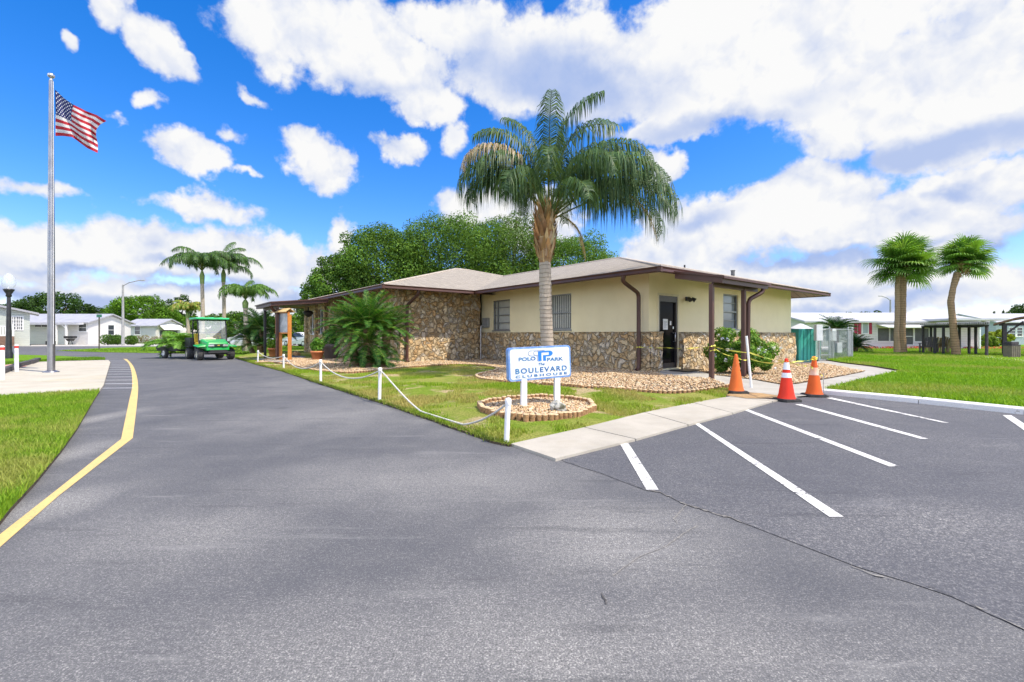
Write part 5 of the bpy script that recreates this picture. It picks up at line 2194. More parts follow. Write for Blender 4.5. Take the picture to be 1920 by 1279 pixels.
r_, h, rt = pot(595, 675, 17, 24, m_terra, "terracotta pot with a bright green bushy plant in front of the stone wall")
leaf_cloud("plant", [(0, 0, h + .1), (.1, .05, h + .3), (-.12, 0, h + .25), (0, -.1, h + .42)], [.26, .22, .2, .17], 900, .10, [(.12, .30, .02), (.17, .36, .03), (.08, .22, .02)], r_)
r_, h, rt = pot(621, 673, 28, 33, m_dpot, "big dark brown pot with a pink flowering plant beside the cycad", False)
leaf_cloud("plant", [(0, 0, h + .15), (.2, .05, h + .45), (-.12, 0, h + .4), (.1, -.1, h + .7)], [.3, .3, .26, .2], 900, .12, [(.07, .20, .02), (.10, .24, .03)], r_)
leaf_cloud("flower", [(-.35, -.1, h + .2), (-.3, -.15, h + .32)], [.09, .07], 60, .06, [(.6, .16, .14), (.66, .3, .25)], r_)
r_, h, rt = pot(514, 668.5, 16, 22, m_terra, "terracotta pot with yellow green foliage under the entrance canopy")
leaf_cloud("plant", [(0, 0, h + .1), (-.22, 0, h + .25), (.1, .0, h + .25)], [.25, .24, .2], 500, .13, [(.22, .36, .03), (.15, .30, .02)], r_)

m_owood = plain("orange_wood", (.62, .24, .035), (.52, .18, .028), 4, .6)
nb = empty("notice_board", (XAT(541, 20.3), 20.3, .115), R(18))
tag(nb, "orange wooden notice board stand with a grey glazed case by the entrance", "notice board")
for (x, y, z1) in ((.05, -.02, 2.0), (-.42, .55, 1.15)):
    mb = MB()
    mb.bbox(x - .075, y - .05, -.02, x + .075, y + .05, z1, .008)
    mb.build("post", m_owood, nb)
mb = MB()
dirv_ = Vector((-.5, .6, 0)).normalized()
A_ = Vector((.0, .04, 0))
Bm = A_ + dirv_ * .95
for z0_, z1_ in ((1.16, 1.22), (2.08, 2.14)):
    mb.bar(A_ + Vector((0, 0, (z0_ + z1_) / 2)), Bm + Vector((0, 0, (z0_ + z1_) / 2)), .10, .06)
for q_ in (A_, Bm):
    mb.bar(q_ + Vector((0, 0, 1.16)), q_ + Vector((0, 0, 2.14)), .09, .09)
mb.build("case_frame", m_owood, nb)
mb = MB()
mb.bar(A_ + dirv_ * .05 + Vector((0, 0, 1.65)), Bm - dirv_ * .05 + Vector((0, 0, 1.65)), .04, .86)
mb.build("case_pane", plain("grey_case_glass", (.34, .37, .37), (.5, .52, .52), 5, .25), nb)
mb = MB()
for s in (-1, 1):
    sd_ = dirv_.cross(Vector((0, 0, 1))) * s
    c0, c1 = A_ - dirv_ * .12, Bm + dirv_ * .12
    t_ = Vector((0, 0, 2.30))
    e_ = Vector((0, 0, 2.14)) + sd_ * .22
    mb.quad(c0 + t_, c1 + t_, c1 + e_, c0 + e_)
    dz = Vector((0, 0, -.03))
    mb.quad(c0 + e_ + dz, c1 + e_ + dz, c1 + t_ + dz, c0 + t_ + dz)
    mb.quad(c0 + e_, c1 + e_, c1 + e_ + dz, c0 + e_ + dz)
    mb.quad(c0 + t_, c0 + e_, c0 + e_ + dz, c0 + t_ + dz)
mb.build("board_roof", plain("straw_wood", (.62, .45, .2), (.52, .36, .16), 5, .7), nb)
p = G(556, 667, .115)
mb = MB()
bm = bmesh.new()
bmesh.ops.create_icosphere(bm, subdivisions=3, radius=.2)
for v in bm.verts:
    v.co *= 1 + .35 * noise.noise(v.co * 6)
    v.co.z *= .7
mb.frombm(bm)
tag(mb.build("boulder", plain("orange_rock", (.6, .35, .14), (.45, .24, .1), 6, .9, bd=.02), None, (p.x, p.y, p.z + .08)), "tan orange rock beside the notice board post", "boulder")

# ---------------------------------------------------------------- utility cart with trailer of palm cuttings
m_green = plain("cart_green", (.012, .34, .06), (.010, .29, .05), 3, .3)
m_greenl = plain("cart_roof_green", (.04, .50, .17), (.05, .55, .2), 3, .35)
m_tyre = plain("tyre", (.035, .035, .036), (.06, .058, .055), 9, .85)
m_rim = plain("rim_cream", (.52, .50, .38), (.42, .4, .3), 5, .5)
m_yel = plain("seat_yellow", (.62, .42, .02), (.5, .34, .02), 4, .6)
m_plast = plain("black_plastic", (.02, .02, .022), (.035, .035, .037), 5, .55)
m_chrome = plain("lens", (.62, .64, .66), (.5, .52, .54), 7, .15, .4)
m_scr, t_, b_ = newmat("windscreen")
b_.inputs['Roughness'].default_value = .04
b_.inputs['IOR'].default_value = 1.3
tr_ = N(t_, 'ShaderNodeBsdfTransparent')
tr_.inputs[0].default_value = (.86, .90, .90, 1)
gl_ = N(t_, 'ShaderNodeBsdfGlossy')
gl_.inputs['Roughness'].default_value = .03
gl_.inputs['Color'].default_value = (.9, .93, .95, 1)
mx_ = N(t_, 'ShaderNodeMixShader')
mx_.inputs[0].default_value = .17
df_ = N(t_, 'ShaderNodeBsdfDiffuse')
t_.links.new(MIX(t_, NOISE(t_, ocoord(t_), 2, 3), (.5, .55, .55), (.6, .64, .64)), df_.inputs[0])
mx2 = N(t_, 'ShaderNodeMixShader')
mx2.inputs[0].default_value = .18
t_.links.new(tr_.outputs[0], mx2.inputs[1])
t_.links.new(df_.outputs[0], mx2.inputs[2])
t_.links.new(mx2.outputs[0], mx_.inputs[1])
t_.links.new(gl_.outputs[0], mx_.inputs[2])
t_.links.new(mx_.outputs[0], t_.nodes['Material Output'].inputs[0])

FLp, FRp = G(377, 675.5), G(430, 674)
mid = (FLp + FRp) / 2
fwd = Vector((.73, -.68, 0)).normalized()
# local frame: +x points where the cart drives, +y to its own left
cart = empty("utility_cart", (mid.x, mid.y, 0), math.atan2(fwd.y, fwd.x))
tag(cart, "green utility cart with a green canopy roof and yellow seat parked on the drive", "utility cart")


def wheel(x, y, r, w, parent, rimm=m_rim):
    mb = MB()
    mt = Matrix.Translation((x, y, r)) @ Matrix.Rotation(R(90), 4, 'X')
    prof = [(r * .55, -w / 2), (r * .85, -w / 2), (r * .97, -w * .38), (r, -w * .2), (r, w * .2), (r * .97, w * .38), (r * .85, w / 2), (r * .55, w / 2)]
    n = 22
    vs = []
    for (a, z) in prof:
        for k in range(n):
            vs.append(mt @ Vector((a * math.cos(2 * PI * k / n), a * math.sin(2 * PI * k / n), z)))
    mb.sm = True
    mb.add(vs, [[i * n + k, i * n + (k + 1) % n, (i + 1) * n + (k + 1) % n, (i + 1) * n + k] for i in range(len(prof) - 1) for k in range(n)])
    wh = mb.build("wheel", m_tyre, parent)
    mb = MB()
    prof = [(.001, -w * .32), (r * .25, -w * .4), (r * .5, -w * .36), (r * .56, -w * .5)]
    for s in (1, -1):
        vs = []
        for (a, z) in prof:
            for k in range(n):
                vs.append(mt @ Vector((a * math.cos(2 * PI * k / n), a * math.sin(2 * PI * k / n), z * s)))
        mb.add(vs, [[i * n + k, i * n + (k + 1) % n, (i + 1) * n + (k + 1) % n, (i + 1) * n + k] for i in range(len(prof) - 1) for k in range(n)])
    mb.build("rim", rimm, wh)


TR = .66
for x, y in ((0, TR), (0, -TR), (-1.85, TR), (-1.85, -TR)):
    wheel(x, y, .29, .26 if x == 0 else .30, cart)
mb = MB()
# hood: a tapering bevelled nose
bm = bmesh.new()
bmesh.ops.create_cube(bm, size=1)
for v in bm.verts:
    fx, fz = v.co.x > 0, v.co.z > 0
    v.co = Vector(((.52 if not fz else .40) if fx else -.45, v.co.y * (1.10 if not fx else (.98 if not fz else .86)), (.86 if fx else 1.02) if fz else .46))
bmesh.ops.bevel(bm, geom=list(bm.edges), offset=.07, segments=4, affect='EDGES', profile=.6)
mb.sm = True
mb.frombm(bm)
for s in (-1, 1):          # front fenders
    bm = bmesh.new()
    bmesh.ops.create_cube(bm, size=1)
    for v in bm.verts:
        fx, fz = v.co.x > 0, v.co.z > 0
        out = (v.co.y > 0) == (s > 0)
        v.co = Vector((.42 if fx else -.42, s * (.84 if out else .45), (.80 if not fx else .74) + (0 if fz else -.13) + (-.06 if out and fz else 0)))
    bmesh.ops.bevel(bm, geom=list(bm.edges), offset=.05, segments=3, affect='EDGES', profile=.6)
    mb.frombm(bm)
mb.sm = False
body = mb.build("body", m_green, cart)
mb = MB()
mb.bbox(.44, -.36, .66, .53, .36, .78, .02)
mb.bbox(.45, -.42, .34, .60, .42, .42, .02)
mb.bbox(.50, -.36, .43, .58, .36, .50, .015)
for s in (-1, 1):
    mb.bar((.35, s * .3, .38), (.55, s * .3, .38), .05)
mb.build("bumper", m_plast, body)
for s in (-1, 1):
    mb = MB()
    bmx = Matrix.Translation((.515, s * .30, .71)) @ Matrix.Rotation(R(s * 12), 4, 'Z')
    mb.bbox(-.03, -.12, -.045, .03, .12, .045, .02, bmx)
    mb.build("headlight", m_chrome, body)
mb = MB()
mb.bbox(.515, -.05, .70, .54, .05, .735, .008)
mb.build("badge", plain("badge_yellow", (.75, .55, .06), (.7, .5, .05), 5, .4), body)
mb = MB()
mb.box(-2.3, -.58, .28, .35, .58, .42)                # chassis floor
mb.box(-.45, -.1, .3, .3, .1, .5)
mb.bbox(-.55, -.56, .42, -.45, .56, .98, .02)          # dash wall
mb.bbox(-1.25, -.60, .42, -1.02, .60, .72, .02)
mb.build("chassis", m_plast, cart)
mb = MB()
for s in (-1, 1):
    mb.bbox(-1.30, s * .34 - .24, .72, -.85, s * .34 + .24, .86, .04)
    mb.bbox(-1.40, s * .34 - .24, .86, -1.27, s * .34 + .24, 1.30, .04)
mb.build("seat", m_yel, cart)
mb = MB()
mb.bbox(-2.62, -.72, .66, -1.48, .72, .72, .01)
for s in (-1, 1):
    mb.bbox(-2.62, s * .70 - .025, .72, -1.48, s * .70 + .025, 1.08, .01)
mb.bbox(-1.53, -.68, .72, -1.48, .68, 1.08, .01)
mb.bbox(-2.62, -.68, .72, -2.57, .68, 1.08, .01)
mb.bbox(-2.25, -.80, .60, -1.45, -.52, .66, .02)
mb.bbox(-2.25, .52, .60, -1.45, .80, .66, .02)
mb.build("cargo_box", m_plast, cart)
mb = MB()
for s in (-1, 1):
    mb.tube([(-.40, s * .60, .80), (-.62, s * .60, 1.98)], .028, 8)
    mb.tube([(-1.50, s * .62, .70), (-1.50, s * .60, 1.98)], .028, 8)
    mb.tube([(-.62, s * .60, 1.98), (-1.50, s * .60, 1.98)], .028, 8)
mb.tube([(-.62, -.6, 1.96), (-.62, .6, 1.96)], .025, 8)
mb.tube([(-1.5, -.6, 1.96), (-1.5, .6, 1.96)], .025, 8)
mb.tube([(-1.5, -.6, 1.35), (-1.5, .6, 1.35)], .022, 8)
mb.build("cab_frame", m_plast, cart)
mb = MB()
mb.bbox(-1.75, -.72, 1.99, -.38, .72, 2.08, .04)
for k in (-.4, 0, .4):
    mb.bbox(-1.65, k - .05, 2.075, -.48, k + .05, 2.105, .01)
mb.build("canopy_roof", m_greenl, cart)
mb = MB()
mb.quad((-.41, -.57, .95), (-.41, .57, .95), (-.60, .57, 1.95), (-.60, -.57, 1.95))
mb.build("windscreen", m_scr, cart)
mb = MB()
mb.tube([(-.55, .3, .9), (-.78, .3, 1.12)], .02, 8)
ring = [(-.78 + .16 * math.sin(R(35)) * math.cos(a) * 1.0, .3 + .17 * math.sin(a), 1.12 + .16 * math.cos(a) * math.cos(R(35)) * -1.0) for a in [2 * PI * k / 16 for k in range(17)]]
mb.tube(ring, .014, 6)
mb.build("steering_wheel", m_plast, cart)
mb = MB()
mb.bbox(-.52, -.42, .985, -.36, .12, 1.05, .03)
mb.bbox(-.50, -.30, 1.05, -.40, .02, 1.10, .03)
tag(mb.build("paper_heap", plain("pale_paper", (.62, .55, .42), (.7, .66, .58), 12, .9), None, cart.location.copy(), cart.rotation_euler.z), "pale crumpled heap on the dash of the green cart", "paper")
mb = MB()
mb.bbox(-1.95, .30, 1.09, -1.60, .66, 1.40, .04)
tag(mb.build("red_box", plain("cooler_red", (.22, .02, .02), (.3, .03, .03), 4, .5), None, cart.location.copy(), cart.rotation_euler.z), "dark red box behind the yellow seat of the green cart", "box")

tl = G(321, 672)
trl = empty("trailer", (tl.x, tl.y + .5, 0), R(-28))
tag(trl, "low black trailer hitched behind the green cart under a heap of palm fronds", "trailer")
for y in (-.62, .62):
    wheel(0, y, .27, .16, trl, m_chrome)
mb = MB()
mb.bbox(-1.0, -.55, .38, 1.0, .55, .46, .02)
for s in (-1, 1):
    mb.bbox(-1.0, s * .55 - .02, .46, 1.0, s * .55 + .02, .62, .01)
mb.bar((1.0, 0, .40), (2.1, 0, .38), .07)
mb.bar((0, -.62, .27), (0, .62, .27), .05)
mb.build("bed", m_plast, trl)

# ---------------------------------------------------------------- parked cars behind the canopy
m_carw = plain("car_white", (.72, .73, .74), (.66, .67, .68), 1.5, .25)
m_cars = plain("car_silver", (.50, .52, .52), (.44, .46, .46), 1.5, .3, .3)


def car(loc, rz, mat, label):
    r_ = empty("parked_car", loc, rz)
    tag(r_, label, "car", "cars parked behind the clubhouse")
    prof = [(-2.2, .30), (-2.25, .60), (-2.15, .88), (-1.75, .96), (-1.15, 1.36), (-.55, 1.46), (.25, 1.43), (.95, 1.02), (1.85, .86), (2.2, .70), (2.25, .42), (2.15, .28)]
    bm = bmesh.new()
    n = len(prof)
    rows = []
    for s, k in ((-.86, 1), (-.80, 1), (.80, 1), (.86, 1)):
        rows.append([bm.verts.new((x, s * (1 if z < 1.0 else .80) * (1.0 if abs(s) < .85 else 1.0), z if abs(s) < .85 else .3 + (z - .3) * .96)) for x, z in prof])
    for a, b in zip(rows[:-1], rows[1:]):
        for i in range(n):
            bm.faces.new((a[i], a[(i + 1) % n], b[(i + 1) % n], b[i]))
    bm.faces.new(rows[0][::-1])
    bm.faces.new(rows[-1])
    bmesh.ops.recalc_face_normals(bm, faces=bm.faces)
    mb = MB()
    mb.frombm(bm)
    body = mb.build("body", mat, r_)
    mb = MB()
    for s in (-1, 1):
        y = s * .705
        y2 = s * .82
        mb.quad(*[(x, (y2 if z < 1.05 else y) + s * .012, z) for x, z in ((-1.62, 1.0), (-1.1, 1.31), (-.52, 1.40), (.22, 1.375), (.80, 1.03))][::s])
    mb.quad((.36, -.62, 1.405), (.36, .62, 1.405), (.93, .70, 1.055), (.93, -.70, 1.055))
    mb.quad((-1.22, .62, 1.36), (-1.22, -.62, 1.36), (-1.72, -.70, 1.01), (-1.72, .70, 1.01))
    mb.build("window", m_glass, body)
    for x in (-1.38, 1.38):
        for y in (-.76, .76):
            wheel(x, y, .32, .2, r_, m_chrome)
    mb = MB()
    for s in (-1, 1):
        mb.bbox(2.1, s * .6 - .2, .62, 2.24, s * .6 + .2, .74, .03)
    mb.build("headlight", m_chrome, body)
    return r_


car(G(566, 650), R(150), m_carw, "white car parked behind the notice board")
car(G(462, 652), R(200), m_cars, "silver car half hidden by the dark fronds left of the canopy posts")

# ---------------------------------------------------------------- street furniture in the distance
m_pole_g = plain("galvanised_pole", (.34, .34, .33), (.27, .27, .26), 4, .6)


def street_light(px, pb, pt, Y, arm_px, label, z0=0.0):
    x = XAT(px, Y)
    r_ = empty("street_light", (x, Y, z0))
    tag(r_, label, "street light")
    h = ZAT(pt, Y) - z0
    mb = MB()
    mb.tube([(0, 0, 0), (0, 0, h)], [.16, .09], 10)
    mb.build("pole", m_pole_g, r_)
    dx = (arm_px - px) * Y / F
    mb = MB()
    mb.tube([(0, 0, h - .12), (dx * .3, 0, h + .25), (dx * .8, 0, h + .5)], .05, 8)
    mb.build("arm", m_pole_g, r_)
    mb = MB()
    mb.bbox(min(dx * .76, dx * 1.02), -.1, h + .44, max(dx * .76, dx * 1.02), .1, h + .54, .03)
    mb.build("lamp_head", m_pole_g, r_)


street_light(230.5, 643, 534, 52, 270, "tall grey street light between the white mobile homes")
street_light(1669.5, 620, 562, 62, 1648, "grey street light behind the white house roof beside the sabal palms")
p = G(186, 656, .02)
ss = empty("street_sign", p)
tag(ss, "thin post with a small green street name plate across the road", "street sign")
h = ZAT(592, p.y)
mb = MB()
mb.tube([(0, 0, 0), (0, 0, h - .15)], .045, 8)
mb.build("post", plain("sign_post_brown", (.07, .06, .05), (.1, .09, .07), 5, .7), ss)
mb = MB()
mb.bbox(-.20, -.02, h - .15, .20, .02, h + .08, .006)
mb.build("name_plate", plain("plate_green", (.03, .14, .09), (.04, .17, .11), 6, .5), ss)
# bbq grill by the porch
Y = 55.0
gr = empty("barbecue_grill", (XAT(132, Y), Y, 0))
tag(gr, "dark barbecue grill standing by the white porch post", "grill")
mb = MB()
mb.prism([(-.35, .75), (-.12, .45), (.12, .45), (.35, .75)], -.3, .3, Matrix(((1, 0, 0, 0), (0, 0, 1, 0), (0, 1, 0, 0), (0, 0, 0, 1))))
mb.bbox(-.55, -.3, .78, .55, .3, 1.05, .05)
mb.build("grill_body", m_black, gr)
mb = MB()
for s in (-1, 1):
    mb.bar((s * .3, 0, 0), (s * .1, 0, .5), .05)
mb.build("leg", m_black, gr)
Y = 56.2
mb = MB()
mb.bbox(-.35, -.3, 0, .35, .3, .45, .05)
tag(mb.build("planter_box", m_black, None, (XAT(118, Y), Y - 1.5, 0)), "low dark planter box beside the white porch post", "planter")

# ---------------------------------------------------------------- teal cabinet and chain link enclosure
m_teal = plain("teal_paint", (.035, .33, .26), (.05, .38, .30), 3, .5)
p = G(1514, 678, 0)
tc_ = empty("utility_cabinet", (p.x, p.y + .5, -.02), R(8))
tag(tc_, "teal green utility cabinet at the end of the stone wall", "cabinet")
mb = MB()
mb.bbox(-.52, -.5, 0, .62, .5, 1.52, .015)
tb = mb.build("cabinet_body", m_teal, tc_)
mb = MB()
mb.lathe([(.70, 1.525), (.12, 1.76), (.001, 1.78)], n=4)
mb.build("cabinet_top", plain("translucent_white", (.62, .64, .66), (.54, .56, .58), 3, .5), tc_)
mb = MB()
for k in range(6):
    x = -.45 + .18 * k
    mb.box(x - .008, -.512, .05, x + .008, -.501, 1.46)
mb.build("seam", plain("teal_dark", (.012, .13, .10), (.015, .15, .12), 4, .5), tb)

m_galv = plain("galvanised_steel", (.46, .47, .48), (.36, .37, .38), 6, .45, .6)
m_boxg = plain("meter_grey", (.50, .51, .51), (.42, .43, .43), 5, .5)
# enclosure: corner points on the ground (metres)
E0, E1, E2_, E3 = G(1536, 678, .02), G(1598, 672, .02), Vector((18.6, 25.4, .02)), Vector((15.2, 26.0, .02))
fz = empty("chain_link_fence", E0)
tag(fz, "low galvanised chain link enclosure beside the teal cabinet", "fence")
FH = ZAT(616, E0.y) - .02


def chain_panel(a, b, h, nm="mesh_panel"):
    a, b = a - E0, b - E0
    a.z = b.z = 0
    L = (b - a).length
    t = (b - a) / L
    nrm_ = Vector((-t.y, t.x, 0))
    mb = MB()
    s = .085
    n = int((L + h) / s)
    w = .0045
    for sgn in (1, -1):
        for k in range(n + 1):
            x0 = k * s - (h if sgn > 0 else 0)
            # wire from (x0, 0) rising with slope sgn
            pts = []
            xa, za, xb, zb2 = (x0, 0, x0 + h, h) if sgn > 0 else (x0, 0, x0 - h, h)
            # clip to [0, L]
            def cl(x, z, x2, z2):
                if x < 0:
                    f = (0 - x) / (x2 - x)
                    return 0, z + (z2 - z) * f
                if x > L:
                    f = (L - x) / (x2 - x)
                    return L, z + (z2 - z) * f
                return x, z
            if (xa < 0 and xb < 0) or (xa > L and xb > L):
                continue
            pa, pb_ = cl(xa, za, xb, zb2), cl(xb, zb2, xa, za)
            A_ = a + t * pa[0] + Vector((0, 0, pa[1] + .03)) + nrm_ * .004 * sgn
            B2 = a + t * pb_[0] + Vector((0, 0, pb_[1] + .03)) + nrm_ * .004 * sgn
            if (B2 - A_).length > .02:
                mb.bar(A_, B2, w * 1.6, w)
    mb.build(nm, m_galv, fz)
    mb = MB()
    mb.tube([a + Vector((0, 0, h + .03)), b + Vector((0, 0, h + .03))], .022, 8)
    mb.tube([a + Vector((0, 0, .06)), b + Vector((0, 0, .06))], .016, 8)
    mb.build("rail", m_galv, fz)


Em = E0.lerp(E1, .28)
for a, b in ((E0, Em), (Em, E1), (E1, E2_), (E2_, E3), (E3, E0)):
    chain_panel(a, b, FH - .05)
for q_ in (E0, Em, E0.lerp(E1, .86), E1, E2_, E3):
    mb = MB()
    d_ = q_ - E0
    mb.tube([(d_.x, d_.y, 0), (d_.x, d_.y, FH + .04)], .034, 10)
    mb.sphere((d_.x, d_.y, FH + .05), .04, 10, 6)
    mb.build("fence_post", m_galv, fz)
# pale slab inside
mb = MB()
mb.prism([(E0.x + .05, E0.y + .05), (E1.x - .05, E1.y + .05), (E2_.x, E2_.y), (E3.x, E3.y)], .0, .06)
struct(mb.build("enclosure_slab", concrete("pad_concrete", (.5, .48, .44), (.58, .56, .52))), "concrete pad inside the chain link enclosure", "pavement")
Yb = E0.y - .12
mb = MB()
mb.bbox(-.14, -.1, -.36, .14, .1, .36, .015)
tag(mb.build("meter_box", plain("meter_white", (.70, .71, .72), (.62, .63, .64), 6, .5), None, (XAT(1532.5, Yb), Yb - .06, ZAT(624, Yb))), "white electric meter box fixed on the teal cabinet corner", "meter box")
Yb = E0.lerp(E1, .4).y - .1
eb = empty("electric_panel", (XAT(1560.5, Yb), Yb, .04))
tag(eb, "grey electric panel on conduit legs inside the chain link fence", "electric panel")
mb = MB()
zb0 = ZAT(641, Yb)
zb1 = ZAT(618, Yb)
mb.bbox(-.18, .02, zb0, .22, .16, zb1, .015)
mb.build("panel_box", m_boxg, eb)
mb = MB()
for x in (-.06, .03, .10):
    mb.tube([(x, .1, zb0), (x + .03, .1, .5), (x, .1, 0)], .026, 8)
mb.build("conduit", m_galv, eb)
mb = MB()
mb.bbox(-.165, .008, zb0 + .02, .0, .019, zb1 - .12, .003)
mb.bbox(-.165, .008, zb1 - .115, .17, .019, zb1 - .02, .003)
mb.build("notice_plate", m_paper, eb)
mb = MB()
mb.box(-.16, .003, zb1 - .075, -.02, .0075, zb1 - .025)
mb.build("red_heading", m_redcap, eb)
mb = MB()
mb.bbox(-.12, -.1, -.24, .12, .1, .24, .01)
tag(mb.build("junction_box", m_boxg, None, (XAT(1572, Yb + .3), Yb + .3, ZAT(652, Yb + .3))), "pale grey junction box right of the electric panel", "junction box")
# pump unit
pu = empty("pool_pump", (XAT(1546, 24), 24, .06))
tag(pu, "white pipe and pump set behind the enclosure gate", "pump")
mb = MB()
mb.tube([(-.25, 0, .4), (.2, 0, .4)], .16, 14)
mb.bbox(-.3, -.15, 0, .25, .15, .14, .02)
mb.build("pump_body", m_boxg, pu)
mb = MB()
mb.tube([(-.1, 0, .5), (-.1, 0, 1.1), (.35, 0, 1.1), (.35, 0, .1)], .05, 8)
mb.build("pipe", m_whitep, pu)

# ---------------------------------------------------------------- pergola, chairs, bin, pavilion
m_dk = plain("dark_timber_stain", (.030, .026, .030), (.05, .045, .045), 5, .7)
m_slat = plain("weathered_slats", (.36, .36, .34), (.26, .26, .25), 5, .8)
gz = .085
pg = empty("pergola", (XAT(1790, 27), 27, gz))
tag(pg, "long dark pergola with a pale slatted roof over garden chairs", "pergola")
O = Vector(pg.location)
pposts = [(1731, 662.5), (1745.5, 660.5), (1753, 664), (1769, 665), (1799, 662.5), (1817, 664.5), (1829.5, 665), (1850, 668)]
for px, pb in pposts:
    q_ = G(px, pb, gz) - O
    mb = MB()
    mb.bbox(q_.x - .05, q_.y - .05, 0, q_.x + .05, q_.y + .05, 1.60, .01)
    mb.build("post", m_dk, pg)
A_, B2 = G(1728, 663, gz) - O, G(1853, 668.5, gz) - O
C_, D_ = G(1743, 660, gz) - O, G(1832, 662.5, gz) - O
mb = MB()
for a, b in ((A_, B2), (C_, D_), (A_, C_), (B2, D_)):
    mb.bar(a + Vector((0, 0, 1.63)), b + Vector((0, 0, 1.63)), .06, .09)
mb.build("beam", m_dk, pg)
mb = MB()
for k in range(34):
    t = k / 33
    a, b = A_.lerp(B2, t), C_.lerp(D_, t)
    d_ = (b - a).normalized() * .35
    mb.bar(a - d_ + Vector((0, 0, 1.76)), b + d_ + Vector((0, 0, 1.76)), .05, .12)
mb.build("rafter", m_slat, pg)['kind'] = 'stuff'
mb = MB()
a, b, c, d = C_.lerp(D_, .2).lerp(A_.lerp(B2, .2), .45), D_.lerp(B2, .45), D_, C_.lerp(D_, .2)
up_ = Vector((0, 0, 1.86))
mb.add([a + up_, b + up_, c + up_, d + up_] + [v + up_ + Vector((0, 0, .06)) for v in (a, b, c, d)], [[3, 2, 1, 0], [4, 5, 6, 7], [0, 1, 5, 4], [1, 2, 6, 5], [2, 3, 7, 6], [3, 0, 4, 7]])
mb.build("roof_sheet", plain("pale_sheet", (.58, .58, .55), (.5, .5, .47), 3, .6), pg)

m_chair = plain("tan_plastic", (.34, .25, .12), (.28, .2, .1), 4, .6)
m_chaird = plain("dark_chair", (.07, .06, .055), (.1, .09, .08), 4, .6)


def chair(px, pb, rz, mat, label):
    p = G(px, pb, gz)
    r_ = empty("garden_chair", p, rz)
    tag(r_, label, "chair", "garden chairs under the pergola")
    mb = MB()
    mb.bbox(-.30, -.28, .36, .30, .30, .42, .015)
    mb.build("seat", mat, r_)
    mb = MB()
    for k in range(5):
        x = -.25 + .125 * k
        hh = .95 + .08 * (1 - abs(k - 2) / 2)
        mb.bar((x, .27, .40), (x * 1.05, .48, hh), .105, .03)
    mb.build("backrest", mat, r_)
    for s in (-1, 1):
        mb = MB()
        mb.bbox(s * .34 - .06, -.34, .58, s * .34 + .06, .36, .62, .01)
        mb.build("armrest", mat, r_)
        for y in (-.28, .3):
            mb = MB()
            mb.bbox(s * .33 - .03, y - .04, 0, s * .33 + .03, y + .04, .58, .006)
            mb.build("leg", mat, r_)
    return r_


chair(1741, 662, R(-60), m_chaird, "dark garden chair at the pergola end seen from the side")
chair(1750, 659.5, R(150), m_chair, "tan garden chair with its back to the lawn behind the second pergola post")
chair(1761, 661, R(175), m_chair, "tan garden chair with its back to the lawn between two pergola posts")
chair(1776, 661.5, R(190), m_chair, "tan garden chair closest to the leaning sabal palm trunk")

tb_ = G(1896.5, 671, gz)
bn = empty("litter_bin", tb_)
tag(bn, "grey green litter bin with a hooded top under the pavilion", "litter bin")
mb = MB()
mb.prism([(-.21, -.2), (.21, -.2), (.21, .2), (-.21, .2)], 0, .60)
for x in (-.18, -.09, 0, .09, .18):
    mb.bbox(x - .036, -.225, .03, x + .036, -.2, .58, .005)
mb.build("bin_body", plain("bin_olive", (.13, .12, .075), (.1, .09, .06), 5, .7), bn)
mb = MB()
mb.bbox(-.23, -.22, .60, .23, .22, .66, .01)
mb.bbox(-.19, -.18, .66, .19, .18, .80, .03)
mb.build("bin_hood", m_dk, bn)

pv_ = empty("pavilion", (26.25, 25.0, gz), -math.atan2(.72, .69))
tag(pv_, "dark timber pavilion with a low brown pitched roof on the frame edge", "pavilion")
mb = MB()
prof = [(0, 1.66), (.8, 1.96), (3.0, 2.42), (5.2, 1.96), (6.0, 1.66)]
for a, b in zip(prof[:-1], prof[1:]):
    vs = [(a[0], -.3, a[1]), (b[0], -.3, b[1]), (b[0], 3.4, b[1]), (a[0], 3.4, a[1])]
    vs += [(x, y, z + .09) for x, y, z in vs]
    mb.add(vs, [[3, 2, 1, 0], [4, 5, 6, 7], [0, 1, 5, 4], [1, 2, 6, 5], [2, 3, 7, 6], [3, 0, 4, 7]])
mb.build("roof", plain("pavilion_shingle", (.16, .09, .055), (.12, .07, .045), 6, .9), pv_)
for x, y in ((.42, .05), (.42, 3.1), (5.6, .05), (5.6, 3.1), (1.45, -.15)):
    mb = MB()
    mb.bbox(x - .08, y - .08, 0, x + .08, y + .08, 1.72 if x != 1.45 else 2.0, .012)
    mb.build("post", m_dk, pv_)
mb = MB()
mb.bar((.42, .05, 1.15), (1.1, .05, 1.85), .09)
mb.bar((.2, .05, 1.70), (5.8, .05, 1.70), .09, .14)
mb.build("brace", m_dk, pv_)
# path by the pergola, red mulch strips
mb = MB()
zsheet(mb, [(1800, 666, .09), (1850, 671, .09), (1920, 680, .09), (2100, 690, .09), (2100, 670, .09), (1930, 671, .09), (1850, 667, .09)])
struct(mb.build("garden_path", concrete("garden_path_concrete", (.6, .58, .53), (.66, .64, .6))), "pale path curving past the pergola", "path")
# ---------------------------------------------------------------- plants
m_frond = leafmat("frond", (1, 1, 1), .36, .5, .35)
m_bark_q = bark_mat("palm_bark", (.42, .355, .28), (.25, .205, .155), 9.0)
m_bark_s = bark_mat("sabal_bark", (.30, .20, .11), (.16, .105, .06), 7.0, bd=.04)
m_bark_s2 = bark_mat("sabal_bark_pale", (.36, .25, .15), (.25, .165, .09), 7.0, bd=.03)
m_bark_o = bark_mat("oak_bark", (.13, .10, .075), (.07, .055, .04), rings=False, bd=.04)
m_boot = leafmat("palm_boot", (1, 1, 1), .1, .8, .2)


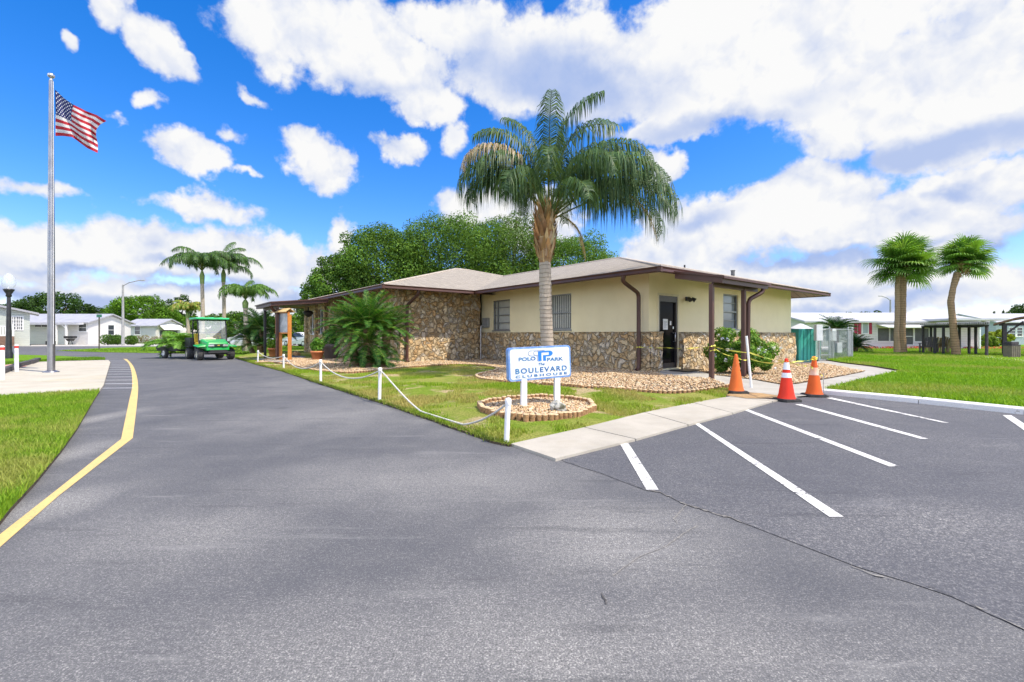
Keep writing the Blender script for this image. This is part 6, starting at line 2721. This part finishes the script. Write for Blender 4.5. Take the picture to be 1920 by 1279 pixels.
class Fol:
    """triangles with a colour per vertex"""

    def __init__(s):
        s.V, s.T, s.C = [], [], []

    def ribbon(s, pts, ws, side, col, coltip=None):
        o = len(s.V)
        n = len(pts)
        for i, (p, w) in enumerate(zip(pts, ws)):
            c = col if coltip is None else tuple(col[k] + (coltip[k] - col[k]) * i / (n - 1) for k in range(3))
            s.V += [p - side * w / 2, p + side * w / 2]
            s.C += [c, c]
        for i in range(n - 1):
            a = o + 2 * i
            s.T += [(a, a + 1, a + 3), (a, a + 3, a + 2)]

    def stick(s, pts, rs, col):
        o = len(s.V)
        for i, p in enumerate(pts):
            t = (pts[min(i + 1, len(pts) - 1)] - pts[max(i - 1, 0)]).normalized()
            x = t.cross(Vector((0, 0, 1)))
            x = x.normalized() if x.length > .01 else Vector((1, 0, 0))
            y = t.cross(x)
            for k in range(3):
                a = 2 * PI * k / 3
                s.V.append(p + (x * math.cos(a) + y * math.sin(a)) * rs[i])
                s.C.append(col)
        for i in range(len(pts) - 1):
            for k in range(3):
                a, b = o + i * 3 + k, o + i * 3 + (k + 1) % 3
                s.T += [(a, b, b + 3), (a, b + 3, a + 3)]

    def build(s, name, mat, parent):
        return np_mesh(name, [tuple(v) for v in s.V], s.T, np.array(s.C), mat, parent)


def jit(c, a=.2):
    k = 1 + rnd.uniform(-a, a)
    return tuple(x * k * (1 + rnd.uniform(-.06, .06)) for x in c)


def frond(F_, base, az, e0, L, bend, nl, ll, hang, cols, lw=.03, start=.16, vee=.6, rcol=(.20, .24, .06), rr=.022, power=1.2, fwdk=.45, ns=22, twist=0.0):
    h = Vector((math.cos(az), math.sin(az), 0))
    up = Vector((0, 0, 1))
    pts, tans = [Vector(base)], []
    azc = az
    for i in range(ns):
        s = (i + .5) / ns
        e = e0 - bend * s ** power
        azc += twist / ns
        h = Vector((math.cos(azc), math.sin(azc), 0))
        t = h * math.cos(e) + up * math.sin(e)
        tans.append(t)
        pts.append(pts[-1] + t * (L / ns))
    tans.append(tans[-1])
    F_.stick(pts[::2], [rr * (1 - .8 * i / (ns / 2)) for i in range(len(pts[::2]))], rcol)
    side = Vector((-h.y, h.x, 0))
    for k in range(nl):
        s = start + (1 - start) * (k + .5) / nl
        f = s * ns
        i = min(int(f), ns - 1)
        p = pts[i].lerp(pts[i + 1], f - i)
        t = tans[i]
        nrm = side.cross(t)
        if nrm.z < 0 and abs(t.z) < .9:
            nrm = -nrm
        prof = max(.25, math.sin(PI * (.10 + .82 * s)) ** .7)
        l = ll * prof * rnd.uniform(.85, 1.12)
        for sg in (-1, 1):
            d = (side * sg + t * fwdk + nrm * vee * rnd.uniform(.4, 1.3) + Vector((rnd.gauss(0, .1), rnd.gauss(0, .1), 0))).normalized()
            col = jit(rnd.choice(cols))
            hk = hang * rnd.uniform(.7, 1.3)
            f1 = .38 if hang < 1.25 else .22
            p1 = p + d * l * f1
            d2 = (d + Vector((0, 0, -hk))).normalized()
            p2 = p1 + d2 * l * .34
            d3 = (d2 + Vector((0, 0, -hk * 1.6))).normalized()
            p3 = p2 + d3 * l * (.66 - f1)
            F_.ribbon([p, p1, p2, p3], [lw * .7, lw, lw * .8, .002], t, col)


def trunk(mb, pts, rs, n=14):
    mb.tube(pts, rs, n)


GREEN_Q = [(.055, .115, .038), (.08, .15, .05), (.042, .09, .030), (.115, .19, .07), (.075, .14, .065)]
# the tall palm behind the sign
base = Vector((XAT(1029, 12.8), 12.8, 0))
base.z = hf(base.x, base.y)
qp = empty("queen_palm", base)
tag(qp, "tall grey trunked queen palm with drooping fronds in the gravel behind the sign", "palm tree")
zt_ = ZAT(490, 12.8) - base.z
ring_pts, ring_r = [], []
for i in range(60):
    t = i / 59
    ring_pts.append((-.04 * math.sin(t * 2.2) + XAT(1024, 12.8) * t - XAT(1029, 12.8) * t, 0, zt_ * t))
    ring_r.append((.185 - .02 * t + .05 * math.exp(-t * 14)) * (1 + .035 * math.sin(i * 1.9) + rnd.uniform(-.02, .02)))
mb = MB()
mb.tube(ring_pts, ring_r, 16)
mb.build("trunk", m_bark_q, qp)
tx = ring_pts[-1][0]
# boots: old leaf bases
FB = Fol()
BT = [(.46, .30, .15), (.55, .40, .22), (.36, .20, .09), (.60, .47, .30), (.30, .15, .06), (.50, .28, .11)]
zb0, zb1 = zt_ - .04, ZAT(385, 12.8) - base.z
for k in range(150):
    t = rnd.random() ** .8
    z = zb0 + (zb1 - zb0) * t * .85
    a = rnd.uniform(0, 2 * PI)
    r0 = .14 + .12 * math.sin(PI * min(1, t * .95 + .02)) ** .8
    o_ = Vector((math.cos(a), math.sin(a), 0))
    sd_ = Vector((-o_.y, o_.x, 0))
    l = rnd.uniform(.28, .6)
    p0 = Vector((tx, 0, z)) + o_ * r0 * .8
    p1 = p0 + o_ * .10 + Vector((0, 0, l * .5))
    p2 = p1 + o_ * rnd.uniform(-.05, .12) + Vector((0, 0, l * .5))
    FB.ribbon([p0, p1, p2], [.16, .12, .02], sd_, jit(rnd.choice(BT)))
for k in range(160):       # hanging fibres
    t = rnd.random()
    a = rnd.uniform(0, 2 * PI)
    o_ = Vector((math.cos(a), math.sin(a), 0))
    p0 = Vector((tx, 0, zb0 + (zb1 - zb0) * t * .7)) + o_ * .22
    FB.ribbon([p0, p0 + o_ * .05 + Vector((0, 0, .12)), p0 + o_ * .06 + Vector((rnd.gauss(0, .03), 0, .3))], [.02, .014, .003], Vector((-o_.y, o_.x, 0)), jit(rnd.choice(BT)))
bt = FB.build("leaf_bases", m_boot, qp)
mb = MB()
mb.lathe([(.16, zt_ - .05), (.21, zt_ + .2), (.25, zt_ + .55), (.23, zt_ + .9), (.18, zt_ + 1.25), (.13, zb1)], (tx, 0, 0), 14, jit=.12)
mb.build("leaf_base_core", plain("boot_core", (.30, .17, .08), (.42, .28, .14), 9, .9, bd=.04, bscale=14), bt)
FC = Fol()
hub = Vector((tx + .10, 0, zb1 - .32))
for (a, e0, L, bend, hang) in ((176, 74, 4.9, 176, 1.9), (186, 62, 4.6, 168, 1.9), (164, 60, 4.2, 160, 1.9), (180, 50, 3.7, 140, 1.9), (196, 70, 4.0, 165, 1.9),
                               (150, 90, 4.1, 74, 1.5), (350, 93, 4.4, 84, 1.5), (15, 86, 4.3, 104, 1.6), (270, 91, 4.2, 112, 1.5), (80, 88, 4.2, 90, 1.5), (185, 84, 4.0, 120, 1.7),
                               (4, 78, 4.9, 160, 1.7), (352, 68, 5.3, 162, 1.9), (12, 60, 5.4, 156, 1.9), (343, 54, 5.1, 150, 2.0), (22, 48, 5.0, 140, 2.0), (0, 48, 5.6, 142, 2.0), (356, 38, 5.3, 126, 2.1), (8, 30, 5.0, 110, 2.1), (348, 28, 4.7, 104, 2.1), (335, 62, 4.4, 160, 1.9),
                               (310, 58, 3.9, 155, 1.9), (265, 62, 3.7, 165, 1.9), (230, 52, 3.4, 150, 1.9), (110, 60, 4.0, 160, 1.9), (70, 54, 4.2, 155, 1.9), (290, 36, 3.0, 120, 1.9)):
    frond(FC, hub + Vector((.1 * math.cos(R(a)), .1 * math.sin(R(a)), rnd.uniform(-.1, .15))), R(a + rnd.uniform(-5, 5)), R(e0), L * (.88 if e0 > 83 else .79), R(bend), 76, rnd.uniform(.8, 1.4), hang * rnd.uniform(.9, 1.3), GREEN_Q, lw=.030, start=.26, vee=.4, ns=24, rr=.028, power=2.1)
TAN = [(.42, .33, .22), (.34, .26, .17), (.50, .42, .30)]
# dead fronds hanging
frond(FC, hub + Vector((-.1, -.25, .2)), R(186), R(70), 3.4, R(150), 60, .8, 2.0, TAN, lw=.024, power=2.0, start=.4)
frond(FC, hub + Vector((.25, -.1, .0)), R(345), R(5), 1.6, R(95), 46, .3, 1.6, [(.34, .24, .08), (.42, .3, .12)], lw=.022, power=.5)
frond(FC, hub + Vector((1.9, -.2, .75)), R(0), R(-30), 1.9, R(52), 40, .22, 1.4, TAN, lw=.02)
FC.build("crown", m_frond, qp)


def small_queen(px, pb, pct, Y, scale, fr, label, cols, trunk_r=.13, nl=60, lw=.04):
    x = XAT(px, Y)
    r_ = empty("queen_palm", (x, Y, 0))
    tag(r_, label, "palm tree", "palms beyond the green cart")
    h = ZAT(pct, Y)
    mb = MB()
    mb.tube([(0, 0, 0), (.05, 0, h * .5), (.0, 0, h * .86)], [trunk_r * 1.3, trunk_r, trunk_r * .9], 10)
    mb.build("trunk", m_bark_q, r_)
    mb = MB()
    mb.tube([(0, 0, h * .84), (0, 0, h * .94), (0, 0, h)], [trunk_r * 1.1, trunk_r * 1.3, trunk_r * .5], 10)
    mb.build("crownshaft", plain("crownshaft", (.16, .24, .05), (.2, .28, .08), 5, .6), r_)
    Fc = Fol()
    for (a, e0, L, bend) in fr + [(57 * k_, 48 + 9 * (k_ % 4), 2.3 + .12 * (k_ % 3), 112 + 6 * (k_ % 3)) for k_ in range(11)]:
        frond(Fc, Vector((0, 0, h)), R(a + rnd.uniform(-8, 8)), R(min(86, e0 + 8)), L * scale * 1.1, R(bend + 28), nl, .78 * scale, 1.5, cols, lw=lw, ns=14, rr=.03, power=1.6, start=.22)
    Fc.build("crown", m_frond, r_)


FR1 = [(180, 40, 3.0, 75), (170, 62, 2.6, 110), (0, 55, 2.5, 130), (20, 75, 2.6, 120), (90, 70, 2.6, 110), (200, 80, 2.6, 100), (270, 55, 2.5, 120), (310, 60, 2.5, 125), (140, 75, 2.6, 115), (45, 50, 2.4, 130), (235, 50, 2.4, 120)]
FR2 = [(0, 38, 3.2, 85), (350, 60, 2.5, 120), (180, 60, 2.3, 125), (95, 88, 2.7, 40), (60, 85, 2.5, 70), (270, 60, 2.3, 120), (200, 40, 2.2, 110), (30, 20, 2.3, 90), (330, 30, 2.2, 100), (150, 50, 2.3, 120)]
FR3 = [(0, 45, 3.0, 95), (10, 62, 2.6, 110), (180, 55, 2.0, 110), (90, 80, 2.2, 60), (150, 70, 2.0, 90), (270, 60, 2.2, 110), (330, 50, 2.4, 110)]
GL = [(.075, .17, .025), (.10, .21, .03), (.06, .13, .02), (.14, .26, .05)]
small_queen(379, 620, 508, 33, 1.0, FR1, "grey trunked palm with a wide frond, tallest directly behind the green cart roof", GREEN_Q + GL[:2])
small_queen(419, 620, 505, 34.5, .95, FR2, "slender palm with one high upright frond right of the wide palm", GREEN_Q + GL[:2])
small_queen(460, 620, 562, 33, .85, FR3, "short bright green palm between the green cart and the canopy", GL, .16)
small_queen(352, 620, 585, 40, .62, [(a, e, l, b) for a, e, l, b in FR1], "small yellow green palm with dead tan fronds left of the cart roof", [(.20, .30, .03), (.26, .34, .05), (.14, .24, .03), (.5, .36, .12)], .14)


def cycad(name, loc, heads, label, cols, group=None, nl=46, cat="cycad"):
    r_ = empty(name, loc)
    tag(r_, label, cat, group)
    Fc = Fol()
    mb = MB()
    for (x, y, z, n, L, ll, lo, hi) in heads:
        if z > .15:
            mb.tube([(x * .6, y * .6, -.05), (x * .9, y * .9, z * .5), (x, y, z)], [.16, .15, .14], 10)
        for k in range(n):
            a = 2.399963 * k + rnd.uniform(-.2, .2)
            t = (k + .5) / n
            e0 = R(lo + (hi - lo) * t + rnd.uniform(-6, 6))
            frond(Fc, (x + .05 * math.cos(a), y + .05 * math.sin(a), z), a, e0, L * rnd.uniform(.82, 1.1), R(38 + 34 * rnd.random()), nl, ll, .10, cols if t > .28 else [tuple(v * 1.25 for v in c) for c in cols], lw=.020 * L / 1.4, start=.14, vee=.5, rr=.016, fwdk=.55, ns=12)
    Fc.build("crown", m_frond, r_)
    if mb.v:
        mb.build("trunk", m_bark_s, r_)
    return r_


SAGO = [(.035, .13, .018), (.05, .17, .022), (.028, .10, .015), (.08, .22, .03), (.15, .27, .035)]
p = GH(688, 688)
cycad("sago_cycad", p, [(.0, .1, 1.42, 64, 1.5, .20, -8, 86), (-.65, .25, 1.25, 40, 1.25, .19, 0, 84), (.15, -.3, .85, 34, 1.3, .19, -32, 55), (.62, .3, 1.28, 36, 1.15, .18, 5, 84)],
      "big sago cycad with arching dark green fronds in the gravel by the stone wall", SAGO)
p = GH(709, 689)
cycad("sago_cycad", p, [(0, 0, .12, 30, .85, .17, 8, 80), (-.5, .1, .12, 18, .65, .14, 8, 80)], "low young sago cycad at the foot of the big one", [(.03, .12, .02), (.045, .16, .03), (.03, .10, .02)])
cycad("sago_cycad", (XAT(490, 29), 29, .05), [(0, 0, 1.55, 40, 1.75, .3, -5, 84), (-.9, .1, 1.0, 28, 1.4, .26, -10, 75), (.9, .2, 1.3, 28, 1.4, .26, 0, 80), (.1, -.4, .5, 24, 1.3, .25, 5, 70)],
      "dark sago cycad clump behind the canopy posts", [(.022, .075, .014), (.03, .10, .02), (.05, .13, .03), (.02, .06, .014)])
cycad("sago_cycad", (XAT(1568, 30), 30, .05), [(0, 0, 1.55, 44, 1.35, .25, 0, 70)], "sago cycad rising behind the chain link enclosure", [(.04, .13, .02), (.06, .17, .03), (.03, .10, .02)])
cycad("sago_cycad", (XAT(1604, 30.5), 30.5, .08), [(0, 0, .35, 60, 1.05, .22, -5, 88)], "rounded dark cycad bush between the enclosure and the lawn", [(.02, .075, .014), (.03, .10, .02)])

# sabal palms
GREEN_S = [(.11, .25, .03), (.145, .30, .04), (.085, .19, .028), (.19, .34, .06)]


def sabal(loc, pts, rs, hub, nf, rad, bark, label, seed, skirt):
    rnd.seed(seed)
    r_ = empty("sabal_palm", loc)
    tag(r_, label, "palm tree", "sabal palms on the lawn")
    mb = MB()
    P = [Vector(q_) for q_ in pts]
    fine, fr_ = [], []
    for i in range(len(P) - 1):
        for k in range(10):
            t = k / 10
            fine.append(P[i].lerp(P[i + 1], t))
            fr_.append((rs[i] + (rs[i + 1] - rs[i]) * t) * rnd.uniform(.95, 1.05))
    fine.append(P[-1])
    fr_.append(rs[-1])
    mb.tube(fine, fr_, 14)
    mb.build("trunk", bark, r_)
    Fc = Fol()
    hub = Vector(hub)
    for k in range(nf):
        a = 2.399963 * k + rnd.uniform(-.25, .25)
        t = (k + .5) / nf
        e = R(-38 + 125 * t + rnd.uniform(-8, 8))
        d = Vector((math.cos(a) * math.cos(e), math.sin(a) * math.cos(e), math.sin(e)))
        pl = rad * rnd.uniform(.42, .62)
        c = hub + d * pl
        Fc.stick([hub, hub + d * pl * .5 + Vector((0, 0, .03)), c], [.022, .018, .014], (.16, .22, .05))
        side = d.cross(Vector((0, 0, 1)))
        side = side.normalized() if side.length > .1 else Vector((1, 0, 0))
        side = (side + Vector((rnd.gauss(0, .25), rnd.gauss(0, .25), rnd.gauss(0, .25)))).normalized()
        col = rnd.choice(GREEN_S)
        fr = rad * rnd.uniform(.46, .60)
        for j in range(26):
            b = R(-125 + 250 * j / 25)
            dd = (d * math.cos(b) + side * math.sin(b)).normalized()
            l = fr * (1.0 - .28 * (abs(b) / R(125)) ** 2) * rnd.uniform(.9, 1.1)
            p1 = c + dd * l * .55
            d2 = (dd + Vector((0, 0, -.42))).normalized()
            p2 = p1 + d2 * l * .28
            p3 = p2 + (d2 + Vector((0, 0, -.75))).normalized() * l * .22
            sd_ = dd.cross(d.cross(side)).normalized()
            Fc.ribbon([c, p1, p2, p3], [.025, .065, .045, .006], sd_, jit(col, .25))
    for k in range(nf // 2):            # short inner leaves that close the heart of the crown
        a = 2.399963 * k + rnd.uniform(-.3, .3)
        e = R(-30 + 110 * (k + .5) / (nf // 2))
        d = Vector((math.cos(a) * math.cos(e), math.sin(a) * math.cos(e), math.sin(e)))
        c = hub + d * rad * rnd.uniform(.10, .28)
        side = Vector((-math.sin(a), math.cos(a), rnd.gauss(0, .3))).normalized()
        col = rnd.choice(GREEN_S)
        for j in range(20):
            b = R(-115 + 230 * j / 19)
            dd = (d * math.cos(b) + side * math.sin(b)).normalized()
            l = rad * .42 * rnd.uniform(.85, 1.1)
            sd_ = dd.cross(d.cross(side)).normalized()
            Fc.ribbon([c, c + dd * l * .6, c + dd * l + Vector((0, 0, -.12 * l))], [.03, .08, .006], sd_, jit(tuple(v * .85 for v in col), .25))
    if skirt:
        for k in range(skirt):
            a = rnd.uniform(0, 2 * PI)
            o_ = Vector((math.cos(a), math.sin(a), 0))
            p0 = hub + o_ * .12 + Vector((0, 0, -.1 - .9 * rnd.random()))
            Fc.ribbon([p0, p0 + o_ * .22 + Vector((0, 0, .25)), p0 + o_ * .30 + Vector((0, 0, .5))], [.09, .06, .01], Vector((-o_.y, o_.x, 0)), jit(rnd.choice([(.17, .20, .04), (.24, .22, .07), (.12, .17, .03)])))
    Fc.build("crown", m_frond, r_)
    FB = Fol()
    for k in range(70):
        a = rnd.uniform(0, 2 * PI)
        o_ = Vector((math.cos(a), math.sin(a), 0))
        p0 = hub + o_ * .14 + Vector((0, 0, -.9 + .8 * rnd.random()))
        FB.ribbon([p0, p0 + o_ * .13 + Vector((0, 0, .12)), p0 + o_ * .2 + Vector((0, 0, .26))], [.10, .07, .02], Vector((-o_.y, o_.x, 0)), jit(rnd.choice([(.32, .22, .11), (.24, .15, .07), (.42, .33, .2)])))
    FB.build("leaf_bases", m_boot, r_)


q1 = G(1690, 662, .085)
k_ = q1.y / F
sabal(q1, [(.12, 0, -.05), (.05, 0, 1.2), (.10, 0, 2.6), (.08, 0, (662 - 535) * k_), (.18, 0, (662 - 508) * k_)], [.21, .17, .16, .19, .18], (.22, 0, (662 - 499) * k_), 46, 2.05, m_bark_s, "broad sabal palm with a full round crown and brown rough trunk", 3, 90)
q2 = q1 + Vector((-.24, .10, 0))
sabal(q2, [(.10, 0, -.05), (.05, 0, 1.2), (.10, 0, 2.6), (.10, 0, 4.2), (.24, 0, 5.2)], [.20, .16, .15, .15, .14], (.42, .0, 5.5), 12, 1.9, m_bark_s2, "pale smooth trunked sabal palm standing close behind the broad one", 5, 0)
q3 = G(1792, 666, .085)
k_ = q3.y / F
sabal(q3, [(.03, 0, -.05), (-.12, 0, (666 - 620) * k_), (-.28, 0, (666 - 565) * k_), (-.15, 0, (666 - 540) * k_), (.10, 0, (666 - 512) * k_)], [.21, .17, .15, .14, .17], (.42, 0, (666 - 490) * k_), 34, 1.4, m_bark_s, "leaning sabal palm with a bent trunk and ragged dry leaf bases", 9, 0)
rnd.seed(21)


# ---- broadleaf trees
m_oakleaf = leafmat('oak_leaf', (.98, .96, .95), .36, .6, .2)
def oak(px, top, halfw, Y, n, size, cols, label, base_w=None, group="oaks behind the clubhouse", name="oak_tree", nclump=70, depthk=.8, low=.25, z0=0.0, clump=.26):
    x = XAT(px, Y)
    r_ = empty(name, (x, Y, z0))
    tag(r_, label, "tree", group)
    s = Y / F
    H = ZAT(top, Y) - z0
    rx = halfw * s
    cz = H * (low + 1) / 2
    rz = H * (1 - low) / 2
    cents, rads = [], []
    for k in range(nclump):
        a = 2.399963 * k
        t = 1 - 2 * (k + .5) / nclump
        rr = math.sqrt(1 - t * t)
        j = rnd.uniform(.62, .93)
        cr_ = clump * min(rx, rz * 1.3) * rnd.uniform(.7, 1.25)
        cents.append((rx * j * rr * math.cos(a), rx * depthk * j * rr * math.sin(a), cz + (rz - cr_ * .5) * j * t * 1.06))
        rads.append((cr_, cr_, cr_ * .78))
    mb = MB()
    tr = max(.12, .035 * H)
    mb.tube([(0, 0, 0), (.1, 0, H * low * .7), (.0, .1, H * low + .3)], [tr * 1.3, tr, tr * .85], 10)
    for k in range(9):
        c = Vector(rnd.choice(cents))
        m_ = Vector((c.x * .45, c.y * .45, H * low + (c.z - H * low) * .4))
        mb.tube([(0, .05, H * low), m_, c], [tr * .6, tr * .35, tr * .1], 7)
    mb.build("trunk", m_bark_o, r_)
    leaf_cloud("crown", cents, rads, int(n * (1.75 if Y < 60 else 1.4)), size * (.78 if Y < 60 else .8), cols, r_, m_oakleaf, up=.5, aspect=.62, shell=.3)
    return r_


OAKC = [(.085, .19, .022), (.12, .24, .026), (.06, .14, .02), (.15, .27, .034), (.10, .21, .04)]
OAKP = [(.14, .22, .07), (.10, .18, .045), (.18, .26, .10), (.08, .15, .035)]
oak(845, 392, 118, 40, 30000, .21, OAKC, "tallest dense green oak behind the wing roof peak", nclump=90)
oak(715, 412, 92, 38, 24000, .21, OAKC, "bright green oak left of the wing roof peak")
oak(640, 470, 62, 37, 14000, .21, OAKC, "rounded oak above the entrance wing eave", nclump=50)
oak(588, 528, 34, 40, 5000, .2, OAKP, "small grey green oak above the entrance canopy", nclump=30)
oak(955, 390, 95, 43, 22000, .22, OAKP + OAKC[:1], "pale grey green oak left of the tall palm")
oak(1068, 428, 98, 41, 22000, .21, OAKC, "oak behind the tall palm trunk above the main ridge")
FARC = [(.035, .085, .016), (.05, .11, .02), (.028, .065, .014), (.06, .125, .025)]
BRI = [(.09, .20, .012), (.12, .25, .016), (.07, .16, .012)]
GT = "trees beyond the mobile homes"
oak(98, 546, 60, 95, 6500, .5, FARC, "dark spreading tree behind the flagpole", group=GT, name="broadleaf_tree", nclump=42)
oak(28, 562, 42, 100, 3000, .5, FARC, "dark tree behind the grey green home", group=GT, name="broadleaf_tree", nclump=30)
oak(158, 570, 38, 100, 3000, .5, FARC, "low dark tree between the flagpole and the bright round tree", group=GT, name="broadleaf_tree", nclump=30)
oak(200, 574, 30, 105, 2400, .5, FARC, "small dark tree behind the white home ridge", group=GT, name="broadleaf_tree", nclump=24)
oak(262, 548, 58, 88, 7000, .42, BRI, "bright green rounded tree behind the grey street light", group=GT, name="broadleaf_tree", nclump=50)
oak(305, 575, 45, 82, 4500, .40, BRI, "lower bright green tree in front of the rounded one", group=GT, name="broadleaf_tree", nclump=40)
oak(338, 552, 26, 100, 2500, .45, FARC, "narrow dark tree behind the small yellow palm", group=GT, name="broadleaf_tree", nclump=26)
oak(392, 588, 40, 70, 3500, .36, BRI + FARC[:1], "green tree behind the cart roof", group=GT, name="broadleaf_tree", nclump=34, low=.1)
oak(440, 580, 36, 60, 4200, .32, BRI + FARC[:2], "green bushy tree behind the short bright palm", group=GT, name="broadleaf_tree", nclump=36, low=.05)
oak(500, 588, 42, 52, 4500, .28, BRI + FARC[:2], "green bushy tree behind the canopy left end", group=GT, name="broadleaf_tree", nclump=36, low=.05)
oak(552, 585, 34, 55, 3500, .28, BRI + OAKC[:2], "green tree seen under the entrance canopy", group=GT, name="broadleaf_tree", nclump=30, low=.1)
oak(1558, 583, 14, 95, 700, .5, BRI, "small treetop above the white house roof next to the cycad", group=GT, name="broadleaf_tree", nclump=14)
oak(1605, 582, 26, 120, 900, .6, FARC, "dark treetop above the white house roof near the shutters", group=GT, name="broadleaf_tree", nclump=18)
oak(1638, 580, 22, 120, 900, .6, FARC, "dark treetop above the white house roof beside the street light", group=GT, name="broadleaf_tree", nclump=18)
oak(1868, 618, 26, 44, 2200, .26, [(.26, .34, .02), (.2, .3, .02), (.3, .38, .05)], "yellow green bush behind the pergola end", group=GT, name="garden_bush", nclump=26, low=.05)
oak(1850, 628, 18, 43, 900, .24, [(.2, .3, .03), (.14, .24, .03)], "low olive bush behind the last pergola posts", group=GT, name="garden_bush", nclump=18, low=.05)
oak(1958, 560, 60, 70, 4000, .4, FARC, "dark tree beyond the pavilion roof", group=GT, name="broadleaf_tree", nclump=34)


def conifer(px, top, hw, Y, label):
    r_ = empty("conifer", (XAT(px, Y), Y, 0))
    tag(r_, label, "tree", "conifers beyond the pavilion")
    H = ZAT(top, Y)
    s = Y / F
    mb = MB()
    mb.tube([(0, 0, 0), (0, 0, H * .96)], [.2, .04], 7)
    mb.build("trunk", m_bark_o, r_)
    cs, rs = [], []
    for k in range(26):
        t = (k + .5) / 26
        w = hw * s * (1 - t) ** .8
        for j in range(3):
            a = rnd.uniform(0, 2 * PI)
            cs.append((w * .6 * math.cos(a), w * .6 * math.sin(a), H * (.12 + .86 * t)))
            rs.append((w * .45 + .12, w * .45 + .12, .35))
    leaf_cloud("crown", cs, rs, 1300, .32, [(.03, .07, .02), (.04, .09, .03), (.025, .055, .02)], r_, m_leaf, up=.2, aspect=.4)


for px, top, hw, l in ((1864, 584, 7, "short pointed conifer standing apart beyond the pavilion roof edge"), (1881, 582, 6, "thin conifer beyond the pavilion roof edge, second in the row"), (1888, 588, 8, "broad low conifer between the two thin ones"), (1903, 577, 6, "tallest thin conifer beyond the pavilion roof"), (1912, 581, 10, "wide conifer partly cut by the frame edge")):
    conifer(px, top, hw, 95, l)

# shrubs in front of the white mobile homes
for px, pt, hw, Y, l in ((203, 627, 13, 54, "round clipped shrub beside the grey street light, larger one"), (220, 627.5, 9, 54.4, "round clipped shrub touching the street light pole"), (246, 629, 9.5, 54, "round clipped shrub between the two white homes")):
    r_ = empty("clipped_shrub", (XAT(px, Y), Y, 0))
    tag(r_, l, "shrub", "clipped shrubs by the street light")
    s = Y / F
    h = ZAT(pt, Y)
    leaf_cloud("foliage", [(0, 0, h * .55), (-hw * s * .5, 0, h * .5), (hw * s * .5, 0, h * .5)], [(hw * s * .7, hw * s * .7, h * .47)] * 3, 1500, .16, [(.08, .18, .015), (.11, .22, .02), (.05, .12, .012)], r_, shell=.7)
    mb = MB()
    mb.tube([(0, 0, 0), (0, 0, h * .6)], .06, 6)
    mb.build("stem", m_bark_o, r_)
Y = 66
r_ = empty("garden_shrub", (XAT(272, Y), Y, 0))
tag(r_, "low mixed shrub with reddish leaves in front of the awning home", "shrub")
leaf_cloud("foliage", [(-1.2, 0, .5), (0, 0, .6), (1.4, 0, .5), (2.6, .2, .7)], [.6, .6, .55, .6], 900, .2, [(.16, .22, .06), (.25, .14, .08), (.3, .28, .18)], r_)

# flowering bush by the door
pb_ = Vector((XAT(1383, 14.2), 14.2, .03))
fb = empty("flowering_bush", pb_)
tag(fb, "green bush with pale white flowers between the porch posts", "bush")
cs, rs = [], []
for k in range(38):
    a = 2.4 * k
    r0 = rnd.uniform(.2, .95)
    x = 1.08 * r0 * math.cos(a)
    y = .6 * r0 * math.sin(a)
    top_ = 1.34 * (1 - .45 * abs(x) ** 1.6)
    cs.append((x, y, rnd.uniform(.18, 1) * top_))
    rs.append(rnd.uniform(.18, .30))
leaf_cloud("foliage", cs, rs, 15000, .085, [(.12, .28, .03), (.18, .36, .04), (.08, .19, .02), (.27, .42, .07)], fb, up=.4, aspect=.5, shell=.4)
fc_, fr2 = [], []
for k in range(70):
    c = rnd.choice(cs)
    d = Vector((rnd.gauss(0, 1), -abs(rnd.gauss(0, 1)) - .2, rnd.gauss(.4, 1))).normalized() * .27
    fc_.append((c[0] + d.x, c[1] + d.y, c[2] + d.z))
    fr2.append(.05)
leaf_cloud("flower", fc_, fr2, 900, .055, [(.70, .73, .82), (.78, .80, .86), (.62, .66, .80)], fb, up=.5, aspect=.8, shell=.4)
mb = MB()
for k in range(14):
    c = rnd.choice(cs)
    mb.tube([(c[0] * .15, c[1] * .15, 0), (c[0] * .6, c[1] * .6, c[2] * .5), c], [.02, .014, .006], 6)
mb.build("stem", m_bark_o, fb)

# palm cuttings on the trailer
pc = empty("palm_cuttings", (trl.location.x, trl.location.y, .55), trl.rotation_euler.z)
tag(pc, "heap of green palm cuttings piled on the black trailer", "palm cuttings")
Fc = Fol()
for k in range(64):
    a = rnd.uniform(0, 2 * PI)
    frond(Fc, (rnd.gauss(.05, .45), rnd.gauss(0, .3), rnd.uniform(-.05, .45)), a, R(rnd.uniform(0, 70)), rnd.uniform(.6, 1.1), R(rnd.uniform(50, 100)), 34, .34, .6, [(.13, .32, .03), (.18, .38, .04), (.09, .24, .025), (.23, .42, .07)], lw=.03, ns=10)
Fc.build("frond", m_frond, pc)

# red flower bed along the long white house
poly = [(XAT(1610, 37.2), 37.2), (XAT(1905, 36), 36), (XAT(1915, 37.6), 37.6), (XAT(1608, 37.95), 37.95)]
struct(sheet("flower_bed", poly, .095, plain("red_mulch", (.34, .09, .05), (.25, .06, .04), 4, .95)), "red mulch bed along the white house", "flower bed")
n = 900
cs = [(rnd.uniform(XAT(1612, 37.5), XAT(1900, 37.5)), rnd.uniform(36.6, 37.7), .16) for _ in range(90)]
o = leaf_cloud("flowers", cs, [(.28, .18, .12)] * 90, 2600, .10, [(.62, .05, .06), (.7, .16, .10), (.55, .03, .10), (.12, .22, .03), (.75, .35, .2)], None)
tag(o, "red and coral flowers along the foot of the long white house", "flowers", kind='stuff')
